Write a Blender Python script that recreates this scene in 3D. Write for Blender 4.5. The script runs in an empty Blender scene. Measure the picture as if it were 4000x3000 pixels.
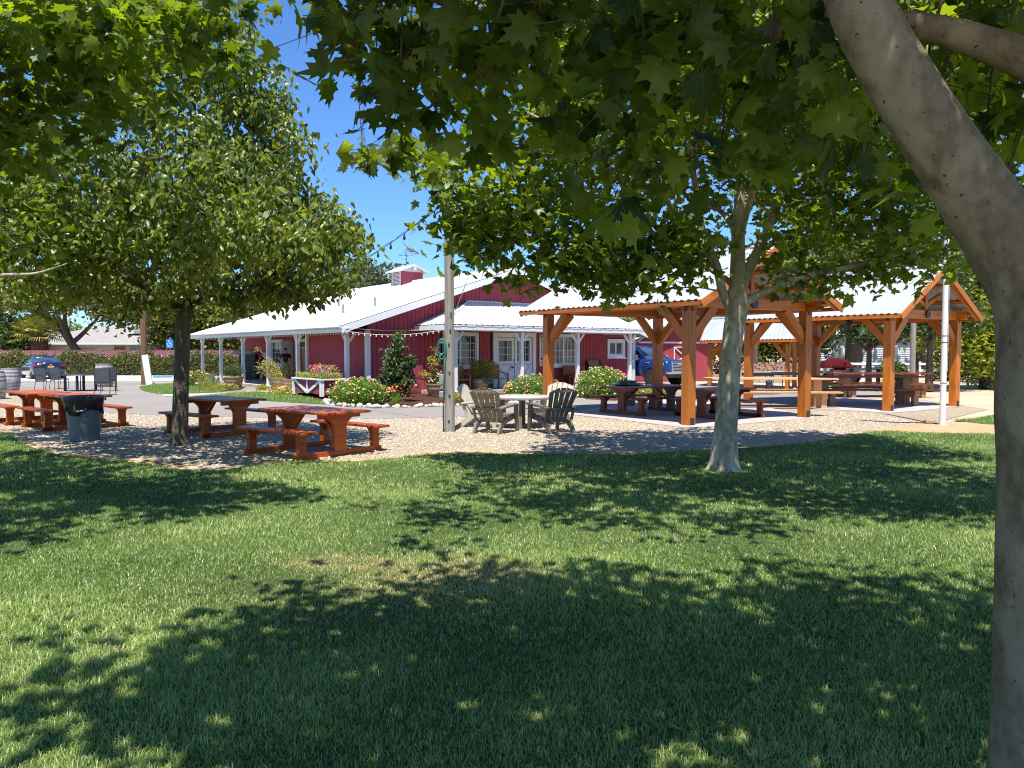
import bpy, math, random
import numpy as np
from mathutils import Vector, Matrix
random.seed(7); RNG = np.random.default_rng(11)
SC = bpy.context.scene; COL = SC.collection
PI = math.pi
# ---------------------------------------------------------------- camera
F_PX, EYE, PITCH = 3005.0, 1.75, math.radians(2.44)
def ray(u, v):
    x = (u-2000)/F_PX; y = (1500-v)/F_PX
    c, s = math.cos(PITCH), math.sin(PITCH)
    return Vector((x, c+y*s, -s+y*c))
def G(u, v, z=0.0):                       # point of the photograph's pixel on a level plane
    d = ray(u, v); t = (z-EYE)/d.z
    return Vector((d.x*t, d.y*t, z))
def AT(u, v, D):                          # point at a given distance
    d = ray(u, v); t = D/d.y
    return Vector((d.x*t, D, EYE+d.z*t))
cam = bpy.data.cameras.new('camera'); camo = bpy.data.objects.new('camera', cam); COL.objects.link(camo)
camo.location = (0, 0, EYE); camo.rotation_euler = (PI/2-PITCH, 0, 0)
cam.sensor_width = 36; cam.lens = F_PX/4000*36; cam.clip_start = 0.05; cam.clip_end = 2000
SC.camera = camo
# ---------------------------------------------------------------- light
SUN_EL, SUN_AZ = math.radians(69), math.radians(185)
W_ = bpy.data.worlds.new('World'); SC.world = W_; W_.use_nodes = True
wn = W_.node_tree.nodes; wl = W_.node_tree.links
sky = wn.new('ShaderNodeTexSky'); sky.sky_type = 'NISHITA'; sky.sun_disc = False
sky.sun_elevation = SUN_EL; sky.sun_rotation = SUN_AZ; sky.air_density = 1.0; sky.dust_density = 0.0; sky.ozone_density = 2.5
bg = wn['Background']; bg.inputs['Strength'].default_value = 0.052
tint = wn.new('ShaderNodeVectorMath'); tint.operation = 'MULTIPLY'; tint.inputs[1].default_value = (1.02, 1.56, 2.28)
wl.new(sky.outputs[0], tint.inputs[0]); wl.new(tint.outputs[0], bg.inputs['Color'])
sl = bpy.data.lights.new('sun', 'SUN'); sl.energy = 5.0; sl.angle = math.radians(0.53); sl.color = (1.0, 0.955, 0.88)
so = bpy.data.objects.new('sun', sl); COL.objects.link(so)
S = Vector((math.sin(SUN_AZ)*math.cos(SUN_EL), math.cos(SUN_AZ)*math.cos(SUN_EL), math.sin(SUN_EL)))
so.rotation_euler = S.to_track_quat('Z', 'Y').to_euler(); so.location = (0, 0, 30)
SC.view_settings.view_transform = 'Standard'; SC.view_settings.look = 'None'; SC.view_settings.exposure = 0.82; SC.view_settings.gamma = 1
cy = SC.cycles
cy.max_bounces = 6; cy.diffuse_bounces = 3; cy.glossy_bounces = 3; cy.transmission_bounces = 4; cy.transparent_max_bounces = 6
cy.caustics_reflective = False; cy.caustics_refractive = False; cy.use_denoising = True
cy.sample_clamp_indirect = 6; cy.pixel_filter_type = 'BLACKMAN_HARRIS'; cy.filter_width = 1.1
# ---------------------------------------------------------------- materials
def newmat(name):
    m = bpy.data.materials.new(name); m.use_nodes = True
    nt = m.node_tree; p = nt.nodes['Principled BSDF']
    return m, nt, p
def N(nt, t, **k):
    n = nt.nodes.new(t)
    for a, b in k.items():
        if a.startswith('i_'): n.inputs[a[2:].replace('_', ' ')].default_value = b
        else: setattr(n, a, b)
    return n
def ramp(nt, stops, fac):
    r = nt.nodes.new('ShaderNodeValToRGB'); e = r.color_ramp.elements
    while len(e) < len(stops): e.new(0.5)
    for el, (p, c) in zip(e, stops): el.position = p; el.color = (*c, 1)
    nt.links.new(fac, r.inputs[0]); return r.outputs[0]
def mixc(nt, a, b, fac, mode='MIX'):
    m = nt.nodes.new('ShaderNodeMix'); m.data_type = 'RGBA'; m.blend_type = mode
    for val, i in ((fac, 0), (a, 6), (b, 7)):
        if isinstance(val, (int, float)): m.inputs[i].default_value = val
        elif isinstance(val, tuple): m.inputs[i].default_value = (*val, 1)
        else: nt.links.new(val, m.inputs[i])
    return m.outputs[2]
def noise(nt, scale, detail=4, rough=.55, coord='Object', map_scale=None, dist=0):
    tc = nt.nodes.new('ShaderNodeTexCoord'); n = nt.nodes.new('ShaderNodeTexNoise')
    n.inputs['Scale'].default_value = scale; n.inputs['Detail'].default_value = detail; n.inputs['Roughness'].default_value = rough
    n.inputs['Distortion'].default_value = dist
    src = tc.outputs[coord]
    if map_scale:
        mp = nt.nodes.new('ShaderNodeMapping'); mp.inputs['Scale'].default_value = map_scale
        nt.links.new(src, mp.inputs[0]); src = mp.outputs[0]
    nt.links.new(src, n.inputs['Vector']); return n.outputs[0]
def bump(nt, p, h, strength=.3, dist=.01):
    b = nt.nodes.new('ShaderNodeBump'); b.inputs['Strength'].default_value = strength; b.inputs['Distance'].default_value = dist
    nt.links.new(h, b.inputs['Height']); nt.links.new(b.outputs[0], p.inputs['Normal'])
def paint(name, c, rough=.5, var=.18, scale=3, bmp=.1, metal=0, spec=.5):
    m, nt, p = newmat(name)
    n = noise(nt, scale, 6)
    d = tuple(x*(1-var) for x in c); l = tuple(min(1, x*(1+var*.6)) for x in c)
    nt.links.new(ramp(nt, [(.3, d), (.7, l)], n), p.inputs['Base Color'])
    p.inputs['Roughness'].default_value = rough; p.inputs['Metallic'].default_value = metal
    p.inputs['Specular IOR Level'].default_value = spec
    if bmp: bump(nt, p, noise(nt, scale*12, 3), bmp, .005)
    return m
def wood(name, dark, light, rough=.5, streak=22, tone=.25, knots=True, spec=.5):
    m, nt, p = newmat(name)
    n1 = noise(nt, 1.0, 5, .6, 'UV', (1.3, streak, 1), .6)
    n2 = noise(nt, 1.0, 3, .5, 'UV', (.9, 2.2, 1))
    c = ramp(nt, [(.25, dark), (.75, light)], n1)
    at = nt.nodes.new('ShaderNodeAttribute'); at.attribute_name = 'rnd'
    mr = N(nt, 'ShaderNodeMapRange'); mr.inputs[3].default_value = 1-tone; mr.inputs[4].default_value = 1+tone*.6
    nt.links.new(at.outputs['Fac'], mr.inputs[0])
    vm = nt.nodes.new('ShaderNodeVectorMath'); vm.operation = 'SCALE'; nt.links.new(c, vm.inputs[0]); nt.links.new(mr.outputs[0], vm.inputs['Scale'])
    c = mixc(nt, vm.outputs[0], tuple(x*.45 for x in dark), ramp(nt, [(.62, (0, 0, 0)), (.8, (1, 1, 1))], n2))
    nt.links.new(c, p.inputs['Base Color']); p.inputs['Roughness'].default_value = rough
    p.inputs['Specular IOR Level'].default_value = spec
    bump(nt, p, n1, .35, .004); return m
def leafmat(name, c_dark, c_light, c_rare=None, trans=.35, tcol=None, rough=.4, spec=.5, veins=False):
    m, nt, p = newmat(name)
    at = nt.nodes.new('ShaderNodeAttribute'); at.attribute_name = 'rnd'
    st = [(0, c_dark), (.8, c_light)]
    if c_rare: st += [(.955, c_light), (.975, c_rare)]
    c = ramp(nt, st, at.outputs['Fac'])
    if veins:
        la = nt.nodes.new('ShaderNodeAttribute'); la.attribute_name = 'luv'; sx = nt.nodes.new('ShaderNodeSeparateXYZ'); nt.links.new(la.outputs['Vector'], sx.inputs[0])
        def mth(op, a, b=None):
            q = nt.nodes.new('ShaderNodeMath'); q.operation = op
            for i, v in enumerate((a, b)):
                if v is None: continue
                if isinstance(v, (int, float)): q.inputs[i].default_value = v
                else: nt.links.new(v, q.inputs[i])
            return q.outputs[0]
        ang = mth('ARCTAN2', sx.outputs[0], sx.outputs[1]); rad = mth('SQRT', mth('ADD', mth('MULTIPLY', sx.outputs[0], sx.outputs[0]), mth('MULTIPLY', sx.outputs[1], sx.outputs[1])))
        d1 = mth('MULTIPLY', mth('ABSOLUTE', mth('SINE', mth('MULTIPLY', ang, PI/.66))), rad)
        d2 = mth('ABSOLUTE', mth('SINE', mth('ADD', mth('MULTIPLY', rad, 28), mth('MULTIPLY', d1, 22))))
        mk = mth('MAXIMUM', ramp(nt, [(0, (1, 1, 1)), (.035, (0, 0, 0))], d1), mth('MULTIPLY', ramp(nt, [(0, (1, 1, 1)), (.16, (0, 0, 0))], d2), .35))
        c = mixc(nt, c, (.20, .25, .08), mth('MULTIPLY', mk, .55))
        blot = ramp(nt, [(.3, (.75, .78, .7)), (.7, (1.15, 1.1, 1.1))], noise(nt, 14, 3)); c = mixc(nt, c, blot, 1.0, 'MULTIPLY')
        bump(nt, p, mk, .5, .004)
    nt.links.new(c, p.inputs['Base Color']); p.inputs['Roughness'].default_value = rough
    p.inputs['Specular IOR Level'].default_value = spec
    tr = nt.nodes.new('ShaderNodeBsdfTranslucent')
    tc = mixc(nt, c, tcol or (3.0, 2.6, .8), 1.0, 'MULTIPLY'); nt.links.new(tc, tr.inputs[0])
    mx = nt.nodes.new('ShaderNodeMixShader'); mx.inputs[0].default_value = trans
    nt.links.new(p.outputs[0], mx.inputs[1]); nt.links.new(tr.outputs[0], mx.inputs[2])
    nt.links.new(mx.outputs[0], nt.nodes['Material Output'].inputs[0]); return m
def glass(name, c=(.02, .025, .03), rough=.05):
    m, nt, p = newmat(name)
    n = noise(nt, 1.3, 3)
    nt.links.new(ramp(nt, [(.35, c), (.7, tuple(x*2.5 for x in c))], n), p.inputs['Base Color'])
    p.inputs['Roughness'].default_value = rough; p.inputs['Specular IOR Level'].default_value = .8
    return m
M = {}
M['red'] = paint('barn red siding', (.36, .058, .078), .7, .14, 1.2, .15, spec=.25)
M['maroon'] = paint('maroon paint', (.20, .032, .045), .65, .2, 2)
M['white'] = paint('white paint', (.78, .78, .76), .55, .08, 1.5, .1)
M['roofwhite'] = paint('white roof metal', (.60, .60, .60), .5, .10, .6, .05, spec=.3)
M['roofpav'] = paint('pale corrugated metal', (.44, .46, .48), .42, .10, 1, .05, metal=.2)
M['trimgrey'] = paint('grey painted trim', (.55, .57, .60), .5, .1)
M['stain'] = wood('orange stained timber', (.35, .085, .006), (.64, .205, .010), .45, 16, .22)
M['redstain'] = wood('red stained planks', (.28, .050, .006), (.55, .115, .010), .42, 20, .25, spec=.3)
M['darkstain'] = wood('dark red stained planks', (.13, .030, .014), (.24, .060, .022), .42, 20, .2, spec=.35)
M['palewood'] = wood('pale natural wood', (.50, .26, .11), (.72, .42, .20), .55, 18, .12)
M['brownwood'] = wood('brown natural wood', (.25, .13, .06), (.42, .24, .11), .6, 18, .2)
M['greywood'] = wood('weathered grey wood', (.17, .155, .13), (.37, .35, .31), .85, 26, .12, spec=.2)
M['polewood'] = wood('brown pole wood', (.13, .07, .04), (.24, .14, .08), .85, 26, .12, spec=.2)
M['barrelgrey'] = wood('weathered barrel oak', (.19, .18, .17), (.42, .40, .38), .8, 14, .35, spec=.2)
M['barrelgold'] = wood('honey barrel oak', (.38, .20, .06), (.62, .38, .14), .6, 14, .25)
M['iron'] = paint('black iron', (.02, .02, .023), .45, .2, 5, .1)
M['steel'] = paint('grey steel band', (.20, .20, .21), .5, .2, 5, .1, metal=.6)
M['chrome'] = paint('chrome', (.72, .73, .75), .35, .05, 5, 0, metal=.6)
M['concrete'] = paint('concrete', (.46, .42, .37), .9, .14, 1.5, .25, spec=.2)
M['paver'] = paint('reddish concrete slab', (.44, .37, .34), .85, .12, 1.1, .2, spec=.2)
M['glass'] = glass('dark window glass')
M['curtainglass'] = glass('curtained window glass', (.10, .11, .11))
M['tan'] = paint('tan plastic', (.50, .44, .35), .5, .08, 3, .04)
M['taupe'] = paint('taupe plastic', (.19, .16, .12), .5, .1, 3, .04)
M['greigeshade'] = paint('grey brown plastic', (.11, .10, .085), .5, .1, 3, .04)  # shade on the front right chair is put into this darkened colour
M['sling'] = paint('dark sling mesh', (.09, .095, .105), .7, .15, 8, .2)
M['canblue'] = paint('grey blue plastic bin', (.10, .135, .17), .5, .12, 3, .05)
M['bag'] = paint('black bin liner', (.012, .013, .016), .28, .3, 9, .5)
M['navy'] = paint('navy car paint', (.006, .011, .035), .18, .05, 1, 0); M['navy'].node_tree.nodes['Principled BSDF'].inputs['Coat Weight'].default_value = .8
M['blue'] = paint('blue truck paint', (.006, .030, .14), .18, .05, 1, 0); M['blue'].node_tree.nodes['Principled BSDF'].inputs['Coat Weight'].default_value = .8
M['carglass'] = glass('car glass', (.02, .035, .06), .04)
M['rubber'] = paint('tyre rubber', (.025, .025, .026), .8, .2, 9, .1)
M['blackplastic'] = paint('black plastic', (.02, .02, .022), .5, .2, 9, .1)
M['redlight'] = paint('red lamp lens', (.45, .01, .015), .15, .05, 4, 0)
M['lamp'] = paint('clear lamp lens', (.65, .68, .72), .12, .15, 12, 0)
M['plate'] = paint('orange number plate', (.75, .33, .03), .4, .15, 12, 0)
M['signblue'] = paint('blue sign face', (.03, .22, .62), .4, .05, 4, 0)
M['hose'] = paint('green hose', (.03, .17, .13), .4, .15, 9, .05)
M['tin'] = paint('grey electrical box', (.30, .31, .32), .5, .12, 5, .05, metal=.3)
M['stucco'] = paint('white stucco', (.66, .65, .62), .85, .06, 2, .2, spec=.2)
M['shingle'] = paint('grey shingle roof', (.30, .28, .27), .9, .25, 6, .5, spec=.1)
M['skin'] = paint('skin', (.45, .25, .17), .5, .08, 8, .05)
M['blackcloth'] = paint('black cloth', (.012, .012, .015), .85, .2, 8, .3)
M['greycloth'] = paint('grey cloth', (.33, .32, .33), .85, .2, 8, .3)
M['hair'] = paint('dark hair', (.02, .013, .01), .6, .2, 20, .3)
M['stone'] = paint('white river stone', (.44, .41, .35), .75, .2, 4, .3)
M['soil'] = paint('dark soil', (.06, .035, .02), .95, .3, 12, .6, spec=.1)
M['cover'] = paint('maroon vinyl cover', (.075, .010, .012), .9, .2, 5, .3, spec=.05)
M['orange'] = paint('faded orange plastic', (.62, .20, .10), .6, .15, 5, .1)
M['bluebin'] = paint('faded blue plastic', (.22, .30, .34), .6, .12, 3, .05)
M['sage'] = paint('olive painted board', (.20, .17, .05), .7, .2, 3, .1)
M['bulb'] = paint('frosted bulb', (.80, .78, .72), .2, .05, 9, 0)
M['whitesiding'] = paint('white lap siding', (.74, .76, .80), .6, .05, 2, .05)
# bark
def bark(name, c1, c2, c3, scale, patch, stretch, bs=.6, bd=.02):
    m, nt, p = newmat(name)
    n1 = noise(nt, scale, 6, .6, 'Object', (1, 1, stretch)); n2 = noise(nt, patch, 3, .5, 'Object', (1, 1, .55), .4)
    c = ramp(nt, [(.3, c1), (.7, c2)], n1)
    c = mixc(nt, c, c3, ramp(nt, [(.46, (0, 0, 0)), (.62, (.8, .8, .8))], n2))
    c = mixc(nt, c, tuple(x*.35 for x in c1), ramp(nt, [(.66, (0, 0, 0)), (.74, (.9, .9, .9))], noise(nt, scale*2.2, 2)))
    nt.links.new(c, p.inputs['Base Color']); p.inputs['Roughness'].default_value = .85; p.inputs['Specular IOR Level'].default_value = .2
    hm = nt.nodes.new('ShaderNodeMath'); hm.operation = 'MULTIPLY_ADD'; nt.links.new(n1, hm.inputs[0]); hm.inputs[1].default_value = .5; nt.links.new(noise(nt, patch*1.4, 4, .6, 'Object', (1, 1, .7), .6), hm.inputs[2])
    bump(nt, p, hm.outputs[0], bs, bd*2.5); return m
M['sycbark'] = bark('sycamore bark', (.25, .20, .135), (.44, .37, .26), (.56, .50, .38), 16, 9, .5, .5, .012)
M['nearbark'] = bark('brown mottled sycamore bark', (.125, .092, .055), (.25, .195, .125), (.32, .26, .175), 26, 7, .8, .5, .006)
M['roughbark'] = bark('rough bark', (.05, .04, .03), (.17, .14, .10), (.13, .105, .08), 20, 6, .22, 1, .03)
M['palmbark'] = bark('palm bark', (.10, .04, .025), (.24, .10, .06), (.20, .12, .08), 10, 6, 1, 1, .05)
# leaves
M['syc'] = leafmat('sycamore leaves', (.022, .050, .010), (.165, .225, .030), (.20, .12, .05), .38, (2.9, 2.7, .45), .42, .4)
M['sycnear'] = leafmat('large sycamore leaves', (.016, .040, .009), (.145, .200, .026), (.20, .12, .05), .44, (3.2, 2.9, .35), .5, .35, True)
M['pear'] = leafmat('pointed green leaves', (.028, .060, .014), (.185, .240, .046), (.20, .16, .03), .34, None, .36)
M['oak'] = leafmat('grey green oak leaves', (.045, .065, .035), (.10, .13, .07), None, .2)
M['bgdark'] = leafmat('dark green leaves', (.030, .060, .020), (.07, .12, .035), None, .25)
M['bgmid'] = leafmat('olive green leaves', (.060, .085, .020), (.16, .19, .045), None, .3)
M['bgyellow'] = leafmat('yellow green leaves', (.10, .15, .022), (.30, .35, .055), (.45, .38, .05), .35)
M['hedge'] = leafmat('hedge leaves', (.050, .060, .020), (.15, .16, .045), None, .2)
M['lant'] = leafmat('lantana leaves', (.06, .13, .02), (.17, .28, .05), None, .3)
M['redshrub'] = leafmat('glossy shrub leaves', (.03, .055, .018), (.08, .13, .035), (.22, .06, .03), .25)
M['grassy'] = leafmat('ornamental blades', (.14, .17, .05), (.30, .33, .12), None, .3)
M['agave'] = leafmat('blue grey blades', (.09, .14, .12), (.22, .29, .25), None, .15)
M['palm'] = leafmat('palm fronds', (.16, .20, .04), (.42, .44, .12), None, .3)
M['olive'] = leafmat('yellow olive leaves', (.16, .16, .03), (.36, .34, .08), None, .3)
M['grass'] = None; M['twig'] = paint('green brown twig bark', (.10, .085, .04), .8, .2, 8, .1)
for k, c in (('fy', (.85, .60, .12)), ('fp', (.82, .40, .30)), ('fr', (.75, .02, .02)), ('fv', (.55, .10, .60)), ('fo', (.70, .20, .06)), ('fw', (.75, .70, .55))):
    M[k] = paint('petals '+k, c, .6, .15, 30, 0)
# ---------------------------------------------------------------- mesh helper
WM = {}
def world_of(o):
    return WM.get(o.name, Matrix.Identity(4)) if o else Matrix.Identity(4)
def tag(o, label=None, cat=None, group=None, kind=None):
    if label: o['label'] = label
    if cat: o['category'] = cat
    if group: o['group'] = group
    if kind: o['kind'] = kind
    return o
def thing(name, label, cat, loc=(0, 0, 0), rz=0, group=None):
    o = bpy.data.objects.new(name, None); COL.objects.link(o); o.empty_display_size = .2
    o.location = loc; o.rotation_euler = (0, 0, rz)
    WM[o.name] = Matrix.Translation(Vector(loc)) @ Matrix.Rotation(rz, 4, 'Z')
    return tag(o, label, cat, group)
class MB:
    def __init__(s): s.v = []; s.f = []; s.uv = []; s.r = []
    def add(s, vs, fs, uvs=None, r=None):
        b = len(s.v); s.v += [tuple(x) for x in vs]
        if r is None: r = random.random()
        for i, f in enumerate(fs):
            s.f.append(tuple(b+k for k in f)); s.r.append(r)
            s.uv.append(uvs[i] if uvs else [(vs[k][0]+vs[k][1], vs[k][2]) for k in f])
    def beam(s, p0, p1, w, h, up=(0, 0, 1), taper=1.0):
        p0 = Vector(p0); p1 = Vector(p1); d = (p1-p0); L = d.length
        if L < 1e-6: return
        d.normalize(); up = Vector(up)
        if abs(d.dot(up)) > .99: up = Vector((0, 1, 0)) if abs(d.y) < .9 else Vector((1, 0, 0))
        x = d.cross(up).normalized(); z = x.cross(d).normalized()
        vs = []
        for p, k in ((p0, 1), (p1, taper)):
            for a, b in ((-1, -1), (1, -1), (1, 1), (-1, 1)): vs.append(p+x*a*w/2*k+z*b*h/2*k)
        o = random.random()*20; o2 = random.random()*7
        fs = [(0, 1, 5, 4), (1, 2, 6, 5), (2, 3, 7, 6), (3, 0, 4, 7), (3, 2, 1, 0), (4, 5, 6, 7)]
        uv = []
        for ww in (w, h, w, h): uv.append([(o, o2), (o, o2+ww), (o+L, o2+ww), (o+L, o2)])
        e = [(o, o2), (o+.05, o2), (o+.05, o2+.1), (o, o2+.1)]; uv += [e, e]
        s.add(vs, fs, uv)
    def box(s, c, size, rz=0):
        c = Vector(c); sx, sy, sz = size; R = Matrix.Rotation(rz, 3, 'Z')
        if sx >= sy and sx >= sz: a, w, h, up = Vector((sx/2, 0, 0)), sy, sz, Vector((0, 0, 1))
        elif sy >= sz: a, w, h, up = Vector((0, sy/2, 0)), sx, sz, Vector((0, 0, 1))
        else: a, w, h, up = Vector((0, 0, sz/2)), sx, sy, Vector((0, 1, 0))
        s.beam(c-R@a, c+R@a, w, h, R@up)
    def prism(s, poly, off):             # poly: 3-D points of a planar outline, off: extrusion vector
        poly = [Vector(p) for p in poly]; off = Vector(off); n = len(poly)
        vs = poly+[p+off for p in poly]; fs = [tuple(range(n-1, -1, -1)), tuple(range(n, 2*n))]
        e1 = (poly[1]-poly[0]).normalized(); nn = off.normalized(); e2 = nn.cross(e1)
        o = random.random()*9
        f2 = lambda p: (p.dot(e1)+o, p.dot(e2))
        uv = [[f2(vs[k]) for k in f] for f in fs]
        per = 0
        for i in range(n):
            j = (i+1) % n; L = (poly[j]-poly[i]).length
            fs.append((i, j, n+j, n+i)); uv.append([(per+o, 0), (per+L+o, 0), (per+L+o, off.length), (per+o, off.length)]); per += L
        s.add(vs, fs, uv)
    def tube(s, pts, rad, n=8, cap=True, r=None):
        pts = [Vector(p) for p in pts]
        if isinstance(rad, (int, float)): rad = [rad]*len(pts)
        vs, fs, uv = [], [], []; X = None; L = 0; o = random.random()*9; Ls = []
        for i, p in enumerate(pts):
            d = (pts[min(i+1, len(pts)-1)]-pts[max(i-1, 0)])
            d = d.normalized() if d.length > 1e-9 else Vector((0, 0, 1))
            if X is None:
                X = d.cross(Vector((0, 0, 1)))
                if X.length < .05: X = d.cross(Vector((0, 1, 0)))
            else: X = X-d*X.dot(d)
            X.normalize(); Y = d.cross(X)
            if i: L += (p-pts[i-1]).length
            Ls.append(L)
            for k in range(n):
                a = 2*PI*k/n; vs.append(p+(X*math.cos(a)+Y*math.sin(a))*rad[i])
        for i in range(len(pts)-1):
            for k in range(n):
                k2 = (k+1) % n; fs.append((i*n+k, i*n+k2, (i+1)*n+k2, (i+1)*n+k))
                w = 2*PI*max(rad[i], .01)
                uv.append([(Ls[i]+o, w*k/n), (Ls[i]+o, w*(k+1)/n), (Ls[i+1]+o, w*(k+1)/n), (Ls[i+1]+o, w*k/n)])
        if cap:
            fs.append(tuple(range(n-1, -1, -1))); fs.append(tuple((len(pts)-1)*n+k for k in range(n)))
            uv += [[(o, 0)]*n, [(o, 0)]*n]
        s.add(vs, fs, uv, r)
    def lathe(s, prof, c=(0, 0, 0), n=24, axis=None):
        c = Vector(c); R = axis.to_track_quat('Z', 'Y').to_matrix() if axis is not None else Matrix.Identity(3)
        vs, fs, uv = [], [], []
        for r, z in prof:
            for k in range(n):
                a = 2*PI*k/n; vs.append(c+R@Vector((r*math.cos(a), r*math.sin(a), z)))
        for i in range(len(prof)-1):
            for k in range(n):
                k2 = (k+1) % n; fs.append((i*n+k, i*n+k2, (i+1)*n+k2, (i+1)*n+k))
                q = k/n*2*PI*.35; q2 = (k+1)/n*2*PI*.35
                uv.append([(prof[i][1], q), (prof[i][1], q2), (prof[i+1][1], q2), (prof[i+1][1], q)])
        if prof[0][0] > 1e-5: fs.append(tuple(range(n-1, -1, -1))); uv.append([(vs[k][0], vs[k][1]) for k in fs[-1]])
        if prof[-1][0] > 1e-5: fs.append(tuple((len(prof)-1)*n+k for k in range(n))); uv.append([(vs[k][0], vs[k][1]) for k in fs[-1]])
        s.add(vs, fs, uv)
    def loft(s, secs):
        n = len(secs[0]); vs = [Vector(p) for q in secs for p in q]; fs = []
        for i in range(len(secs)-1):
            for k in range(n):
                k2 = (k+1) % n; fs.append((i*n+k, i*n+k2, (i+1)*n+k2, (i+1)*n+k))
        fs.append(tuple(range(n-1, -1, -1))); fs.append(tuple((len(secs)-1)*n+k for k in range(n)))
        s.add(vs, fs)
    def grid(s, P00, P10, P01, P11, nx, ny, fn=None):
        P00, P10, P01, P11 = map(Vector, (P00, P10, P01, P11)); vs = []; fs = []
        for j in range(ny+1):
            for i in range(nx+1):
                a, b = i/nx, j/ny; p = P00*(1-a)*(1-b)+P10*a*(1-b)+P01*(1-a)*b+P11*a*b
                vs.append(fn(p, a, b) if fn else p)
        for j in range(ny):
            for i in range(nx): q = j*(nx+1)+i; fs.append((q, q+1, q+nx+2, q+nx+1))
        s.add(vs, fs)
    def build(s, name, mat, parent=None, local=False, smooth=False, bevel=0, label=None):
        me = bpy.data.meshes.new(name)
        vs = s.v
        if parent is not None and not local:
            Mi = world_of(parent).inverted(); vs = [tuple(Mi@Vector(p)) for p in vs]
        me.from_pydata(vs, [], s.f)
        uvl = me.uv_layers.new(name='UVMap'); flat = [c for f in s.uv for p in f for c in p]
        uvl.data.foreach_set('uv', flat)
        at = me.attributes.new('rnd', 'FLOAT', 'FACE'); at.data.foreach_set('value', s.r)
        me.materials.append(mat)
        if smooth: me.polygons.foreach_set('use_smooth', [True]*len(me.polygons))
        me.update()
        o = bpy.data.objects.new(name, me); COL.objects.link(o)
        if smooth and smooth != 'all':
            me.set_sharp_from_angle(angle=math.radians(40))
        if parent is not None: o.parent = parent; WM[o.name] = world_of(parent)
        if bevel:
            b = o.modifiers.new('bevel', 'BEVEL'); b.width = bevel; b.segments = 2; b.limit_method = 'ANGLE'
        if label: o['label'] = label
        return o
KIDS = {}
def kids(o): return [c for c in bpy.data.objects if c.parent == o]
def copy_tree(o, loc=None, rz=None, label=None, group=None, scale=None):
    def rec(src, par):
        c = src.copy(); COL.objects.link(c); c.parent = par
        for k in kids(src): rec(k, c)
        return c
    src_kids = kids(o)
    c = o.copy(); COL.objects.link(c)
    for k in src_kids: rec(k, c)
    if loc is not None: c.location = loc
    if rz is not None: c.rotation_euler = (0, 0, rz)
    if scale is not None: c.scale = (scale,)*3 if isinstance(scale, (int, float)) else scale
    if label: c['label'] = label
    if group: c['group'] = group
    WM[c.name] = Matrix.Translation(c.location) @ Matrix.Rotation(c.rotation_euler.z, 4, 'Z')
    return c
def place(o, loc, rz, label=None):
    o.location = loc; o.rotation_euler = (0, 0, rz); WM[o.name] = Matrix.Translation(Vector(loc)) @ Matrix.Rotation(rz, 4, 'Z')
    if label: o['label'] = label
def text_mesh(name, txt, size, mat, parent, origin, xdir, updir, depth=.004, align='CENTER'):
    cu = bpy.data.curves.new(name, 'FONT'); cu.body = txt; cu.size = size; cu.extrude = depth; cu.align_x = align; cu.align_y = 'CENTER'
    cu.offset = size*.01; to = bpy.data.objects.new(name+'_tmp', cu); COL.objects.link(to)
    dg = bpy.context.evaluated_depsgraph_get(); me = bpy.data.meshes.new_from_object(to.evaluated_get(dg))
    bpy.data.objects.remove(to)
    X = Vector(xdir).normalized(); Y = Vector(updir).normalized(); Z = X.cross(Y)
    Mt = Matrix.Translation(Vector(origin)) @ Matrix((X, Y, Z)).transposed().to_4x4()
    if parent is not None: Mt = world_of(parent).inverted() @ Mt
    me.transform(Mt); me.materials.clear(); me.materials.append(mat); me.name = name
    o = bpy.data.objects.new(name, me); COL.objects.link(o)
    if parent is not None: o.parent = parent; WM[o.name] = world_of(parent)
    return o
# ---------------------------------------------------------------- numpy meshes (leaves, blades, pebbles)
def np_mesh(name, V, T, rnd, mat, parent=None, smooth=False, extra=None, luv=None):
    me = bpy.data.meshes.new(name); V = np.asarray(V, np.float32)
    if parent is not None:
        Mi = np.array(world_of(parent).inverted(), np.float32); V = V@Mi[:3, :3].T+Mi[:3, 3]
    me.vertices.add(len(V)); me.vertices.foreach_set('co', V.ravel())
    T = np.asarray(T, np.int32); me.loops.add(T.size); me.loops.foreach_set('vertex_index', T.ravel())
    me.polygons.add(len(T)); me.polygons.foreach_set('loop_start', np.arange(0, T.size, 3, dtype=np.int32))
    me.polygons.foreach_set('loop_total', np.full(len(T), 3, np.int32))
    if smooth: me.polygons.foreach_set('use_smooth', np.ones(len(T), bool))
    at = me.attributes.new('rnd', 'FLOAT', 'POINT'); at.data.foreach_set('value', np.asarray(rnd, np.float32))
    if extra is not None:
        a2 = me.attributes.new('dry', 'FLOAT', 'POINT'); a2.data.foreach_set('value', np.asarray(extra, np.float32))
    if luv is not None:
        a3 = me.attributes.new('luv', 'FLOAT_VECTOR', 'POINT'); a3.data.foreach_set('vector', np.asarray(luv, np.float32).ravel())
    me.materials.append(mat); me.update(calc_edges=True); me.validate()
    o = bpy.data.objects.new(name, me); COL.objects.link(o)
    if parent is not None: o.parent = parent; WM[o.name] = world_of(parent)
    return o
def tmpl(half, cy, lift, fold=.06):
    pts = list(half)+[(-x, y) for x, y in reversed(half[1:-1])]
    V = [(0, cy, lift)]+[(x, y, -abs(x)*fold*2-(y-cy)**2*.25) for x, y in pts]; n = len(pts)
    return np.array(V), np.array([(0, 1+i, 1+(i+1) % n) for i in range(n)])
T_SYC = tmpl([(0, 0), (.12, -.10), (.36, -.10), (.29, .06), (.56, .12), (.42, .24), (.56, .46), (.30, .42), (.20, .50), (.27, .72), (.10, .70), (0, 1.05)], .32, .05)
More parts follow.
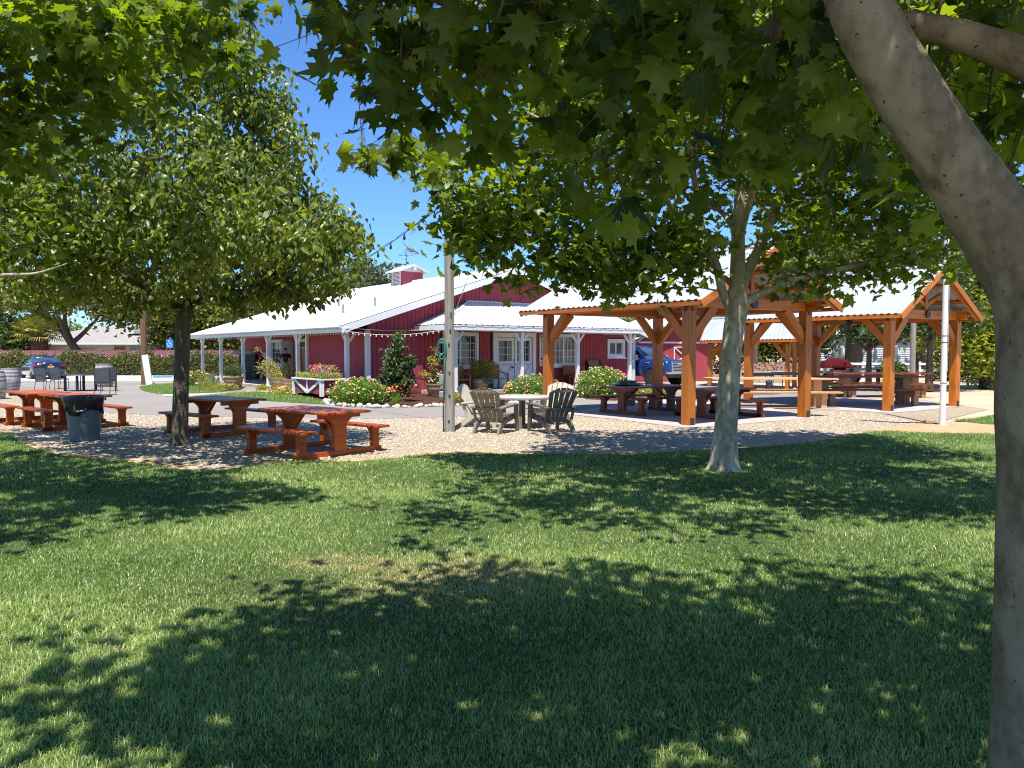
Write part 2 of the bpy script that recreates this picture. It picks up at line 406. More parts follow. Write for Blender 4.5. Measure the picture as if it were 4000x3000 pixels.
T_SYC2 = tmpl([(0, 0), (.38, -.08), (.30, .10), (.56, .40), (.22, .42), (.22, .66), (0, 1.0)], .32, .05)
T_PEAR = tmpl([(0, 0), (.24, .22), (.22, .52), (0, 1.05)], .4, .03, .25)
T_DIA = (np.array([(0, 0, 0), (.32, .45, .05), (0, 1, -.1), (-.32, .45, .05)]), np.array([(0, 1, 2), (0, 2, 3)]))
def unit(a): return a/np.maximum(np.linalg.norm(a, axis=1, keepdims=True), 1e-9)
def leaves(name, P, size, T, mat, parent=None, droop=.5, flat=1.0, rnd=None, szvar=.35):
    P = np.asarray(P, float); n = len(P); tv, tf = T
    d = RNG.normal(size=(n, 3)); d[:, 2] = d[:, 2]*.5-droop; d = unit(d)
    nn = RNG.normal(size=(n, 3))*.75; nn[:, 2] += flat; nn = nn-d*np.sum(nn*d, 1, keepdims=True); nn = unit(nn)
    x = np.cross(d, nn); s = size*(1+szvar*(RNG.random(n)*2-1))
    curl = RNG.normal(1.2, 1.6, n)
    V = (P[:, None, :]+s[:, None, None]*(tv[None, :, 0, None]*x[:, None, :]+tv[None, :, 1, None]*d[:, None, :]+(tv[None, :, 2, None]*curl[:, None, None])*nn[:, None, :]))
    k = len(tv); F = (tf[None]+(np.arange(n)*k)[:, None, None]).reshape(-1, 3)
    r = RNG.random(n) if rnd is None else rnd
    luv = np.tile(tv, (n, 1)) if T is T_SYC else None
    return np_mesh(name, V.reshape(-1, 3), F, np.repeat(r, k), mat, parent, False, None, luv)
def in_poly(x, y, poly):
    c = np.zeros(len(x), bool); n = len(poly); j = n-1
    for i in range(n):
        xi, yi = poly[i][0], poly[i][1]; xj, yj = poly[j][0], poly[j][1]
        k = ((yi > y) != (yj > y)) & (x < (xj-xi)*(y-yi)/((yj-yi) or 1e-9)+xi); c ^= k; j = i
    return c
def ell_sample(ells, n, shell=.45):
    vol = np.array([e[1][0]*e[1][1]*e[1][2] for e in ells])**.68; vol /= vol.sum()
    idx = RNG.choice(len(ells), n, p=vol); d = unit(RNG.normal(size=(n, 3))); r = RNG.random(n)**shell
    C = np.array([list(e[0]) for e in ells]); R = np.array([list(e[1]) for e in ells])
    return C[idx]+d*R[idx]*r[:, None]
def tree(name, label, cat, base, limbs, ells, nclump, nleaf, lsize, T, lmat, bmat, group=None, spread=.3, droop=.5, flat=1., tsides=12, twr=.012, zmin=None, down=.0, clip=None, twigs=True):
    """limbs: list of (points, radii); crown grown from them clump by clump"""
    root = thing(name, label, cat, base, 0, group)
    mb = MB(); SK = []; SR = []
    for pts, rad in limbs:
        P = [Vector(p) for p in pts]; fine = []; fr = []
        for i in range(len(P)-1):
            a = P[max(i-1, 0)]; b = P[i]; c = P[i+1]; d = P[min(i+2, len(P)-1)]
            for k in range(4):
                t = k/4; q = .5*((2*b)+(c-a)*t+(2*a-5*b+4*c-d)*t*t+(3*b-a-3*c+d)*t**3)
                fine.append(q); fr.append(rad[i]*(1-t)+rad[i+1]*t)
        fine.append(P[-1]); fr.append(rad[-1])
        mb.tube(fine, fr, tsides if rad[0] > .05 else 7)
        SK += fine[2:]; SR += fr[2:]
    C = ell_sample(ells, nclump)
    if clip is not None: C = C[clip(C)]
    if zmin is not None: C = C[C[:, 2] > zmin]
    base_v = np.array(SK[0]); C = C[np.argsort(np.linalg.norm(C-base_v, axis=1))]
    cap = len(SK)+len(C)*5+5
    A = np.zeros((cap, 3)); AR = np.zeros(cap); m = len(SK)
    A[:m] = [tuple(p) for p in SK]; AR[:m] = SR
    LP = []
    for c in C:
        dd = A[:m]-c; dist = np.sqrt((dd**2).sum(1))+np.maximum(0, A[:m, 2]-c[2])*.6
        i = int(np.argmin(dist)); p = Vector(A[i]); q = Vector(c); r0 = min(AR[i]*.7, twr+.006*float(dist[i])); L = (q-p).length
        mid = (p+q)/2+Vector(RNG.normal(size=3)*.12*L)+Vector((0, 0, .08*L))
        pts = [p, p*.45+mid*.5+q*.05, mid*.55+q*.4+p*.05, q]; rr = [r0, r0*.75, r0*.5, max(.003, r0*.3)]
        if twigs: mb.tube(pts, rr, 4 if r0 < .02 else 6, cap=False)
        for k in (1, 2, 3): A[m] = pts[k]; AR[m] = rr[k]; m += 1
        w = RNG.random(nleaf); a = np.array(pts[2]); b = np.array(pts[3])
        L_ = a+(b-a)*w[:, None]+RNG.normal(size=(nleaf, 3))*spread*np.array([1, 1, .7]); L_[:, 2] -= down*RNG.random(nleaf)
        LP.append(L_)
    mb.build('trunk', bmat, root, smooth='all')
    P = np.concatenate(LP)
    tone = np.repeat(RNG.random(len(C)), nleaf); r = np.clip(.45*tone+.55*RNG.random(len(P)), 0, .955)
    rare = RNG.random(len(P)) < .0012; r[rare] = .99
    leaves('crown', P, lsize, T, lmat, root, droop, flat, rnd=r)
    return root
# ================================================================ GROUND
def sheet(name, pts, z, mat, kind='structure', sub=None):
    me = bpy.data.meshes.new(name); me.from_pydata([(p[0], p[1], z) for p in pts], [], [tuple(range(len(pts)))])
    me.materials.append(mat); o = bpy.data.objects.new(name, me); COL.objects.link(o)
    if me.polygons[0].normal.z < 0: me.flip_normals()
    o['kind'] = kind; return o
def gmat(name, stops, scale, fine, bs, bd, rough=.95, big=.12, voro=None):
    m, nt, p = newmat(name)
    n1 = noise(nt, fine, 5, .65); n2 = noise(nt, big, 4, .6)
    c = ramp(nt, stops, n1)
    c = mixc(nt, c, (.72, .70, .68), ramp(nt, [(.35, (0, 0, 0)), (.7, (.8, .8, .8))], n2), 'MULTIPLY')
    h = n1
    if voro:
        tc = nt.nodes.new('ShaderNodeTexCoord'); v = nt.nodes.new('ShaderNodeTexVoronoi'); v.inputs['Scale'].default_value = voro
        nt.links.new(tc.outputs['Object'], v.inputs['Vector'])
        g = ramp(nt, [(.0, (1.15, 1.12, 1.05)), (1, (.55, .52, .5))], v.outputs['Color'])
        c = mixc(nt, c, g, .75, 'MULTIPLY')
        e = ramp(nt, [(0, (1, 1, 1)), (.6, (.0, .0, .0))], v.outputs['Distance']); h = e
    nt.links.new(c, p.inputs['Base Color']); p.inputs['Roughness'].default_value = rough; p.inputs['Specular IOR Level'].default_value = .15
    bump(nt, p, h, bs, bd); return m
m_dirt = gmat('sandy dirt', [(.25, (.40, .30, .20)), (.75, (.60, .48, .34))], 1, 8, .4, .01, big=.25)
m_gravel = gmat('pea gravel', [(.2, (.36, .30, .215)), (.8, (.66, .56, .42))], 1, 26, 1.0, .03, voro=30)
m_asph = gmat('worn asphalt', [(.2, (.215, .195, .175)), (.8, (.33, .30, .265))], 1, 40, .3, .004, big=.18)
m_lot = gmat('pale parking concrete', [(.2, (.50, .48, .45)), (.8, (.66, .63, .58))], 1, 10, .2, .004)
m_lawnbase = gmat('lawn soil', [(.2, (.035, .060, .018)), (.8, (.10, .14, .045))], 1, 30, 1, .02)
m_mulch = gmat('bark mulch', [(.3, (.05, .02, .012)), (.75, (.20, .09, .055))], 1, 18, 1, .05, voro=22)
m_far = gmat('mown grass', [(.25, (.05, .10, .02)), (.75, (.11, .19, .045))], 1, 22, 1, .03, big=.5)
m_drydirt = gmat('orange dirt', [(.25, (.36, .22, .11)), (.75, (.58, .40, .23))], 1, 14, .5, .01, big=.6)
sheet('ground', [(-600, -60), (600, -60), (600, 1200), (-600, 1200)], 0, m_dirt)
def GP(pts): return [G(u, v) for u, v in pts]
# road: near edge left to right, then far edge right to left
road_near = [(-900, 1500), (-300, 1512), (72, 1532), (127, 1549), (409, 1611), (630, 1622), (1000, 1632), (1496, 1636), (1740, 1631), (1860, 1626), (2205, 1616), (2500, 1600), (3000, 1578), (3340, 1560)]
road_far = [(3500, 1535), (3200, 1520), (2900, 1512), (2500, 1485), (2480, 1484), (2300, 1500), (1700, 1520), (1000, 1500), (900, 1475), (700, 1470), (0, 1470), (-900, 1466)]
sheet('road', GP(road_near+road_far), .006, m_asph)
# lawn outline
lawn_edge = [(-500, 1640), (-200, 1665), (0, 1690), (108, 1745), (235, 1781), (416, 1799), (590, 1822), (700, 1838), (800, 1850), (900, 1838), (1010, 1822), (1150, 1806), (1374, 1808), (1627, 1785), (1808, 1772), (1990, 1780), (2200, 1778), (2400, 1778), (2650, 1768), (2880, 1756), (3080, 1742), (3250, 1720), (3345, 1700), (3436, 1688), (3616, 1694), (3800, 1698), (4050, 1700), (4500, 1700)]
LE = [G(u, v) for u, v in lawn_edge]
def smooth_line(P, k=6, jit=0):
    out = []
    for i in range(len(P)-1):
        a = P[max(i-1, 0)]; b = P[i]; c = P[i+1]; d = P[min(i+2, len(P)-1)]
        for j in range(k):
            t = j/k; q = .5*((2*b)+(c-a)*t+(2*a-5*b+4*c-d)*t*t+(3*b-a-3*c+d)*t**3)
            if jit: q = q+Vector((random.gauss(0, jit), random.gauss(0, jit), 0))
            out.append(q)
    out.append(P[-1]); return out
LES = smooth_line(LE, 8, .012)
lawn_poly = LES+[Vector((16, -2, 0)), Vector((-22, -2, 0))]
gr = [Vector((-40, -2, 0))]+[Vector((-40, 30, 0))]+GP(road_near[:-1])+[G(3250, 1560), G(3700, 1556), G(3950, 1590), G(4100, 1640), Vector((16, 14, 0)), Vector((16, -2, 0))]
gr = [G(-900, 1505)]+GP([(u, v+2) for u, v in road_near[1:-1]])+[G(3200, 1562), G(3600, 1562), G(3860, 1600), G(3700, 1640), G(3560, 1662), G(3400, 1690)]+[Vector((9, -2, 0)), Vector((-30, -2, 0))]
gravel = sheet('gravel', gr, .012, m_gravel)
dl = [p+Vector((0, .10+.22*abs(math.sin(i*.31))+.12*abs(math.sin(i*.083+1)), 0)) for i, p in enumerate(LES)]
dirt_strip = sheet('dirt', dl+[p+Vector((0, -.6, 0)) for p in reversed(LES)], .017, m_drydirt)
sheet('dirt', GP([(3390, 1692), (3470, 1672), (3560, 1660), (3700, 1650), (3900, 1655), (4100, 1662), (4100, 1712), (3400, 1712)]), .019, m_drydirt)
sheet('lawn', lawn_poly, .024, m_lawnbase)
sheet('lawn', smooth_line(GP([(3720, 1645), (3800, 1640), (3920, 1618), (4100, 1600), (4300, 1604), (4300, 1650), (3920, 1662), (3800, 1655), (3720, 1645)]), 3), .024, m_far)
# small lawns, paths and beds by the barn
sheet('lawn', smooth_line(GP([(544, 1516), (560, 1527), (590, 1534), (637, 1540), (737, 1536), (860, 1533), (900, 1520), (840, 1505), (700, 1500), (600, 1504), (552, 1510), (544, 1516)]), 3), .016, m_far)
sheet('path', GP([(637, 1541), (737, 1541), (900, 1534), (1020, 1525), (1060, 1521), (1150, 1530), (1160, 1541), (1011, 1531), (900, 1540), (740, 1552), (640, 1549)]), .020, M['concrete'])
sheet('lawn', smooth_line(GP([(700, 1556), (737, 1552), (845, 1542), (930, 1532), (1010, 1532), (1134, 1543), (1220, 1556), (1296, 1580), (1180, 1576), (1054, 1568), (900, 1562), (760, 1560), (700, 1556)]), 3), .018, m_far)
sheet('planting_bed', smooth_line(GP([(1140, 1541), (1225, 1556), (1296, 1580), (1350, 1590), (1500, 1592), (1700, 1587), (1900, 1583), (2060, 1575), (2150, 1562), (2230, 1545), (2000, 1535), (1790, 1545), (1640, 1530), (1440, 1522), (1300, 1525), (1140, 1541)]), 3), .014, m_mulch)
sheet('planting_bed', GP([(2255, 1541), (2290, 1560), (2400, 1566), (2530, 1552), (2640, 1540), (2640, 1532), (2500, 1528), (2330, 1530)]), .016, m_mulch)
sheet('path', GP([(2215, 1572), (2262, 1545), (2258, 1534), (2100, 1537), (2180, 1552), (2110, 1572)]), .018, M['concrete'])
sheet('planting_bed', GP([(735, 1520), (830, 1506), (870, 1508), (960, 1512), (940, 1524), (830, 1533), (740, 1530)]), .022, m_mulch)
# parking lot, its kerb and blue bay
sheet('parking_lot', GP([(-900, 1462), (720, 1462), (760, 1478), (700, 1489), (300, 1490), (-900, 1488)]), .012, m_lot)
mb = MB(); mb.beam(G(385, 1505)+Vector((0, 0, .05)), G(690, 1501)+Vector((0, 0, .05)), .25, .1)
tag(mb.build('kerb', M['concrete']), 'pale concrete kerb between asphalt and parking lot', 'kerb', kind='structure')
sheet('road_marking', GP([(598, 1470), (675, 1470), (673, 1476), (595, 1476)]), .018, M['signblue'])
sheet('road_marking', GP([(590, 1478), (690, 1478), (690, 1486), (586, 1487)]), .018, M['white'])
# concrete pads under the pavilions
def pad(pts, h=.03):
    P = [G(u, v) for u, v in pts]; mb = MB(); mb.prism([(p.x, p.y, .004) for p in P], (0, 0, h)); return mb.build('pavement', M['paver'])
pd = pad([(2195, 1619), (2440, 1646), (2700, 1678), (2960, 1655), (3185, 1636), (3020, 1600), (2800, 1576), (2560, 1562), (2380, 1590)]); pd['kind'] = 'structure'
pd = pad([(3120, 1596), (3300, 1606), (3480, 1617), (3600, 1607), (3740, 1592), (3600, 1570), (3330, 1556), (3160, 1572)]); pd['kind'] = 'structure'
# ================================================================ BARN
P0 = Vector((-6.37, 29.7, 0)); A_ = Vector((-.617, .787, 0)); B_ = Vector((.787, .617, 0))
def W(t, s, z): return P0+A_*t+B_*s+Vector((0, 0, z))
barn = thing('barn', 'long red barn with white metal roof, side porch and hipped front porch', 'barn', W(6, 6, 0))
RZ = lambda s: 2.72+.322*(s+.5) if s < 7.95 else 5.44-.322*(s-7.95)
def boards(mb, p, d, n, L, zb, ztop, w=.2, gap=.016, th=.03, holes=()):
    """vertical boards from point p along d, outward normal n"""
    k = int(L/w)
    for i in range(k+1):
        a0 = i*w; a1 = min(L, a0+w-gap)
        if a1-a0 < .03: continue
        segs = [(zb, None)]
        for h0, h1, hz0, hz1 in holes:
            if a0 < h1 and a1 > h0: segs = [(zb, hz0), (hz1, None)] if hz0 > zb+.02 else [(hz1, None)]
        for z0, z1 in segs:
            q0 = p+d*a0; q1 = p+d*a1; t0 = ztop(a0) if z1 is None else z1; t1 = ztop(a1) if z1 is None else z1
            mb.prism([q0+Vector((0, 0, z0)), q1+Vector((0, 0, z0)), q1+Vector((0, 0, t1)), q0+Vector((0, 0, t0))], n*th)
w_ = MB()
# inner solid core behind the boards (front gable wall, side, porch wall)
EZ = 2.66
SW = 15.02
w_.prism([W(.12, .92, 0), W(.12, SW+.9, 0), W(.12, SW+.9, RZ(SW+.9)-.12), W(.12, 7.95, RZ(7.95)-.12), W(.12, .92, RZ(.92)-.12)], A_*.1)
w_.prism([W(18.5, 2.5, 0), W(18.5, SW+.9, 0), W(18.5, SW+.9, RZ(SW+.9)-.12), W(18.5, 7.95, RZ(7.95)-.12), W(18.5, 2.5, RZ(2.5)-.12)], A_*.1)
w_.beam(W(.13, .96, 1.33), W(5.65, .96, 1.33), .1, 2.66); w_.beam(W(5.6, .96, 1.4), W(5.6, 2.6, 1.4), .1, 2.8)
w_.beam(W(5.6, 2.7, 1.6), W(18.6, 2.7, 1.6), .1, 3.1); w_.beam(W(0.2, SW+.8, 1.33), W(18.6, SW+.8, 1.33), .1, 2.66)
w_.build('wall', M['maroon'], barn)
w_ = MB()
HOLES = [(4.36-.88, 6.21-.88, 1.02, 2.56), (7.0-.88, 9.47-.88, 0, 2.58), (10.35-.88, 12.05-.88, 1.02, 2.56), (14.1-.88, 15.35-.88, 1.42, 2.36)]
boards(w_, W(0, .88, .05), B_, A_*-1, SW, 0, lambda a: RZ(.88+a)-.2, holes=HOLES)
boards(w_, W(0, .88, .05), A_, B_*-1, 5.65, 0, lambda a: 2.6)
boards(w_, W(5.65, 2.52, .05), A_, B_*-1, 12.9, 0, lambda a: 3.0, holes=[(3.95, 5.35, .95, 2.38), (6.95, 8.75, .95, 2.38)])
w_.build('wall', M['red'], barn)
# roof: corrugated planes, barge boards, eave fascia, soffit
def corr(mb, e0, e1, r0, r1, period=.25, amp=.018, th=True):
    e0, e1, r0, r1 = map(Vector, (e0, e1, r0, r1)); L = (e1-e0).length; n = max(2, int(L/period)); nn = (e1-e0).cross(r0-e0).normalized()
    if nn.z < 0: nn = -nn
    prof = []
    for i in range(n):
        for a, h in ((0, 0), (.45, 0), (.55, 1), (.85, 1)): prof.append(((i+a)/n, h))
    prof.append((1, 0)); k = len(prof); vs = []
    for q0, q1 in ((e0, e1), (r0, r1)):
        for a, h in prof: vs.append(q0.lerp(q1, a)+nn*amp*h)
    mb.add(vs, [(i, i+1, k+i+1, k+i) for i in range(k-1)])
r_ = MB(); TE = 19.2; T0 = -.62
corr(r_, W(T0, -.5, 2.72), W(TE, -.5, 2.72), W(T0, 7.95, 5.44), W(TE-1.6, 7.95, 5.44), .3, .02)
corr(r_, W(TE, 16.4, 2.72), W(T0, 16.4, 2.72), W(TE-1.6, 7.95, 5.44), W(T0, 7.95, 5.44), .3, .02)
corr(r_, W(TE, -.5, 2.72), W(TE+.4, 16.4, 2.72), W(TE-1.6, 7.94, 5.44), W(TE-1.6, 7.96, 5.44), .3, .02)
r_.tube([W(T0-.02, 7.95, 5.46), W(TE-1.6, 7.95, 5.46)], .07, 6)
r_.build('roof', M['roofwhite'], barn)
r_ = MB()
r_.prism([W(T0, -.5, 2.69), W(T0, 7.95, 5.41), W(T0, 16.4, 2.69), W(T0, 16.4, 2.43), W(T0, 7.95, 5.15), W(T0, -.5, 2.43)], A_*-.05)
r_.build('barge_board', M['white'], barn)
r_ = MB(); r_.beam(W(T0, -.47, 2.57), W(TE, -.47, 2.57), .05, .22); r_.beam(W(T0, 16.4, 2.57), W(TE, 16.4, 2.57), .05, .22)
r_.build('fascia', M['white'], barn)
r_ = MB(); r_.tube([W(T0, -.57, 2.66), W(TE, -.57, 2.66)], .065, 8); r_.tube([W(T0, 16.5, 2.66), W(TE, 16.5, 2.66)], .065, 8)
r_.tube([W(-.5, 16.5, 2.6), W(-.2, 16.2, 2.3), W(-.1, 16.0, 2.2), W(-.1, 16.0, .1)], .05, 6)
r_.tube([W(-.55, -.5, 2.6), W(-.3, -.2, 2.42), W(-.05, 0, 2.35)], .05, 6)
r_.build('gutter', M['trimgrey'], barn, smooth=True)
s_ = MB(); s_.grid(W(T0, -.45, 2.47), W(TE, -.45, 2.47), W(T0, 2.5, 2.62), W(TE, 2.5, 2.62), 2, 2)
s_.grid(W(T0, 2.5, 3.5), W(0, 2.5, 3.5), W(T0, 7.9, 5.2), W(0, 7.9, 5.2), 2, 2)
s_.build('soffit', M['stucco'], barn)
# porch floors
s_ = MB(); s_.prism([W(5.6, -.25, 0), W(19.0, -.25, 0), W(19.0, 2.5, 0), W(5.6, 2.5, 0)], (0, 0, .15))
s_.prism([W(-.001, 3.3, 0), W(-2.1, 3.3, 0), W(-2.1, 14.3, 0), W(-.001, 14.3, 0)], (0, 0, .15))
s_.build('porch_floor', M['concrete'], barn)
# corner boards
s_ = MB(); s_.box(W(-.05, .86, 1.3), (.17, .17, 2.6), math.atan2(B_.y, B_.x)); s_.build('corner_board', M['white'], barn)
s_ = MB(); s_.box(W(5.6, .80, 1.3), (.14, .14, 2.6), math.atan2(B_.y, B_.x)); s_.build('corner_board', M['white'], barn)
s_ = MB(); s_.box(W(-.05, 15.92, 1.3), (.16, .16, 2.55), math.atan2(B_.y, B_.x)); s_.build('corner_board', M['white'], barn)
# porch posts with knee braces
def porch_post(t, s, dirs, top=2.5, base=0.12):
    p = W(t, s, 0); mb = MB(); mb.box(p+Vector((0, 0, (top+base)/2)), (.15, .15, top-base), math.atan2(B_.y, B_.x)); o = mb.build('porch_post', M['white'], barn, bevel=.01)
    mb = MB()
    for d in dirs: mb.beam(p+Vector((0, 0, top-.42))+d*.05, p+d*.38+Vector((0, 0, top-.03)), .07, .09)
    mb.build('knee_brace', M['white'], o)
for t in (0, 4.74, 8.26, 11.7, 15.2, 18.5): porch_post(t, 0, [d for d in (A_, -A_) if not (t == 0 and d == -A_)] + ([B_] if t == 0 else []))
for s in (3.79, 7.17, 10.41, 13.8): porch_post(-1.83, s, (B_, -B_), 2.56)
s_ = MB(); s_.beam(W(-.1, 0, 2.56), W(18.6, 0, 2.56), .12, .16); s_.beam(W(-1.83, 3.7, 2.64), W(-1.83, 13.9, 2.64), .12, .17)
s_.beam(W(-1.83, 3.75, 2.64), W(0, 3.75, 2.64), .12, .17); s_.beam(W(-1.83, 13.85, 2.64), W(0, 13.85, 2.64), .12, .17)
s_.build('porch_beam', M['stucco'], barn)
# hipped front porch roof
pr = MB(); E = 2.80; RT = 3.86
corr(pr, W(-2.3, 3.0, E), W(-2.3, 14.4, E), W(-.02, 5.67, RT), W(-.02, 11.8, RT), .26, .02)
corr(pr, W(-.02, 3.0, E), W(-2.3, 3.0, E), W(-.021, 5.66, RT), W(-.02, 5.67, RT), .26, .02)
corr(pr, W(-2.3, 14.4, E), W(-.02, 14.4, E), W(-.02, 11.8, RT), W(-.021, 11.81, RT), .26, .02)
pr.tube([W(-2.3, 3.0, E+.02), W(-.02, 5.67, RT+.03)], .05, 5); pr.tube([W(-2.3, 14.4, E+.02), W(-.02, 11.8, RT+.03)], .05, 5); pr.tube([W(-.05, 5.67, RT+.03), W(-.05, 11.8, RT+.03)], .05, 5)
pr.build('porch_roof', M['roofwhite'], barn)
pr = MB(); pr.beam(W(-2.3, 3.0, E-.12), W(-2.3, 14.4, E-.12), .04, .19); pr.beam(W(-2.3, 3.0, E-.12), W(0, 3.0, E-.12), .04, .19); pr.beam(W(-2.3, 14.4, E-.12), W(0, 14.4, E-.12), .04, .19)
pr.build('fascia', M['white'], barn)
pr = MB(); pr.grid(W(-2.28, 3.02, 2.72), W(-2.28, 14.38, 2.72), W(-.05, 3.02, 2.72), W(-.05, 14.38, 2.72), 1, 1); pr.build('soffit', M['stucco'], barn)
# windows and doors on a wall frame (origin fn, along, outward)
def window(fr, parent, o, d, n, w, z0, z1, sash, rows, cols, glassm='glass', trim=.11, label=None):
    up = Vector((0, 0, 1)); f = MB()
    def bar(m, a0, a1, b0, b1, out, th): m.prism([o+d*a0+up*b0, o+d*a1+up*b0, o+d*a1+up*b1, o+d*a0+up*b1], n*th) if out == 0 else m.prism([o+d*a0+up*b0+n*out, o+d*a1+up*b0+n*out, o+d*a1+up*b1+n*out, o+d*a0+up*b1+n*out], n*th)
    bar(f, 0, w, z1-trim, z1, .02, .05); bar(f, 0, w, z0, z0+trim, .02, .05); bar(f, 0, trim, z0+trim, z1-trim, .022, .05); bar(f, w-trim, w, z0+trim, z1-trim, .022, .05)
    bar(f, -.04, w+.04, z0-.04, z0, .02, .09)
    fo = f.build('window', M['white'], parent, label=label)
    g = MB(); bar(g, trim, w-trim, z0+trim, z1-trim, -.04, .01); g.build('pane', M[glassm], fo)
    iw = (w-2*trim)/sash; mm = MB()
    for k in range(sash):
        a = trim+k*iw; e = .045
        bar(mm, a, a+iw, z0+trim, z0+trim+e, -.015, .03); bar(mm, a, a+iw, z1-trim-e, z1-trim, -.015, .03)
        bar(mm, a, a+e, z0+trim+e, z1-trim-e, -.016, .03); bar(mm, a+iw-e, a+iw, z0+trim+e, z1-trim-e, -.016, .03)
        for c in range(1, cols): x = a+e+(iw-2*e)*c/cols; bar(mm, x-.011, x+.011, z0+trim+e, z1-trim-e, -.022, .02)
        for r in range(1, rows): z = z0+trim+e+(z1-z0-2*trim-2*e)*r/rows; bar(mm, a+e, a+iw-e, z-.011, z+.011, -.024, .02)
    mm.build('muntin', M['white'], fo); return fo
nA = -A_; nB = -B_
window(0, barn, W(0, 4.36, 0), B_, nA, 1.85, 1.02, 2.56, 2, 4, 3)
window(0, barn, W(0, 10.35, 0), B_, nA, 1.7, 1.02, 2.56, 2, 4, 3, 'curtainglass', label='window with pale curtains behind its panes')
window(0, barn, W(0, 14.1, 0), B_, nA, 1.25, 1.42, 2.36, 2, 1, 1, 'curtainglass', .16, label='small two pane window with wide white trim')
window(0, barn, W(5.65+3.95, 2.5, 0), A_, nB, 1.4, .95, 2.38, 1, 4, 3)
window(0, barn, W(5.65+6.95, 2.5, 0), A_, nB, 1.8, .95, 2.38, 1, 4, 4)
# double dutch door
def dutch(o, d, n, w, h, parent, wreath=False):
    up = Vector((0, 0, 1)); m = MB(); pr_ = lambda mm, a0, a1, b0, b1, q, th: mm.prism([o+d*a0+up*b0+n*q, o+d*a1+up*b0+n*q, o+d*a1+up*b1+n*q, o+d*a0+up*b1+n*q], n*th)
    pr_(m, 0, w, 0, 1.02, -.03, .045); 
    for a0, a1, b0, b1 in ((0, .13, 1.02, h), (w-.13, w, 1.02, h), (.13, w-.13, h-.14, h), (.13, w-.13, 1.02, 1.14)): pr_(m, a0, a1, b0, b1, -.03, .045)
    do = m.build('door', M['white'], parent)
    m = MB(); pr_(m, .13, w-.13, 1.14, h-.14, -.02, .01); m.build('pane', M['glass'], do)
    m = MB()
    for c in (1, 2): x = .13+(w-.26)*c/3; pr_(m, x-.013, x+.013, 1.14, h-.14, -.009, .02)
    for r in (1, 2): z = 1.14+(h-1.28)*r/3; pr_(m, .13, w-.13, z-.013, z+.013, -.007, .02)
    for a, b in (((.12, .12), (w-.12, .92)), ((.12, .92), (w-.12, .12))):
        m.beam(o+d*a[0]+up*a[1]+n*.02, o+d*b[0]+up*b[1]+n*.02, .02, .07)
    for z in (.06, 1.0): pr_(m, 0, w, z-.05, z+.05, .016, .012)
    m.build('trim', M['trimgrey'], do)
    return do
d1 = dutch(W(0, 7.2, .16), B_, nA, 1.0, 2.2, barn); d2 = dutch(W(0, 8.24, .16), B_, nA, 1.0, 2.2, barn)
m = MB(); m.beam(W(-.075, 8.14, 1.02), W(-.075, 7.98, 1.02), .03, .03); m.beam(W(-.09, 8.1, 1.02), W(-.03, 8.1, 1.02), .07, .07); m.build('handle', M['iron'], d1)
m = MB(); m.beam(W(-.07, 8.15, 1.35), W(-.03, 8.15, 1.35), .05, .05); m.build('latch', M['iron'], d1)
m = MB()
for a0, a1, z0, z1 in ((7.0, 7.18, .15, 2.58), (9.27, 9.45, .15, 2.58), (7.18, 9.27, 2.38, 2.58)): m.prism([W(-.0, a0, z0), W(-.0, a1, z0), W(-.0, a1, z1), W(-.0, a0, z1)], nA*.075)
m.build('door_frame', M['white'], barn)
# white side door standing open on the side porch
m = MB(); m.prism([W(11.35, 2.46, .15), W(11.35, 1.85, .15), W(11.35, 1.85, 2.3), W(11.35, 2.46, 2.3)], A_*.05); m.build('door', M['stucco'], barn, label='open side door edge on under the porch')
# gable hatch outline
m = MB()
for a0, a1, z0, z1 in ((10.55, 11.9, 3.86, 3.9), (10.55, 11.9, 4.16, 4.2), (10.55, 10.6, 3.9, 4.16), (11.85, 11.9, 3.9, 4.16)):
    pass
m.prism([W(-.03, 8.6, 3.95), W(-.03, 9.5, 3.95), W(-.03, 9.5, 4.2), W(-.03, 8.6, 4.2)], nA*.03); m.build('vent_hatch', M['red'], barn)
# cupola at the ridge
q = AT(1557, 1100, 36.5); tcu = (q-P0).dot(A_)
# find t so the cupola sits on the ridge at the photographed column
best = min((abs(2000+F_PX*(W(t_, 7.95, 0).x/W(t_, 7.95, 0).y)-1592), t_) for t_ in [i*.1 for i in range(190)])[1]
TC = best
cup = MB(); hw = .62
ang = math.atan2(B_.y, B_.x)
cup.box(W(TC, 7.95, 5.30), (2*hw, 2*hw, 1.5), ang)
co = cup.build('cupola', M['red'], barn)
m = MB(); zc = 6.0
for sgn in (-1, 1): m.prism([W(TC-hw-.22, 7.95, zc+.36), W(TC-hw-.22, 7.95+sgn*(hw+.25), zc), W(TC-hw-.22, 7.95+sgn*(hw+.25), zc-.07), W(TC-hw-.22, 7.95, zc+.27)], A_*(2*hw+.44))
m.prism([W(TC-hw, 7.95-hw, zc-.02), W(TC-hw, 7.95+hw, zc-.02), W(TC-hw, 7.95, zc+.28)], A_*2*hw)
m.build('cupola_roof', M['roofwhite'], co)
m = MB()
for k in range(10): z = 5.28+k*.07; m.beam(W(TC-.38, 7.95-hw-.03, z), W(TC+.38, 7.95-hw-.03, z), .05, .03, (0, 0, 1))
for a in (-.42, .42): m.beam(W(TC+a, 7.95-hw-.03, 5.0), W(TC+a, 7.95-hw-.03, 5.97), .07, .07)
m.build('louver', M['stucco'], co)
m = MB(); m.box(W(TC-hw-.2, 7.95, zc+.15), (.16, .12, .22), ang); m.build('cap_light', M['trimgrey'], co)
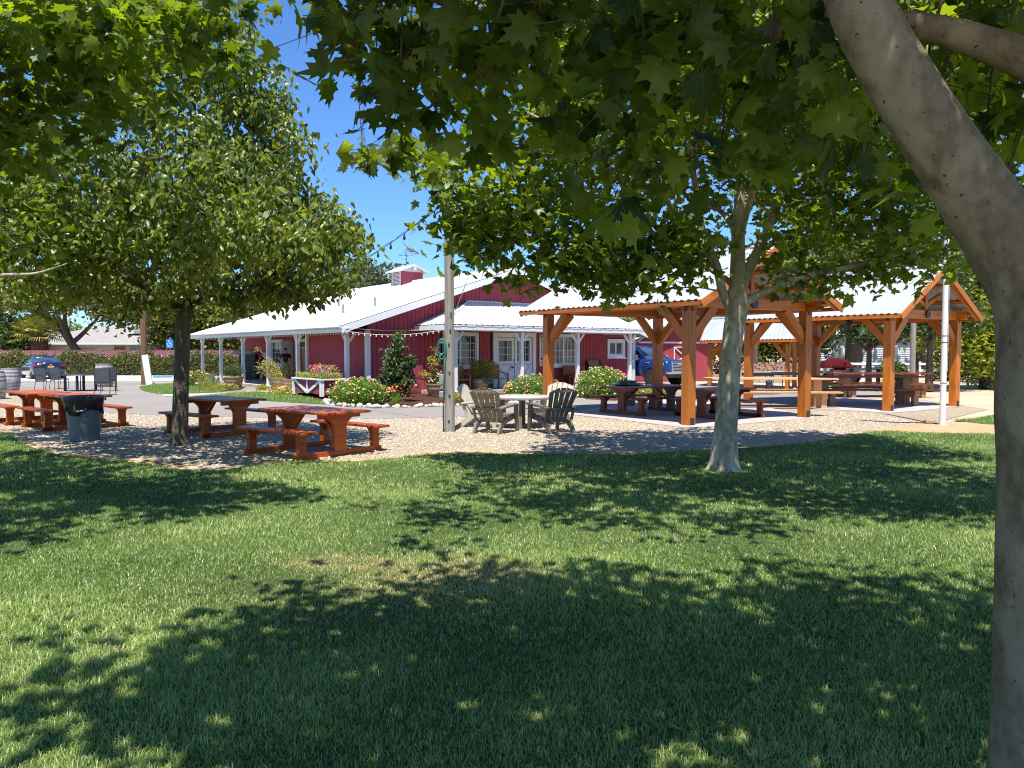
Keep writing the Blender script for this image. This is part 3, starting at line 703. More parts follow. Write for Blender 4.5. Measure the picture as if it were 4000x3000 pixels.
for t_, s_2 in ((3.6, 1.6), (7.6, 3.3), (2.2, 2.4)):
    z = RZ(s_2)-.03; m = MB(); m.tube([W(t_, s_2, z-.05), W(t_, s_2, z+.42)], .05, 8); m.build('vent_pipe', M['tin'], barn, smooth=True)
m = MB()
m.box(W(-.03, 3.05, 1.35), (.5, .012, .02), ang)
# weathervane with a crested quail over the compass arms
wv = thing('weathervane', 'metal weathervane with a crested quail standing on the cupola', 'weathervane', W(TC, 7.95, zc+.3), 0)
z0 = zc+.3; c0 = W(TC+.1, 7.95, 0); X = Vector((1, 0, 0))
m = MB(); m.tube([c0+Vector((0, 0, z0)), c0+Vector((0, 0, z0+1.35))], .022, 6); m.lathe([(0.001, -.07), (.06, -.03), (.07, 0), (.06, .03), (.001, .07)], c0+Vector((0, 0, z0+.55)), 10)
for d in (X, -X, Vector((0, 1, 0)), Vector((0, -1, 0))): m.tube([c0+Vector((0, 0, z0+.85)), c0+d*.42+Vector((0, 0, z0+.85))], .012, 5)
m.beam(c0-X*.2+Vector((0, 0, z0+1.1)), c0+X*.75+Vector((0, 0, z0+1.1)), .02, .025)
m.build('rod', M['iron'], wv)
for d, ch in ((X*.47, 'E'), (-X*.47, 'W'), (Vector((.02, .47, 0)), 'N'), (Vector((-.02, -.47, 0)), 'S')):
    text_mesh('compass_letter', ch, .2, M['iron'], wv, c0+d+Vector((0, 0, z0+.87)), (1, 0, 0), (0, 0, 1), .008)
m = MB(); bz = z0+1.24; cx = c0+X*.3
m.prism([cx+Vector((.35+.0, 0, bz-.05)), cx+Vector((.62, 0, bz-.12)), cx+Vector((.6, 0, bz-.2)), cx+Vector((.35, 0, bz-.14))], (0, .02, 0))
m.loft([[cx+Vector((x, math.cos(a)*r*.8, bz+zz+math.sin(a)*r)) for a in [k*PI/4 for k in range(8)]] for x, zz, r in ((-.43, .40, .03), (-.40, .42, .065), (-.33, .36, .07), (-.27, .25, .08), (-.12, .12, .17), (.08, .04, .18), (.25, -.03, .10), (.42, -.1, .03))])
m.tube([cx+Vector((-.41, 0, bz+.47)), cx+Vector((-.44, 0, bz+.57)), cx+Vector((-.52, 0, bz+.57)), cx+Vector((-.54, 0, bz+.5))], .02, 5)
for x in (-.02, .12): m.tube([cx+Vector((x, 0, bz-.08)), cx+Vector((x, 0, bz-.26))], .014, 4)
m.prism([cx+Vector((.3, 0, bz-.22)), cx+Vector((.62, 0, bz-.16)), cx+Vector((.7, 0, bz-.25)), cx+Vector((.62, 0, bz-.33)), cx+Vector((.3, 0, bz-.28))], (0, .02, 0))
m.build('quail', M['steel'], wv, smooth=True); wv.scale = (.72,)*3
# ================================================================ WELCOME sign, picture, lights
ws = thing('sign', 'tall white WELCOME sign with black upright lettering beside the white double door', 'sign', W(-.06, 9.85, 1.1))
m = MB(); m.prism([W(-.035, 9.66, 1.08), W(-.035, 9.98, 1.08), W(-.035, 9.98, 2.52), W(-.035, 9.66, 2.52)], nA*.03); m.build('board', M['white'], ws)
m = MB()
for a0, a1, z0_, z1_ in ((9.63, 9.66, 1.05, 2.55), (9.98, 10.01, 1.05, 2.55), (9.66, 9.98, 1.05, 1.08), (9.66, 9.98, 2.52, 2.55)): m.prism([W(-.033, a0, z0_), W(-.033, a1, z0_), W(-.033, a1, z1_), W(-.033, a0, z1_)], nA*.05)
m.build('frame', M['brownwood'], ws)
for k, ch in enumerate('WELCOME'): text_mesh('letter', ch, .23, M['iron'], ws, W(-.072, 9.82, 2.40-k*.2), B_, (0, 0, 1), .004)
ps = thing('picture_frame', 'small square picture in a pale frame between the porch windows', 'picture', W(12.0, 2.4, 1.9))
m = MB(); m.prism([W(11.75, 2.46, 1.85), W(12.3, 2.46, 1.85), W(12.3, 2.46, 2.3), W(11.75, 2.46, 2.3)], nB*.03); m.build('frame', M['stucco'], ps)
m = MB(); m.prism([W(11.83, 2.425, 1.93), W(12.22, 2.425, 1.93), W(12.22, 2.425, 2.22), W(11.83, 2.425, 2.22)], nB*.01); m.build('print', M['blackplastic'], ps)
# ================================================================ red shed with X door
sd = thing('shed', 'red shed with white roof, white trim band and white cross braced door', 'shed', (9.3, 43, 0))
SO = AT(2480, 1500, 43.5); SO.z = 0; SB = Vector((.955, .297, 0)).normalized(); SA = Vector((-SB.y, SB.x, 0))
def WS(s, t, z): return SO+SB*s+SA*t+Vector((0, 0, z))
LW = 5.0
m = MB(); m.prism([WS(0, 0, 0), WS(LW, 0, 0), WS(LW, 0, 2.65), WS(LW/2+.4, 0, 3.75), WS(0, 0, 2.65)], SA*5); m.build('wall', M['maroon'], sd)
m = MB(); boards(m, WS(0, -.001, 0), SB, -SA, LW, 0, lambda a: 2.6+(1.05*(a/(LW/2+.4)) if a < LW/2+.4 else 1.05*(LW-a)/(LW/2-.4)), .24, .012, .02); m.build('wall', M['red'], sd)
m = MB()
corr(m, WS(-.5, -.5, 2.42), WS(-.5, 5.4, 2.42), WS(LW/2+.4, -.5, 3.82), WS(LW/2+.4, 5.4, 3.82), .3, .02)
corr(m, WS(LW+.4, 5.4, 2.42), WS(LW+.4, -.5, 2.42), WS(LW/2+.4, 5.4, 3.82), WS(LW/2+.4, -.5, 3.82), .3, .02); m.build('roof', M['roofwhite'], sd)
m = MB(); m.beam(WS(-.5, -.5, 2.36), WS(LW/2+.4, -.5, 3.74), .04, .14); m.beam(WS(LW/2+.4, -.5, 3.74), WS(LW+.4, -.5, 2.36), .04, .14)
m.beam(WS(.2, -.04, 2.25), WS(LW, -.04, 2.25), .04, .1); m.build('trim', M['white'], sd)
m = MB(); x0, x1, zt = 2.45, 3.7, 1.98
for a, b in (((x0, 0), (x0, zt)), ((x1, 0), (x1, zt)), ((x0, zt), (x1, zt)), ((x0, .95), (x1, zt)), ((x0, zt), (x1, .95)), ((x0, .95), (x1, .95)), ((x0, 0), (x1, .95)), ((x0, .95), (x1, 0))):
    m.beam(WS(a[0], -.05, a[1]), WS(b[0], -.05, b[1]), .04, .1, SA)
m.build('door_trim', M['white'], sd)
# white lower barn roof wing between barn and shed
wg = thing('lean_to', 'low white roofed wing seen between the barn corner and the shed', 'lean-to', AT(2560, 1400, 49))
c1 = AT(2410, 1330, 47); m = MB(); corr(m, (5.9, 46, 2.6), (11, 47.8, 2.6), (4.7, 50.5, 3.6), (10, 52.2, 3.6), .3, .02); m.build('roof', M['roofwhite'], wg)
m = MB(); m.prism([(6, 46.4, 0), (10.8, 48.1, 0), (9.9, 51.5, 0), (5, 50, 0)], (0, 0, 2.55)); m.build('wall', M['maroon'], wg)
# ================================================================ PAVILIONS
def pavilion(name, label, Apt, e1v, e2v, H, pw, pitch, ov1, ov2, matp='stain', fan=True, group='timber pavilions with pale metal roofs', period=.2):
    """Apt: post nearest; e1v: to the right post (gable side); e2v: to the back post; ridge along e2"""
    A0 = Vector(Apt); e1 = Vector(e1v); e2 = Vector(e2v); u1 = e1.normalized(); u2 = e2.normalized(); Z = Vector((0, 0, 1))
    rt = thing(name, label, 'pavilion', A0, 0, group); ps_ = [A0, A0+e1, A0+e2, A0+e1+e2]
    for i, p in enumerate(ps_):
        m = MB(); m.beam(p+Z*.03, p+Z*(H-.0), pw, pw, u1); o = m.build('post', M[matp], rt, bevel=.008)
        m = MB(); m.beam(p-u2*(pw/2+.012)+Z*.03, p-u2*(pw/2+.012)+Z*.2, pw*.55, .012, u2); m.beam(p+u1*(pw/2+.012)+Z*.03, p+u1*(pw/2+.012)+Z*.2, .012, pw*.55, u2)
        m.build('base_bracket', M['iron'], o)
    bh = .26; zb = H+bh/2
    for p, q, d in ((A0, A0+e2, u2), (A0+e1, A0+e1+e2, u2)):
        m = MB(); m.beam(p-d*(ov2*.55)+Z*zb, q+d*(ov2*.55)+Z*zb, pw*.8, bh)
        m.build('eave_beam', M[matp], rt, bevel=.006)
    for p, q in ((A0, A0+e1), (A0+e2, A0+e1+e2)):
        m = MB(); m.beam(p+u1*pw*.42+Z*(zb-.003), q-u1*pw*.42+Z*(zb-.003), pw*.78, bh-.006)
        m.build('tie_beam', M[matp], rt, bevel=.006)
    bl = .78
    for i, p in enumerate(ps_):
        for d in ((u1 if i in (0, 2) else -u1), (u2 if i in (0, 1) else -u2)):
            m = MB(); m.beam(p+Z*(H-bl)+d*.02, p+d*bl+Z*(H+.02), pw*.55, pw*.9, Z); m.build('knee_brace', M[matp], rt)
    m = MB()                             # black plates on the beam ends
    for i, p in enumerate(ps_):
        for d, w2 in ((u2 * (-1 if i in (0, 1) else 1), u1), (u1*(-1 if i in (0, 2) else 1), u2)):
            m.beam(p+d*(pw*.46)+Z*(H-.1), p+d*(pw*.46)+Z*(H+bh*.95), pw*.5 if True else .1, .03, d)
    m.build('bracket', M['iron'], rt)
    mid = e1*.5; half = e1.length/2; zr0 = H+bh; rise = math.tan(pitch)*half; cp, sp = math.cos(pitch), math.sin(pitch)
    nr = 5; Lt = e2.length+2*ov2
    for k in range(nr):
        o = A0+mid-u2*(ov2-.06)+u2*((Lt-.12)*k/(nr-1))
        for sg in (-1, 1):
            ex = half+ov1-.05
            rf = MB(); rf.beam(o+u1*sg*ex+Z*(zr0+rise-ex*math.tan(pitch)-.03), o+Z*(zr0+rise-.03), .09, .16); rf.build('rafter', M[matp], rt)
    m = MB(); kz = zr0
    for o in (A0+mid-u2*.0, A0+mid+e2):
        m.beam(o+Z*(kz-.02), o+Z*(kz+rise-.1), .13, .13, u1)
        for sg in (-1, 1): m.beam(o+Z*(kz+.12), o+u1*sg*half*.5+Z*(kz+rise*.5-.08), .1, .11, Z)
    m.beam(A0+mid-u2*(ov2-.02)+Z*(kz+rise-.02), A0+mid+e2+u2*(ov2-.02)+Z*(kz+rise-.02), .09, .2)
    m.build('king_post', M[matp], rt)
    m = MB()
    for o in (A0+mid-u2*(pw*.5), A0+mid+e2+u2*(pw*.5)): m.lathe([(.001, -.02), (.13, -.02), (.13, .02), (.001, .02)], o+Z*(H+bh*.55), 12, u2)
    m.build('truss_plate', M['iron'], rt)
    m = MB()
    for sg in (-1, 1):
        for q in (.04, .35, .68, .96):
            ex = (half+ov1)*q; p0 = A0+mid+u1*sg*ex+Z*(zr0+rise-ex*math.tan(pitch)+.055)
            m.beam(p0-u2*(ov2-.04), p0+e2+u2*(ov2-.04), .13, .04, (u1*sg*math.sin(pitch)+Z*math.cos(pitch)))
    m.build('purlin', M[matp], rt)
    m = MB(); ex = half+ov1+.06; up = .09
    for sg in (-1, 1):
        c0_ = A0+mid-u2*ov2; c1_ = A0+mid+e2+u2*ov2; ze = zr0+rise-ex*math.tan(pitch)+up; zr_ = zr0+rise+up
        corr(m, c0_+u1*sg*ex+Z*ze, c1_+u1*sg*ex+Z*ze, c0_+Z*zr_, c1_+Z*zr_, period, .024)
    m.tube([A0+mid-u2*ov2+Z*(zr0+rise+up+.02), A0+mid+e2+u2*ov2+Z*(zr0+rise+up+.02)], .07, 6)
    m.build('roof', M['roofpav'], rt)
    m = MB()                             # verge boards
    for o in (A0+mid-u2*(ov2+.02), A0+mid+e2+u2*(ov2+.02)):
        for sg in (-1, 1): m.beam(o+u1*sg*ex+Z*(zr0+rise-ex*math.tan(pitch)-.0), o+Z*(zr0+rise+.0), .035, .17)
    for sg in (-1, 1):
        p0 = A0+mid+u1*sg*(ex-.02)+Z*(zr0+rise-ex*math.tan(pitch)+.02); m.beam(p0-u2*ov2, p0+e2+u2*ov2, .03, .10)
    m.build('verge_board', M[matp], rt)
    if fan:
        c = A0+mid+e2*.5; zf = H-.05
        ft = thing('ceiling_fan', 'ceiling fan hanging under the '+fan, 'fan', c+Z*zf, .3, 'ceiling fans under the pavilion roofs')
        m = MB(); m.tube([c+Z*(zr0+rise-.1), c+Z*zf], .018, 6); m.lathe([(.03, .1), (.12, .06), (.13, -.04), (.06, -.1), (.001, -.11)], c+Z*zf, 14); m.build('motor', M['iron'], ft, smooth=True)
        for k in range(5):
            a = k*2*PI/5+.35; d = Vector((math.cos(a), math.sin(a), 0)); m = MB(); m.beam(c+d*.14+Z*zf, c+d*.72+Z*(zf), .13, .012, (d.y*.12, -d.x*.12, 1)); m.build('blade', M['blackplastic'], ft)
    return rt
PA, PB, PC = G(2688, 1665), G(3140, 1634), G(2142, 1612)
pavilion('pavilion', 'nearest timber pavilion, its corner post in front beside the pale tree trunk', PA, PB-PA, PC-PA, 2.78, .235, math.radians(29), .36, .72, fan='nearest pavilion roof')
QA, QB = G(3468, 1609), G(3726, 1590); QC = Vector((7.97, 25.9, 0))
pavilion('pavilion', 'right hand timber pavilion behind the white flagpole', QA, QB-QA, QC-QA, 2.72, .23, math.radians(33), .35, .55, fan='right hand pavilion roof')
RA = Vector((12.4, 34.6, 0)); RC = Vector((9.85, 38.3, 0))
pavilion('pavilion', 'small farthest timber pavilion in front of the red shed', RA, Vector((1.3, 2.7, 0)), RC-RA, 2.2, .2, math.radians(30), .4, .5, fan=False)
# blue tarp lying over the near pavilion ridge end is only glimpsed: leave it out
# ================================================================ far houses
def house(name, label, c, w, dpt, hw_, hr, rz, wins, doors=(), rm='shingle', wm='stucco'):
    rt = thing(name, label, 'house', c, rz)
    m = MB(); m.box((0, 0, hw_/2), (w, dpt, hw_)); m.build('wall', M[wm], rt, local=True)
    m = MB(); o = .5; a, b = w/2+o, dpt/2+o; r = w/2-dpt/2
    m.add([(-a, -b, hw_), (a, -b, hw_), (a, b, hw_), (-a, b, hw_), (-r, 0, hw_+hr), (r, 0, hw_+hr)], [(0, 1, 5, 4), (1, 2, 5), (2, 3, 4, 5), (3, 0, 4), (3, 2, 1, 0)]); m.build('roof', M[rm], rt, local=True)
    m = MB(); m.box((0, -b, hw_-.08), (2*a, .05, .18)); m.build('fascia', M['white'], rt, local=True)
    for x, w2, z0_, z1_ in wins:
        m = MB(); m.box((x, -dpt/2-.02, (z0_+z1_)/2), (w2+.15, .05, z1_-z0_+.15)); f = m.build('window', M['white'], rt, local=True)
        m = MB(); m.box((x, -dpt/2-.05, (z0_+z1_)/2), (w2, .04, z1_-z0_)); m.build('pane', M['curtainglass'], f, local=True)
    for x in doors:
        m = MB(); m.box((x, -dpt/2-.03, 1.1), (1.0, .06, 2.2)); f = m.build('door', M['brownwood'], rt, local=True)
        m = MB(); m.box((x, -dpt/2-.07, 1.55), (.5, .03, .7)); m.build('pane', M['white'], f, local=True)
    return rt
hc = AT(520, 1372, 78); hc.z = 0
hh = house('house', 'long white house with grey hipped roof behind the red fence', hc, 15.5, 8, 2.55, 1.7, math.radians(4), [(-2.6, 1.5, 1.0, 2.0), (2.4, 2.2, 1.0, 2.1)], [.4])
hb = AT(255, 1372, 80); hb.z = 0
h2 = house('house', 'white garage wing with dark roof beside the palm tree', hb, 8.5, 7, 2.5, 1.3, math.radians(-3), [(2.3, 1.6, 1.0, 2.0)])
ac = thing('cooler_unit', 'beige louvred cooler unit on the far house roof', 'air cooler', AT(530, 1300, 76))
c = AT(530, 1286, 76); m = MB(); m.box(c, (1.3, 1.1, .9)); m.build('cabinet', M['stucco'], ac)
m = MB()
for k in range(5): m.box(c+Vector((.35, -.58, -.3+k*.15)), (.55, .03, .06))
m.build('louver', M['trimgrey'], ac)
hd = AT(20, 1372, 90); hd.z = 0
house('house', 'low grey roofed house at far left behind the hedge', hd, 9, 7, 2.0, .9, 0, [])
# white sided building on the right
wb = AT(3350, 1372, 62); wb.z = 0
wbt = thing('outbuilding', 'white lap sided building beyond the gravel lot on the right', 'building', wb, math.radians(-6))
m = MB(); m.box((0, 2, 1.55), (8.6, 4, 3.1)); 
for k in range(17): m.prism([(-4.3, -.0, .1+k*.18), (4.3, -.0, .1+k*.18), (4.3, -.03, .1+k*.18), (-4.3, -.03, .1+k*.18)], (0, 0, .03))
m.build('wall', M['whitesiding'], wbt, local=True)
m = MB(); m.prism([(-4.6, -.4, 3.05), (-4.6, 4.4, 3.05), (-4.6, 2, 3.9)], (9.2, 0, 0)); m.build('roof', M['roofwhite'], wbt, local=True)
m = MB(); m.box((-1.6, -.05, 1.7), (1.0, .06, .9)); m.box((2.6, -.05, 1.75), (1.1, .06, .95)); f = m.build('window', M['white'], wbt, local=True)
m = MB(); m.box((-1.6, -.09, 1.7), (.84, .03, .74)); m.box((2.6, -.09, 1.75), (.94, .03, .8)); m.build('pane', M['curtainglass'], f, local=True)
# ================================================================ fences
def slat_mat():
    m, nt, p = newmat('maroon slat fence'); tc = nt.nodes.new('ShaderNodeTexCoord'); w = nt.nodes.new('ShaderNodeTexWave')
    mp = nt.nodes.new('ShaderNodeMapping'); mp.inputs['Rotation'].default_value = (0, math.radians(32), 0)
    w.wave_type = 'BANDS'; w.bands_direction = 'Z'; w.inputs['Scale'].default_value = 2.3; w.inputs['Distortion'].default_value = .4
    nt.links.new(tc.outputs['Object'], mp.inputs[0]); nt.links.new(mp.outputs[0], w.inputs[0])
    nt.links.new(ramp(nt, [(.35, (.13, .012, .03)), (.62, (.42, .20, .22))], w.outputs[0]), p.inputs['Base Color']); p.inputs['Roughness'].default_value = .6
    bump(nt, p, w.outputs[0], .6, .03); return m
F0, F1 = AT(-250, 1400, 63), AT(1000, 1400, 60); F0.z = F1.z = 0; Z = Vector((0, 0, 1))
ft = thing('fence', 'maroon slatted chain link fence behind the clipped hedge', 'fence', (F0+F1)/2)
m = MB(); m.beam(F0+Z*.9, F1+Z*.9, .05, 1.75); m.build('slat_panel', slat_mat(), ft)
for k in range(14):
    p = F0.lerp(F1, k/13); m = MB(); m.tube([p, p+Z*1.85], .05, 6); m.build('fence_post', M['maroon'], ft)
m = MB(); m.tube([F0+Z*1.8, F1+Z*1.8], .03, 6); m.build('top_rail', M['maroon'], ft)
R0, R1 = AT(3050, 1430, 50), AT(4300, 1430, 46); R0.z = R1.z = 0
ft = thing('fence', 'white two rail fence crossing the far side of the dirt lot', 'fence', (R0+R1)/2)
for k in range(12):
    p = R0.lerp(R1, k/11); m = MB(); m.box(p+Z*.55, (.12, .12, 1.1)); m.build('fence_post', M['white'], ft)
for z in (.95, .55): m = MB(); m.beam(R0+Z*z+Vector((0, -.08, 0)), R1+Z*z+Vector((0, -.08, 0)), .04, .14); m.build('rail', M['white'], ft)
# ================================================================ PICNIC TABLES
def picnic(name, label, mat, group='picnic tables with attached benches'):
    rt = thing(name, label, 'picnic table', (0, 0, 0), 0, group)
    L = 1.88
    m = MB()
    for k in range(5): m.box((0, -.38+.19*k, .735), (L, .182, .04))
    m.build('table_top', M[mat], rt, local=True, bevel=.005)
    for sx in (-1, 1):
        x = sx*.68
        m = MB(); m.prism([(x-.04, -.125, .09), (x-.04, .125, .09), (x-.04, .125, .50), (x-.04, .15, .56), (x-.04, .24, .635), (x-.04, .24, .64), (x-.04, -.24, .64), (x-.04, -.24, .635), (x-.04, -.15, .56), (x-.04, -.125, .50)], (.08, 0, 0)); m.beam((x, -.42, .676), (x, .42, .676), .09, .074, (0, 0, 1))
        m.build('pedestal', M[mat], rt, local=True, bevel=.004)
        m = MB(); m.beam((x, -.90, .05), (x, .90, .05), .09, .10, (0, 0, 1)); m.build('base_rail', M[mat], rt, local=True, bevel=.004)
        m = MB(); m.beam((x-sx*.03, 0, .3), (x-sx*.42, 0, .69), .04, .08, (0, 1, 0)); m.build('brace', M[mat], rt, local=True)
        for sy in (-1, 1):
            y = sy*.77; m = MB()
            m.prism([(x-.045, y-.075, .0), (x-.045, y+.075, .0), (x-.045, y+.07, .36), (x-.045, y+.11, .426), (x-.045, y-.11, .426), (x-.045, y-.07, .36)], (.09, 0, 0))
            m.prism([(x-.045*sx-sx*.0, y-.03, .43), (x-sx*.17, y-.03, .425), (x-sx*.045, y-.03, .27)], (0, .06, 0))
            m.build('bench_leg', M[mat], rt, local=True)
    for sy in (-1, 1):
        y = sy*.77; m = MB(); m.box((0, y-.075, .45), (1.84, .145, .042)); m.box((0, y+.075, .45), (1.84, .145, .042)); m.build('bench_seat', M[mat], rt, local=True, bevel=.005)
    return rt
pt = picnic('picnic_table', 'red stained picnic table nearest the lawn, its bench ends on the gravel', 'redstain')
a38 = math.radians(-38)
place(pt, (-3.42, 13.22, .0), a38)
copy_tree(pt, (-6.2, 16.4, 0), a38, 'red stained picnic table directly behind the dark rough barked tree trunk')
copy_tree(pt, (-10.06, 17.67, 0), math.radians(-42), 'red stained picnic table partly hidden by the blue grey bin')
copy_tree(pt, (-11.75, 19.0, 0), math.radians(-42), 'red stained picnic table behind the bin table, nearest the wine barrels')
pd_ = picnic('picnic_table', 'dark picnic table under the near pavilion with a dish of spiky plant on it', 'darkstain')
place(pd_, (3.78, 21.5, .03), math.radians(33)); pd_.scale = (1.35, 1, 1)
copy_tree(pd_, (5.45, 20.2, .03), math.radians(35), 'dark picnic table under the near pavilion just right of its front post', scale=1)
def long_table(name, label, top, leg, L):
    rt = thing(name, label, 'picnic table', (0, 0, 0), 0, 'long communal tables')
    m = MB()
    for k in range(4): m.box((0, -.36+.24*k, .9), (L, .232, .05))
    m.build('table_top', M[top], rt, local=True, bevel=.005)
    for sx in (-1, 1):
        x = sx*L*.36
        m = MB(); m.box((x, 0, .66), (.24, .5, .43)); m.build('pedestal', M[leg], rt, local=True)
        m = MB(); m.box((x, 0, .40), (.16, 1.75, .16)); m.build('cross_beam', M[leg], rt, local=True)
        for sy in (-1, 1): m = MB(); m.box((x, sy*.72, .17), (.16, .16, .33)); m.build('leg', M[leg], rt, local=True)
        for sy in (-.2, .2): m = MB(); m.box((x, sy, .17), (.18, .16, .33)); m.build('leg', M[leg], rt, local=True)
    for sy in (-1, 1):
        m = MB(); m.box((0, sy*.78-.08, .51), (L*.98, .155, .05)); m.box((0, sy*.78+.08, .51), (L*.98, .155, .05)); m.build('bench_seat', M[top], rt, local=True, bevel=.005)
    return rt
lt = long_table('long_table', 'long pale wood table between the near and right hand pavilions', 'palewood', 'palewood', 3.9)
place(lt, (8.0, 23.9, 0), math.radians(-2))
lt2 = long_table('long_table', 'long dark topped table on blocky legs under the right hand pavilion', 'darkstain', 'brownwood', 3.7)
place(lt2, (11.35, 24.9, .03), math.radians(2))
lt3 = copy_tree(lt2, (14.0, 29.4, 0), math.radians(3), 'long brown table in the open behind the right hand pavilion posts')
# ================================================================ PLANTS helper
def blades_np(name, c, n, L, w, spread, mat, parent, up=1.0, curl=.5, base=.05):
    c = np.array(c); az = RNG.random(n)*2*PI; tilt = RNG.random(n)*spread; l = L*(.6+.4*RNG.random(n)); V = []; T = []; R = []
    for i in range(n):
        d = np.array([math.cos(az[i])*math.sin(tilt[i]), math.sin(az[i])*math.sin(tilt[i]), math.cos(tilt[i])*up]); sd = np.array([-math.sin(az[i]), math.cos(az[i]), 0])
        o = c+np.array([math.cos(az[i]), math.sin(az[i]), 0])*base*RNG.random(); k = len(V)
        for t, ww in ((0, 1), (.4, .9), (.75, .6)):
            p = o+d*l[i]*t-np.array([0, 0, 1])*curl*l[i]*t*t*math.sin(tilt[i]); V += [p-sd*w*ww/2, p+sd*w*ww/2]
        V.append(o+d*l[i]-np.array([0, 0, 1])*curl*l[i]*math.sin(tilt[i]))
        T += [(k, k+1, k+3), (k, k+3, k+2), (k+2, k+3, k+5), (k+2, k+5, k+4), (k+4, k+5, k+6)]; R += [RNG.random()]*7
    return np_mesh(name, V, T, R, mat, parent)
def ball_pts(c, r, n, shell=.35, zmin=None):
    P = ell_sample([(c, r)], n, shell); 
    if zmin is not None: P = P[P[:, 2] > zmin]
    return P
def flowers(name, P, size, mat, parent):
    tv, tf = tmpl([(0, 0), (.35, .1), (.5, .5), (.3, .9), (0, 1)], .5, .18, -.1); tv = tv-np.array([0, .5, 0])
    return leaves(name, P, size, (tv, tf), mat, parent, droop=0, flat=1.4)
def bush(label, c, r, n, ls, lm, flist=(), name='shrub', cat='shrub', group=None, stems=8, T=T_DIA, droop=-.2):
    c = Vector(c); rt = thing(name, label, cat, (c.x, c.y, 0), 0, group)
    m = MB()
    for k in range(stems):
        a = random.random()*2*PI; e = c+Vector((math.cos(a)*r[0]*.7*random.random(), math.sin(a)*r[1]*.7*random.random(), r[2]*.6)); m.tube([(c.x, c.y, max(0, c.z-r[2])), c.lerp(e, .5)+Vector((0, 0, -.1)), e], [.018, .012, .006], 5)
    m.build('stems', M['roughbark'], rt)
    P = ball_pts(tuple(c), r, n, .3, .02); leaves('foliage', P, ls, T, M[lm], rt, droop, 1.0)
    for fm, fn, fs in flist:
        d = unit(RNG.normal(size=(fn*2, 3))); d = d[d[:, 2] > -.35][:fn]; k = (1.0+.06*RNG.random(len(d)))[:, None]
        Q = np.array(c)+d*np.array(r)*k; Q = Q[Q[:, 2] > .05]; Q = np.repeat(Q, 3, 0)+RNG.normal(size=(len(Q)*3, 3))*fs*.3
        flowers('flowers', Q, fs, M[fm], rt)
    return rt
def gz(u, v, h=0): p = G(u, v); p.z = h; return p
lf = [('fy', 55, .05), ('fp', 70, .05)]
LG = 'lantana shrubs by the barn'
bush('rounded lantana with yellow and pink flowers beside the corner post of the barn', gz(1401, 1582, .36), (.98, .75, .52), 5200, .075, 'lant', lf, 'flowering_shrub', 'shrub', LG)
bush('lantana with pink and yellow flowers in front of the white double doors', gz(2085, 1562, .36), (1.0, .75, .55), 5200, .075, 'lant', lf, 'flowering_shrub', 'shrub', LG)
bush('largest lantana, full of yellow and pink flowers, beside the near pavilion table', gz(2350, 1552, .42), (1.05, .9, .72), 6500, .075, 'lant', [('fy', 90, .05), ('fp', 100, .05)], 'flowering_shrub', 'shrub', LG)
bush('low yellowish groundcover mound seen beneath the near pavilion table', gz(2520, 1542, .12), (1.0, .7, .28), 2600, .08, 'olive', [('fw', 40, .06)], 'shrub', 'shrub')
# tall red-leaved shrub against the gable wall
tp = gz(1552, 1569); n3 = []
ts = tree('tall_shrub', 'tall narrow glossy shrub against the red gable wall', 'shrub', tp, [([tp, tp+Vector((0, 0, .8)), tp+Vector((.05, 0, 1.6)), tp+Vector((0, 0, 2.25))], [.04, .03, .02, .012])],
          [(tp+Vector((0, 0, .75)), (.62, .5, .65)), (tp+Vector((-.05, 0, 1.5)), (.40, .36, .6)), (tp+Vector((.02, 0, 2.15)), (.25, .22, .45)), (tp+Vector((.45, 0, 1.4)), (.2, .2, .25)), (tp+Vector((-.5, 0, .25)), (.4, .3, .25))], 130, 22, .125, T_PEAR, M['redshrub'], M['roughbark'], spread=.10, twr=.006, tsides=6)
g = thing('daylily', 'spiky strap leaved clump with orange flowers below the tall shrub', 'plant', gz(1548, 1583)); blades_np('leaves', gz(1548, 1583), 130, .62, .02, 1.1, M['lant'], g, curl=.35)
P = np.array(gz(1548, 1583, .55))+RNG.normal(size=(30, 3))*np.array([.3, .2, .07]); flowers('flowers', P, .08, M['fo'], g)
bush('small reddish leaved shrub left of the tall glossy shrub', gz(1492, 1555, .3), (.35, .3, .32), 900, .07, 'redshrub', (), stems=5)
bush('low yellow green groundcover at the foot of the grey pole', gz(1800, 1568, .1), (.7, .4, .22), 1500, .06, 'olive')
bush('small lime green mound behind the round patio table', gz(2000, 1572, .1), (.35, .3, .2), 700, .06, 'olive')
bush('pale dry flowering tuft left of the door lantana', gz(1995, 1548, .25), (.3, .25, .3), 500, .07, 'grassy', [('fo', 10, .06)])
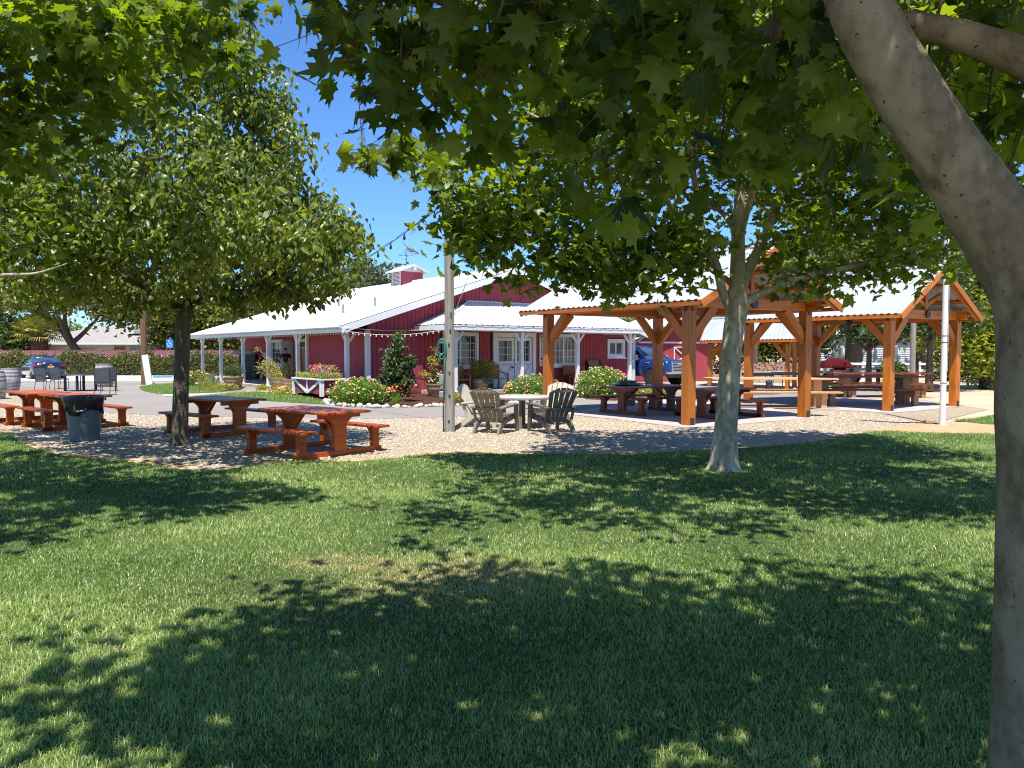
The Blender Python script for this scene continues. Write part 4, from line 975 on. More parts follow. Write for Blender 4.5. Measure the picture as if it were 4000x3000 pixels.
# beds by the side porch
bush('low pink flowered bush at the far end of the side porch bed', gz(775, 1508, .3), (.85, .6, .45), 2600, .09, 'lant', [('fo', 30, .08), ('fp', 30, .08)])
g = thing('ornamental_grass', 'feathery pale ornamental grass beside the side porch', 'plant', gz(800, 1514)); blades_np('blades', gz(800, 1514), 260, .75, .014, .9, M['grassy'], g, curl=.5, base=.3)
g = thing('agave', 'blue green spiky agave in the side porch bed', 'plant', gz(838, 1510)); blades_np('blades', gz(838, 1510, .02), 70, .85, .05, 1.0, M['agave'], g, curl=.1, base=.1)
g = thing('ornamental_grass', 'golden tuft of grass in front of the blue green agave', 'plant', gz(848, 1519)); blades_np('blades', gz(848, 1519), 220, .45, .014, 1.0, M['olive'], g, curl=.4, base=.2)
for k, (u, v) in enumerate(((885, 1521), (1025, 1527), (1095, 1540), (1130, 1543))):
    bush(['lime groundcover clump at the near edge of the side porch bed', 'tiny yellow green clump at the foot of a side porch post', 'yellow groundcover clump in front of the half barrel planter', 'yellow leaved clump at the foot of the red planter box'][k], gz(u, v, .1), (.6 if k != 1 else .3, .3, .2), 900, .06, 'olive', [('fy', 20, .06)] if k > 1 else ())
# ================================================================ half barrel planters
def half_barrel(label, loc, sc=1.0):
    rt = thing('barrel_planter', label, 'planter', loc, 0, 'half barrel planters by the barn')
    m = MB(); m.lathe([(.27, 0), (.33, .12), (.37, .28), (.385, .46), (.36, .46), (.35, .38), (.001, .38)], n=28); m.build('staves', M['barrelgold'], rt, local=True, smooth=True)
    for z, r in ((.07, .312), (.26, .372), (.41, .389)):
        m = MB(); m.lathe([(r-.006, z-.025), (r+.006, z-.025), (r+.01, z+.02), (r-.004, z+.022)], n=28); m.build('hoop', M['steel'], rt, local=True)
    m = MB(); m.lathe([(.34, .385), (.001, .43)], n=16); m.build('soil', M['soil'], rt, local=True)
    rt.scale = (sc,)*3; return rt
hbp = half_barrel('honey coloured half barrel with flowers by the pole, under the gable wall', gz(1708, 1549, 0), 1.1)
def hbc(label, loc, sc): c = copy_tree(hbp, loc, random.random()*3, label, scale=sc); return c
hbc('half barrel planter beside the wooden porch chair, left of the white doors', W(-1.0, 5.6, .15), .95)
p1 = W(-.15, 6.9, 0); p2 = W(-.1, 12.95, 0)
hb1 = gz(913, 1514); hbc('half barrel with a small dark shrub near the far porch posts', hb1, 1.15)
hb2 = gz(1098, 1524, .0); hbc('half barrel with arching branches in front of the person', hb2, 1.25)
hb3 = gz(1142, 1527, .0); hbc('shaded half barrel behind the red planter box', hb3, 1.15)
def pot_plant(label, loc, r, n, ls, lm, fl=(), h=.9, name='potted_plant'): return bush(label, Vector(loc)+Vector((0, 0, h)), r, n, ls, lm, fl, name, 'plant')
pp = gz(1708, 1549)
pot_plant('mixed flowers and trailing greenery growing in the half barrel by the pole', pp+Vector((.1, 0, 0)), (.42, .35, .3), 1700, .07, 'oak', [('fy', 25, .06), ('fw', 20, .05)], .62)
tree('potted_shrub', 'tall thin pale leaved shrub growing from the half barrel by the pole', 'plant', pp, [([pp+Vector((0, 0, .4)), pp+Vector((-.12, 0, 1.1)), pp+Vector((-.02, 0, 1.85))], [.015, .012, .006])],
     [(pp+Vector((-.1, 0, 1.4)), (.3, .2, .5)), (pp+Vector((-.4, 0, .9)), (.25, .2, .15)), (pp+Vector((.3, 0, 1.0)), (.25, .2, .45))], 34, 12, .09, T_PEAR, M['olive'], M['roughbark'], spread=.06, twr=.004, tsides=5)
wp = W(-1.0, 5.6, .15)
pot_plant('bushy green and cream plant in the porch half barrel left of the doors', wp+Vector((.15, 0, 0)), (.65, .45, .42), 2600, .075, 'olive', (), .85)
pot_plant('silvery trailing herb at the rim of the porch half barrel', wp+Vector((.35, -.25, 0)), (.3, .25, .25), 1200, .045, 'agave', (), .45)
pot_plant('small dark shrub in the half barrel near the far porch posts', hb1, (.55, .45, .3), 1300, .06, 'bgdark', (), .85)
b = hb2; m = MB(); rt = thing('potted_shrub', 'sparse arching pale branches leaning out of a half barrel', 'plant', b)
for e in ((-1.2, .3, 1.9), (-.9, .1, 1.6), (-.5, 0, 1.5), (.2, .1, 1.2)): m.tube([b+Vector((0, 0, .5)), b+Vector((e[0]*.4, 0, .5+(e[2]-.5)*.65)), b+Vector(e)], [.02, .015, .007], 5)
m.build('branches', M['greywood'], rt)
P = np.concatenate([np.array(b)+np.array(o)+RNG.normal(size=(k, 3))*np.array(s_) for o, s_, k in (((-1.15, .3, 1.85), (.08, .05, .06), 40), ((-.55, 0, 1.05), (.25, .15, .18), 500), ((-.1, -.1, .7), (.25, .2, .12), 500), ((.35, 0, .9), (.25, .2, .25), 400))]); leaves('foliage', P, .075, T_PEAR, M['olive'], rt)
# red planter box with white V boards
PBc = Vector((-6.95, 28.05, 0))+A_*1.3+B_*.45; pa_ = math.radians(-51.9)
pb = thing('planter_box', 'red wooden planter box with white V shaped trim, full of flowers', 'planter', PBc, pa_)
m = MB(); m.box((0, 0, .42), (2.54, .86, .5)); m.build('box', M['red'], pb, local=True)
m = MB()
for x, y in ((-1.27, -.43), (1.27, -.43), (-1.27, .43), (1.27, .43)): m.box((x, y, .4), (.13, .13, .62))
m.box((0, -.46, .71), (2.74, .12, .05)); m.box((0, .46, .71), (2.74, .12, .05)); m.box((-1.31, 0, .71), (.12, .80, .05)); m.box((1.31, 0, .71), (.12, .80, .05))
m.box((0, -.452, .43), (.09, .035, .5)); m.beam((-1.2, -.452, .67), (-.04, -.452, .20), .035, .10, (0, 0, 1)); m.beam((1.2, -.452, .67), (.04, -.452, .20), .035, .10, (0, 0, 1))
m.build('trim', M['white'], pb, local=True)
m = MB()
for x in (-1.1, 1.1): m.box((x, 0, .06), (.12, .7, .12))
m.build('foot', M['soil'], pb, local=True)
fb = PBc+Vector((0, 0, .86)); R2 = Matrix.Rotation(pa_, 3, 'Z')
fp = thing('flower_bed', 'mixed red, violet and cream flowers growing in the red planter box', 'plant', PBc)
def loc_pts(n, lo, hi): q = RNG.random((n, 3))*(np.array(hi)-np.array(lo))+np.array(lo); return np.array([tuple(PBc+R2@Vector(x)) for x in q])
leaves('foliage', loc_pts(3200, (-1.28, -.42, .72), (1.25, .42, .93)), .07, T_DIA, M['grassy'], fp, -.2)
leaves('foliage', loc_pts(700, (-.3, -.3, .88), (1.1, .4, 1.22)), .06, T_DIA, M['olive'], fp, -.2)
flowers('flowers', loc_pts(30, (-.6, -.2, 1.0), (-.1, .3, 1.28)), .09, M['fr'], fp)
flowers('flowers', loc_pts(70, (0, -.45, .85), (1.15, .35, 1.2)), .07, M['fv'], fp)
# border stones
st0 = None; ln = [G(u, v) for u, v in ((1275, 1572), (1300, 1584), (1400, 1591), (1500, 1594), (1620, 1592), (1740, 1589), (1900, 1585), (2030, 1578), (2110, 1570))]
sl_ = smooth_line(ln, 10); dist = 0; last = sl_[0]; cnt = 0
for p in sl_[1:]:
    while (p-last).length > .17:
        last = last.lerp(p, .17/(p-last).length); s_ = .06+random.random()*.07
        if st0 is None or cnt < 4:
            m = MB(); k = 8; pr = [[Vector((math.cos(a)*math.cos(b_), math.sin(a)*math.cos(b_), math.sin(b_)))*(1+random.uniform(-.14, .14)) for a in [i*2*PI/k for i in range(k)]] for b_ in (-1.3, -.7, 0, .7, 1.3)]
            m.loft(pr); o = m.build('river_stone', M['stone'], None, smooth='all'); stn = o
            if st0 is None: st0 = []
            st0.append(o)
        else: o = random.choice(st0).copy(); COL.objects.link(o)
        o.location = last+Vector((random.gauss(0, .04), random.gauss(0, .06), s_*.3)); o.scale = (s_*random.uniform(.9, 1.6), s_*random.uniform(.8, 1.3), s_*random.uniform(.6, 1)); o.rotation_euler = (random.uniform(-.4, .4), random.uniform(-.4, .4), random.random()*6)
        tag(o, 'white rounded river stone in the edging row of the barn flower bed', 'stone', 'river stones edging the barn bed'); cnt += 1
# ================================================================ ADIRONDACK CHAIRS (local: sits facing +Y)
def adirondack(label, matn):
    rt = thing('adirondack_chair', label, 'chair', (0, 0, 0), 0, 'plastic garden chairs round the patio table')
    m = MB(); mt = M[matn]
    for k in range(5):
        a = (k-2)*.105; x0 = (k-2)*.088; x1 = (k-2)*.135; top = .93-abs(k-2)**2*.012
        b0 = Vector((x0, -.20, .26)); b1 = Vector((x1, -.52, top)); w0, w1 = .070, .108; n = Vector((0, .018, .008))
        m.prism([b0+Vector((-w0/2, 0, 0)), b0+Vector((w0/2, 0, 0)), b1+Vector((w1/2, 0, -(k-2+.5)*.018 if k > 2 else (.012 if k < 2 else -.004))), b1+Vector((-w1/2, 0, (k-2-.5)*.018 if k < 2 else (.012 if k > 2 else -.004)))], n)
    m.beam((-.30, -.345, .50), (.30, -.345, .50), .03, .055); m.beam((-.20, -.21, .27), (.20, -.21, .27), .03, .08)
    m.beam((-.27, -.50, .86), (.27, -.50, .86), .02, .05)
    m.build('backrest', mt, rt, local=True, bevel=.004)
    m = MB()
    for k in range(6): y = -.17+k*.095; m.box((0, y, .29+(k)*.020-(0.02 if k == 5 else 0)), (.50, .085, .02))
    m.build('seat', mt, rt, local=True, bevel=.004)
    for sx in (-1, 1):
        m = MB(); m.prism([(sx*.24, -.42, .52), (sx*.36, -.42, .51), (sx*.40, .1, .565), (sx*.41, .34, .56), (sx*.38, .40, .555), (sx*.30, .40, .555), (sx*.27, .1, .565)], (0, 0, .028)); m.build('armrest', mt, rt, local=True, bevel=.006)
        m = MB(); m.prism([(sx*.33-.02, .22, .555), (sx*.33-.02, .37, .555), (sx*.33-.02, .40, 0), (sx*.33-.02, .32, 0), (sx*.33-.02, .24, .30)], (.045, 0, 0)); m.build('leg', mt, rt, local=True, bevel=.004)
        m = MB(); m.prism([(sx*.27-.02, .36, .39), (sx*.27-.02, .30, .27), (sx*.27-.02, -.15, .20), (sx*.27-.02, -.42, 0), (sx*.27-.02, -.50, 0), (sx*.27-.02, -.36, .22), (sx*.27-.02, -.1, .30)], (.045, 0, 0)); m.build('leg', mt, rt, local=True, bevel=.004)
        m = MB(); m.beam((sx*.29, -.30, .27), (sx*.31, -.38, .53), .035, .06, (0, 1, 0)); m.build('back_strut', mt, rt, local=True)
    return rt
def face(o, pos, tgt, **k): d = Vector(tgt)-Vector(pos); return (tuple(pos), math.atan2(-d.x, d.y))
tc_ = Vector((.235, 17.55, 0))
def put(o, pos, turn=0, label=None, sc=1.06):
    l, r = face(o, pos, tc_); l = (l[0], l[1], 0); place(o, l, r+turn, label); o.scale = (sc,)*3
c1 = adirondack('brown grey plastic chair with its slatted back to the lawn, left of the round table', 'taupe'); put(c1, Vector((-.36, 16.5, 0)), .1)
c2 = adirondack('dark shaded plastic chair at the front right of the round table', 'greigeshade'); put(c2, Vector((.85, 16.55, 0)), -.1)
c3 = adirondack('pale tan plastic chair behind the left chair at the round table', 'tan'); put(c3, Vector((-.64, 17.75, 0)), -.1)
c4 = copy_tree(c3, None, None, 'pale tan plastic chair at the far right of the round table', scale=1.12); put(c4, Vector((.92, 18.4, 0)), .15)
rt = thing('patio_table', 'round grey brown plastic patio table among the garden chairs', 'table', tc_)
m = MB(); m.lathe([(.001, .70), (.60, .70), (.655, .665), (.665, .69), (.66, .72), (.64, .735), (.001, .735)], tc_, 36); m.build('table_top', paint('table plastic', (.42, .38, .34), .45, .08), rt, smooth=True)
for k in range(4):
    a = k*PI/2+.75+.8; d = Vector((math.cos(a), math.sin(a), 0)); m = MB(); m.prism([tc_+d*.50+Vector((0, 0, .70)), tc_+d*.40+Vector((0, 0, .70)), tc_+d*.46+Vector((0, 0, 0)), tc_+d*.52+Vector((0, 0, 0))], d.cross(Vector((0, 0, 1)))*.07); m.build('leg', M['tan'] if k == 3 else M['taupe'], rt)
m = MB(); m.tube([tc_+Vector((0, 0, .06)), tc_+Vector((0, 0, .70))], .04, 10); m.build('pedestal', M['iron'], rt)
# ================================================================ BIN
bc = G(331, 1722); bc.z = 0; rt = thing('trash_can', 'blue grey plastic bin with a black liner folded over its rim', 'bin', bc)
m = MB(); m.lathe([(.255, 0), (.262, .02), (.31, .62), (.325, .80), (.30, .80), (.001, .12)], bc, 36); m.build('body', M['canblue'], rt, smooth=True)
m = MB(); vs = []; n = 48; rings = [(.30, .60, .0), (.335, .58, .02), (.345, .70, .022), (.372, .83, .02), (.378, .875, .006), (.345, .885, .005), (.30, .84, .01), (.27, .5, .03)]
for r, z, j in rings: vs.append([bc+Vector(((r+random.uniform(-j, j))*math.cos(a), (r+random.uniform(-j, j))*math.sin(a), z+(random.uniform(-j, j) if j > .015 else 0)-(.07*math.sin(3*a) if z < .6 else 0))) for a in [i*2*PI/n for i in range(n)]])
b_ = []
for q in range(len(vs)-1):
    for k in range(n): k2 = (k+1) % n; b_.append((q*n+k, q*n+k2, (q+1)*n+k2, (q+1)*n+k))
m.add([p for q in vs for p in q], b_); m.build('liner', M['bag'], rt, smooth='all')
m = MB(); hv = [bc+Vector((.02, -.345, .78)), bc+Vector((.02, -.36, .64)), bc+Vector((.05, -.365, .60)), bc+Vector((.20, -.315, .62)), bc+Vector((.20, -.30, .66))]; m.tube(hv, .012, 8); m.build('handle', paint('handle plastic', (.35, .36, .38), .5), rt, smooth=True)
bt = gz(2450, 1588); rt = thing('trash_can', 'grey bin standing behind the table under the near pavilion', 'bin', bt)
m = MB(); m.lathe([(.24, 0), (.31, .8), (.33, .82), (.001, .84)], bt, 24); m.build('body', M['canblue'], rt, smooth=True)
m = MB(); m.beam(bt+Vector((-.3, -.12, .25)), bt+Vector((-.33, -.12, .8)), .1, .06); m.build('handle', M['trimgrey'], rt)
# ================================================================ WINE BARRELS
def barrel(label, loc):
    rt = thing('wine_barrel', label, 'barrel', loc, 0, 'upright weathered wine barrels')
    m = MB(); prof = [(.285, 0), (.29, .02)]+[(.29+.075*math.sin(PI*k/12), .93*k/12+.01) for k in range(1, 12)]+[(.29, .94), (.26, .94), (.255, .90), (.001, .90)]
    m.lathe(prof, n=32); m.build('staves', M['barrelgrey'], rt, local=True, smooth=True)
    for z in (.05, .20, .33, .61, .74, .89):
        r = .29+.075*math.sin(PI*z/.93); r2 = .29+.075*math.sin(PI*(z+.04)/.95); m = MB(); m.lathe([(r-.002, z-.0), (r+.007, z), (r2+.007, z+.04), (r2-.002, z+.04)], n=32); m.build('hoop', M['steel'], rt, local=True)
    m = MB(); m.tube([(0.05, -.368, .47), (.05, -.36, .47), (.05, -.34, .47)], .022, 8); m.build('bung', M['soil'], rt, local=True)
    return rt
br = barrel('weathered wine barrel at the left edge, whole, in front of the dark blue car', (0, 0, 0)); place(br, gz(40, 1529), .4); br.scale = (1.1, 1.1, 1.08)
copy_tree(br, gz(-22, 1560), 2, 'weathered wine barrel cut off by the left edge of the photo', scale=1.1)
copy_tree(br, gz(408, 1512), 1, 'weathered wine barrel behind the black patio table', scale=1.2)
# ================================================================ BLACK PATIO SET
b0 = gz(315, 1527); rt = thing('patio_table', 'black patio table with thick legs and an umbrella pole', 'table', b0)
m = MB(); m.lathe([(.001, .69), (.78, .69), (.80, .705), (.78, .73), (.001, .73)], b0, 30); to = m.build('table_top', M['iron'], rt, smooth=True)
for k in range(4): a = k*PI/2+.3; d = Vector((math.cos(a), math.sin(a), 0)); m = MB(); m.tube([b0+d*.6, b0+d*.6+Vector((0, 0, .69))], .06, 10); m.build('leg', M['iron'], rt, smooth=True)
m = MB(); m.tube([b0, b0+Vector((0, 0, 1.35))], .022, 8); m.tube([b0+Vector((0, 0, 1.2)), b0+Vector((0, 0, 1.36))], .03, 8); m.build('umbrella_pole', M['iron'], rt)
def sling_chair(label, matn='sling'):
    rt = thing('patio_chair', label, 'chair', (0, 0, 0), 0, 'dark sling patio chairs')
    for sx in (-1, 1):
        x = sx*.27; m = MB(); m.tube([(x, -.33, 1.0), (x, -.24, .55), (x, -.2, .42), (x, .22, .44), (x, .27, .40), (x, .25, 0)], .014, 6); m.tube([(x, -.3, 0), (x, -.22, .42)], .014, 6); m.tube([(x, -.26, .66), (x*1.05, -.1, .70), (x*1.05, .2, .68), (x*1.02, .3, .58), (x, .25, .42)], .014, 6); m.build('side_frame', M['iron'], rt, local=True, smooth=True)
    m = MB(); m.prism([(-.26, -.33, 1.0), (.26, -.33, 1.0), (.26, -.23, .5), (.26, -.2, .43), (-.26, -.2, .43), (-.26, -.23, .5)], (0, .012, 0)); m.build('backrest', M[matn], rt, local=True)
    m = MB(); m.box((0, .02, .43), (.52, .46, .014)); m.build('seat', M[matn], rt, local=True); return rt
sc_ = sling_chair('leftmost sling chair with its back leaning beside the black patio table'); p_ = gz(165, 1528); place(sc_, p_+Vector((0, .2, 0)), -1.9)
copy_tree(sc_, gz(232, 1520), -1.9, 'sling chair between the leftmost chair and the black patio table')
copy_tree(sc_, gz(412, 1543), .1, 'dark sling chair in front on the right of the black patio table', scale=1.08)
copy_tree(sc_, gz(425, 1528), .6, 'sling chair behind the front right chair of the black patio set', scale=1.05)
# porch chairs
pc = copy_tree(sc_, W(11.6, .7, .15), PI-.3, 'grey metal chair standing in the shade of the side porch', 'chairs on the side porch')
wc = thing('porch_chair', 'wooden porch armchair left of the white double doors', 'chair', W(-.8, 4.75, .15), math.atan2(B_.y, B_.x), 'wooden porch armchairs')
def wchair(rt):
    for sx in (-1, 1):
        m = MB(); m.beam((sx*.3, .25, 0), (sx*.3, .3, 1.0), .05, .07); m.build('leg', M['brownwood'], rt, local=True)
        m = MB(); m.beam((sx*.3, -.25, 0), (sx*.3, -.25, .6), .05, .07); m.build('leg', M['brownwood'], rt, local=True)
        m = MB(); m.beam((sx*.3, -.3, .61), (sx*.3, .3, .72), .09, .03); m.build('armrest', M['brownwood'], rt, local=True)
    m = MB(); m.box((0, 0, .42), (.56, .5, .04)); m.build('seat', M['brownwood'], rt, local=True)
    m = MB()
    for k in range(5): m.beam((-.22+k*.11, .26, .44), (-.22+k*.11, .33, 1.0), .07, .02, (0, 1, 0))
    m.build('backrest', M['brownwood'], rt, local=True)
wchair(wc); copy_tree(wc, W(-.8, 6.75, .15), math.atan2(B_.y, B_.x)+.2, 'wooden porch armchair right beside the double doors behind the plant')
bn = thing('bench', 'dark wooden bench under the curtained window on the front porch', 'bench', W(-.5, 11.6, .15), math.atan2(B_.y, B_.x))
m = MB(); m.box((0, 0, .42), (1.4, .45, .05)); m.build('seat', M['darkstain'], bn, local=True); m = MB(); m.box((0, .2, .7), (1.4, .04, .45)); m.build('backrest', M['darkstain'], bn, local=True)
for sx in (-1, 1): m = MB(); m.box((sx*.6, 0, .2), (.07, .4, .4)); m.build('leg', M['darkstain'], bn, local=True)
sb = thing('board', 'mossy olive board leaning on the red wall behind the largest lantana', 'board', W(-.3, 13.1, .1))
m = MB(); m.prism([W(-.5, 12.6, .1), W(-.5, 13.45, .1), W(-.12, 13.45, 1.3), W(-.12, 12.6, 1.3)], nA*.04); m.build('panel', M['sage'], sb)
for sx, s_ in (('', 12.6), ('', 13.42)): m = MB(); m.beam(W(-.56, s_, .1), W(-.17, s_, 1.3), .06, .05); m.build('side_rail', M['soil'], sb)
# porch clutter
cb = thing('storage_cabinet', 'dark cabinet under a crumpled pale cloth in the porch shade', 'cabinet', W(16.3, 1.9, .15)); m = MB(); m.box(W(16.3, 1.9, .85), (.9, .6, 1.4)); m.build('body', M['iron'], cb)
cl = thing('cloth_bundle', 'crumpled pale cloth bundle lying on the dark porch cabinet', 'cloth', W(16.3, 1.9, 1.55)); m = MB()
q = W(16.3, 1.85, 1.68); m.loft([[q+Vector((x, math.cos(a)*r*1.4+random.gauss(0, .02), math.sin(a)*r+random.gauss(0, .02))) for a in [k*PI/5 for k in range(10)]] for x, r in ((-.85, .02), (-.8, .13), (-.5, .17), (-.2, .14), (.1, .19), (.45, .15), (.6, .03))]); m.build('cloth', M['greycloth'], cl, smooth='all')
wb_ = thing('plank_stack', 'pale wooden planks leaning upright behind a side porch post', 'planks', W(13.4, 1.7, .15))
for k, (du, h_) in enumerate(((0, 1.75), (.25, 1.5), (.5, .9))): m = MB(); m.beam(W(13.2, 1.4+.1*k, .15)+A_*du, W(13.4, 1.9, h_)+A_*du, .2, .03); m.build('plank', M['brownwood'], wb_)
wd = thing('easel', 'tall narrow wooden frame standing beside the person on the porch', 'stand', W(8.6, 1.6, .15))
m = MB(); m.beam(W(8.45, 1.6, .15), W(8.8, 1.6, 1.95), .08, .05); m.beam(W(8.1, 1.6, .15), W(8.4, 1.6, 1.95), .08, .05); m.beam(W(8.8, 1.6, 1.9), W(8.4, 1.6, 1.9), .08, .05); m.build('frame', M['barrelgold'], wd)
m = MB(); m.prism([W(7.9, 1.66, .2), W(8.35, 1.66, .2), W(8.35, 1.66, 1.9), W(7.9, 1.66, 1.9)], B_*.03); m.build('panel', M['brownwood'], wd)
# ================================================================ POLES
def up(p, z): return Vector((p.x, p.y, z))
pp0 = gz(1757, 1688); rt = thing('utility_pole', 'square weathered grey wooden pole standing in the gravel', 'pole', pp0)
m = MB(); m.tube([pp0, up(pp0, 1), up(pp0, 3), up(pp0, 5.6)], [.115, .11, .105, .10], 9); m.build('shaft', M['greywood'], rt)
m = MB()
for z in (.25, .8, 1.3, 1.9, 2.2, 2.55): m.lathe([(.001, 0), (.022, 0), (.018, .015), (.001, .018)], pp0+Vector((random.uniform(-.03, .05), -.112, z)), 8, Vector((0, -1, 0)))
m.build('bolt', M['iron'], rt)
m = MB(); m.box(pp0+Vector((-.17, -.02, 1.15)), (.10, .10, .22)); m.box(pp0+Vector((-.16, -.02, .98)), (.07, .07, .1)); m.build('electrical_box', M['tin'], rt, bevel=.01)
m = MB(); m.box(pp0+Vector((-.17, -.03, .82)), (.11, .09, .14)); m.build('electrical_box', M['tin'], rt, bevel=.02)
m = MB(); m.tube([pp0+Vector((-.13, -.04, 0)), pp0+Vector((-.14, -.05, .75))], .014, 6); m.tube([pp0+Vector((-.14, -.05, 1.25)), pp0+Vector((-.13, -.04, 2.0))], .014, 6); m.build('conduit', M['iron'], rt)
hs = thing('garden_hose', 'coiled green hose hanging on the weathered grey pole', 'hose', pp0+Vector((-.15, -.1, 1.75)))
m = MB(); pts = []
for k in range(190):
    a = k*.42; rr = .10+.02*math.sin(k*.13); pts.append(pp0+Vector((-.16+math.cos(a)*rr*.85, -.10-.02*(k % 7)/3, 1.80+math.sin(a)*(.17+.06*math.sin(k*.2)))))
m.tube(pts, .011, 5); m.tube([pp0+Vector((-.08, -.12, 1.7)), pp0+Vector((-.1, -.15, 1.3)), pp0+Vector((-.13, -.13, 1.0)), pp0+Vector((-.1, -.13, .7))], .011, 5); m.build('coil', M['hose'], hs, smooth='all')
fp0 = gz(3681, 1664); rt = thing('flagpole', 'tall white metal flagpole standing in the dirt patch', 'flagpole', fp0)
m = MB(); m.tube([fp0, up(fp0, 2.4), up(fp0, 9)], [.066, .062, .045], 16); m.build('pole', M['white'], rt, smooth=True)
m = MB(); m.lathe([(.001, 0), (.13, 0), (.12, .03), (.001, .03)], fp0, 16); m.build('base', M['concrete'], rt)
for z in (1.0, 2.1, 1.95): m = MB(); m.lathe([(.064, 0), (.069, .005), (.069, .012), (.064, .016)], up(fp0, z), 16); m.build('band', M['iron'], rt)
m = MB(); m.tube([fp0+Vector((.06, -.05, 1.3)), fp0+Vector((.055, -.05, 8.7))], .004, 4); m.build('halyard', M['white'], rt)
cc = gz(3622, 1658, .04); hz = thing('garden_hose', 'thin dark cord with a small wooden reel lying by the flagpole', 'hose', cc)
m = MB(); m.tube([cc+Vector((1.0*.3, -.1, 0)), cc, cc+Vector((-.6, .3, -.02)), cc+Vector((-1.2, .9, -.02))], .012, 5); m.build('cord', M['iron'], hz); m = MB(); m.lathe([(.001, -.06), (.07, -.06), (.07, .06), (.001, .06)], cc, 10, Vector((1, 0, 0))); m.build('reel', M['brownwood'], hz)
g0 = gz(3562, 1545); rt = thing('utility_pole', 'grey wooden pole behind the right hand pavilion', 'pole', g0); m = MB(); m.tube([g0, up(g0, 5)], [.11, .10], 9); m.build('shaft', M['greywood'], rt)
w0 = gz(565, 1503); rt = thing('utility_pole', 'tall brown pole with a white guard at the grass corner', 'pole', w0); m = MB(); m.tube([w0, up(w0, 7)], [.17, .15], 10); m.build('shaft', M['polewood'], rt)
m = MB(); m.beam(w0+Vector((.42, -.35, .0)), w0+Vector((.15, -.22, 1.55)), .34, .09, (0, 1, 0)); m.build('guard', M['stucco'], rt, bevel=.02)
s0 = gz(667, 1464); rt = thing('parking_sign', 'blue accessible parking sign on a thin post in front of the hedge', 'sign', s0)
m = MB(); m.tube([s0, up(s0, 2.75)], .045, 8); m.build('post', M['tin'], rt)
m = MB(); m.box(up(s0, 2.3)+Vector((0, -.08, 0)), (.52, .03, .62)); bo = m.build('board', M['signblue'], rt)
m = MB(); yy = -.105; q = up(s0, 2.33)+Vector((0, yy, 0))
m.tube([q+Vector((.14*math.cos(a)-.01, 0, .14*math.sin(a)-.07)) for a in [math.radians(x) for x in range(150, 372, 20)]], .018, 5); m.lathe([(.001, 0), (.04, 0), (.04, .01), (.001, .01)], q+Vector((-.04, 0, .22)), 10, Vector((0, -1, 0)))
m.tube([q+Vector((-.04, 0, .17)), q+Vector((-.03, 0, .0)), q+Vector((.09, 0, 0)), q+Vector((.14, 0, -.13)), q+Vector((.19, 0, -.12))], .02, 5); m.tube([q+Vector((-.04, 0, .09)), q+Vector((.07, 0, .09))], .016, 5); m.build('wheelchair_symbol', M['white'], rt)
m = MB(); m.box(up(s0, 2.06)+Vector((0, yy, 0)), (.36, .01, .03)); m.build('plate_line', M['white'], rt)
# ================================================================ STRING LIGHTS
def string(label, pts, n, sag, rad, brad, matc, matb, group=None, drop=.06, double=False):
    a, b = Vector(pts[0]), Vector(pts[1]); rt = thing('string_lights', label, 'string lights', (a+b)/2, 0, group)
    f = lambda t: a.lerp(b, t)-Vector((0, 0, sag*4*t*(1-t)))
    m = MB(); m.tube([f(k/24) for k in range(25)], rad, 5)
    if double: m.tube([f(k/24)+Vector((0, 0, .05*abs(math.sin(k*.9)))) for k in range(25)], rad*.6, 4)
    m.build('cable', M[matc], rt); pr = None
    for k in range(n):
        p = f((k+.5)/n)
        if pr is None:
            m = MB(); m.lathe([(rad, 0), (brad*.5, -drop*.3), (brad*.55, -drop*.55)], (0, 0, 0), 8); m.lathe([(brad*.5, -drop*.5), (brad, -drop*.8), (brad*.9, -drop*1.2), (.001, -drop*1.4)], (0, 0, 0), 8); pr = m.build('bulb', M[matb], rt, local=True, smooth=True); o = pr
        else: o = pr.copy(); COL.objects.link(o); o.parent = rt
        o.location = p-(a+b)/2
    return rt
ptop = up(pp0, 5.1)
string('black cafe string lights running from the grey pole up left over the barn', (AT(1730, 800, 16.9), AT(1220, 1130, 24)), 11, .12, .010, .035, 'iron', 'blackplastic', drop=.12, double=True)
string('white string lights sagging from the barn corner across the gable wall', (W(-.7, -.45, 2.52), W(-2.3, 3.1, 2.62)), 18, .20, .007, .022, 'white', 'bulb', drop=.07)
string('white string lights strung along the eave of the side porch', (W(-.4, -.35, 2.48), W(18.6, -.35, 2.48)), 80, .0, .008, .022, 'white', 'bulb', drop=.07)
ic = thing('icicle_lights', 'unlit icicle light wires hanging along the front porch eave', 'string lights', W(-2.35, 8.7, 2.85))
m = MB(); m.tube([W(-2.35, 3.0+k*.19, 2.82+.02*math.sin(k*1.7)) for k in range(61)], .008, 4)
for k in range(56): s_ = 3.1+k*.2; m.tube([W(-2.36, s_, 2.82), W(-2.365, s_, 2.82-.06-.08*random.random())], .006, 4)
m.build('wire', M['trimgrey'], ic)
wr = thing('cable', 'thin white wire from the front porch eave up to the tree', 'cable', W(-2.3, 3.2, 2.8)); m = MB(); m.tube([W(-2.3, 3.2, 2.7), AT(1800, 1160, 26), AT(1850, 1030, 22)], .012, 5); m.build('wire', M['white'], wr)
wr = thing('cable', 'white cable from the barn eave corner along the gable wall', 'cable', W(-.7, -.4, 2.6)); m = MB(); m.tube([W(-.7, -.45, 2.62), W(-.5, 1.3, 2.56), W(-.6, 3.0, 2.6)], .009, 5); m.build('wire', M['white'], wr)
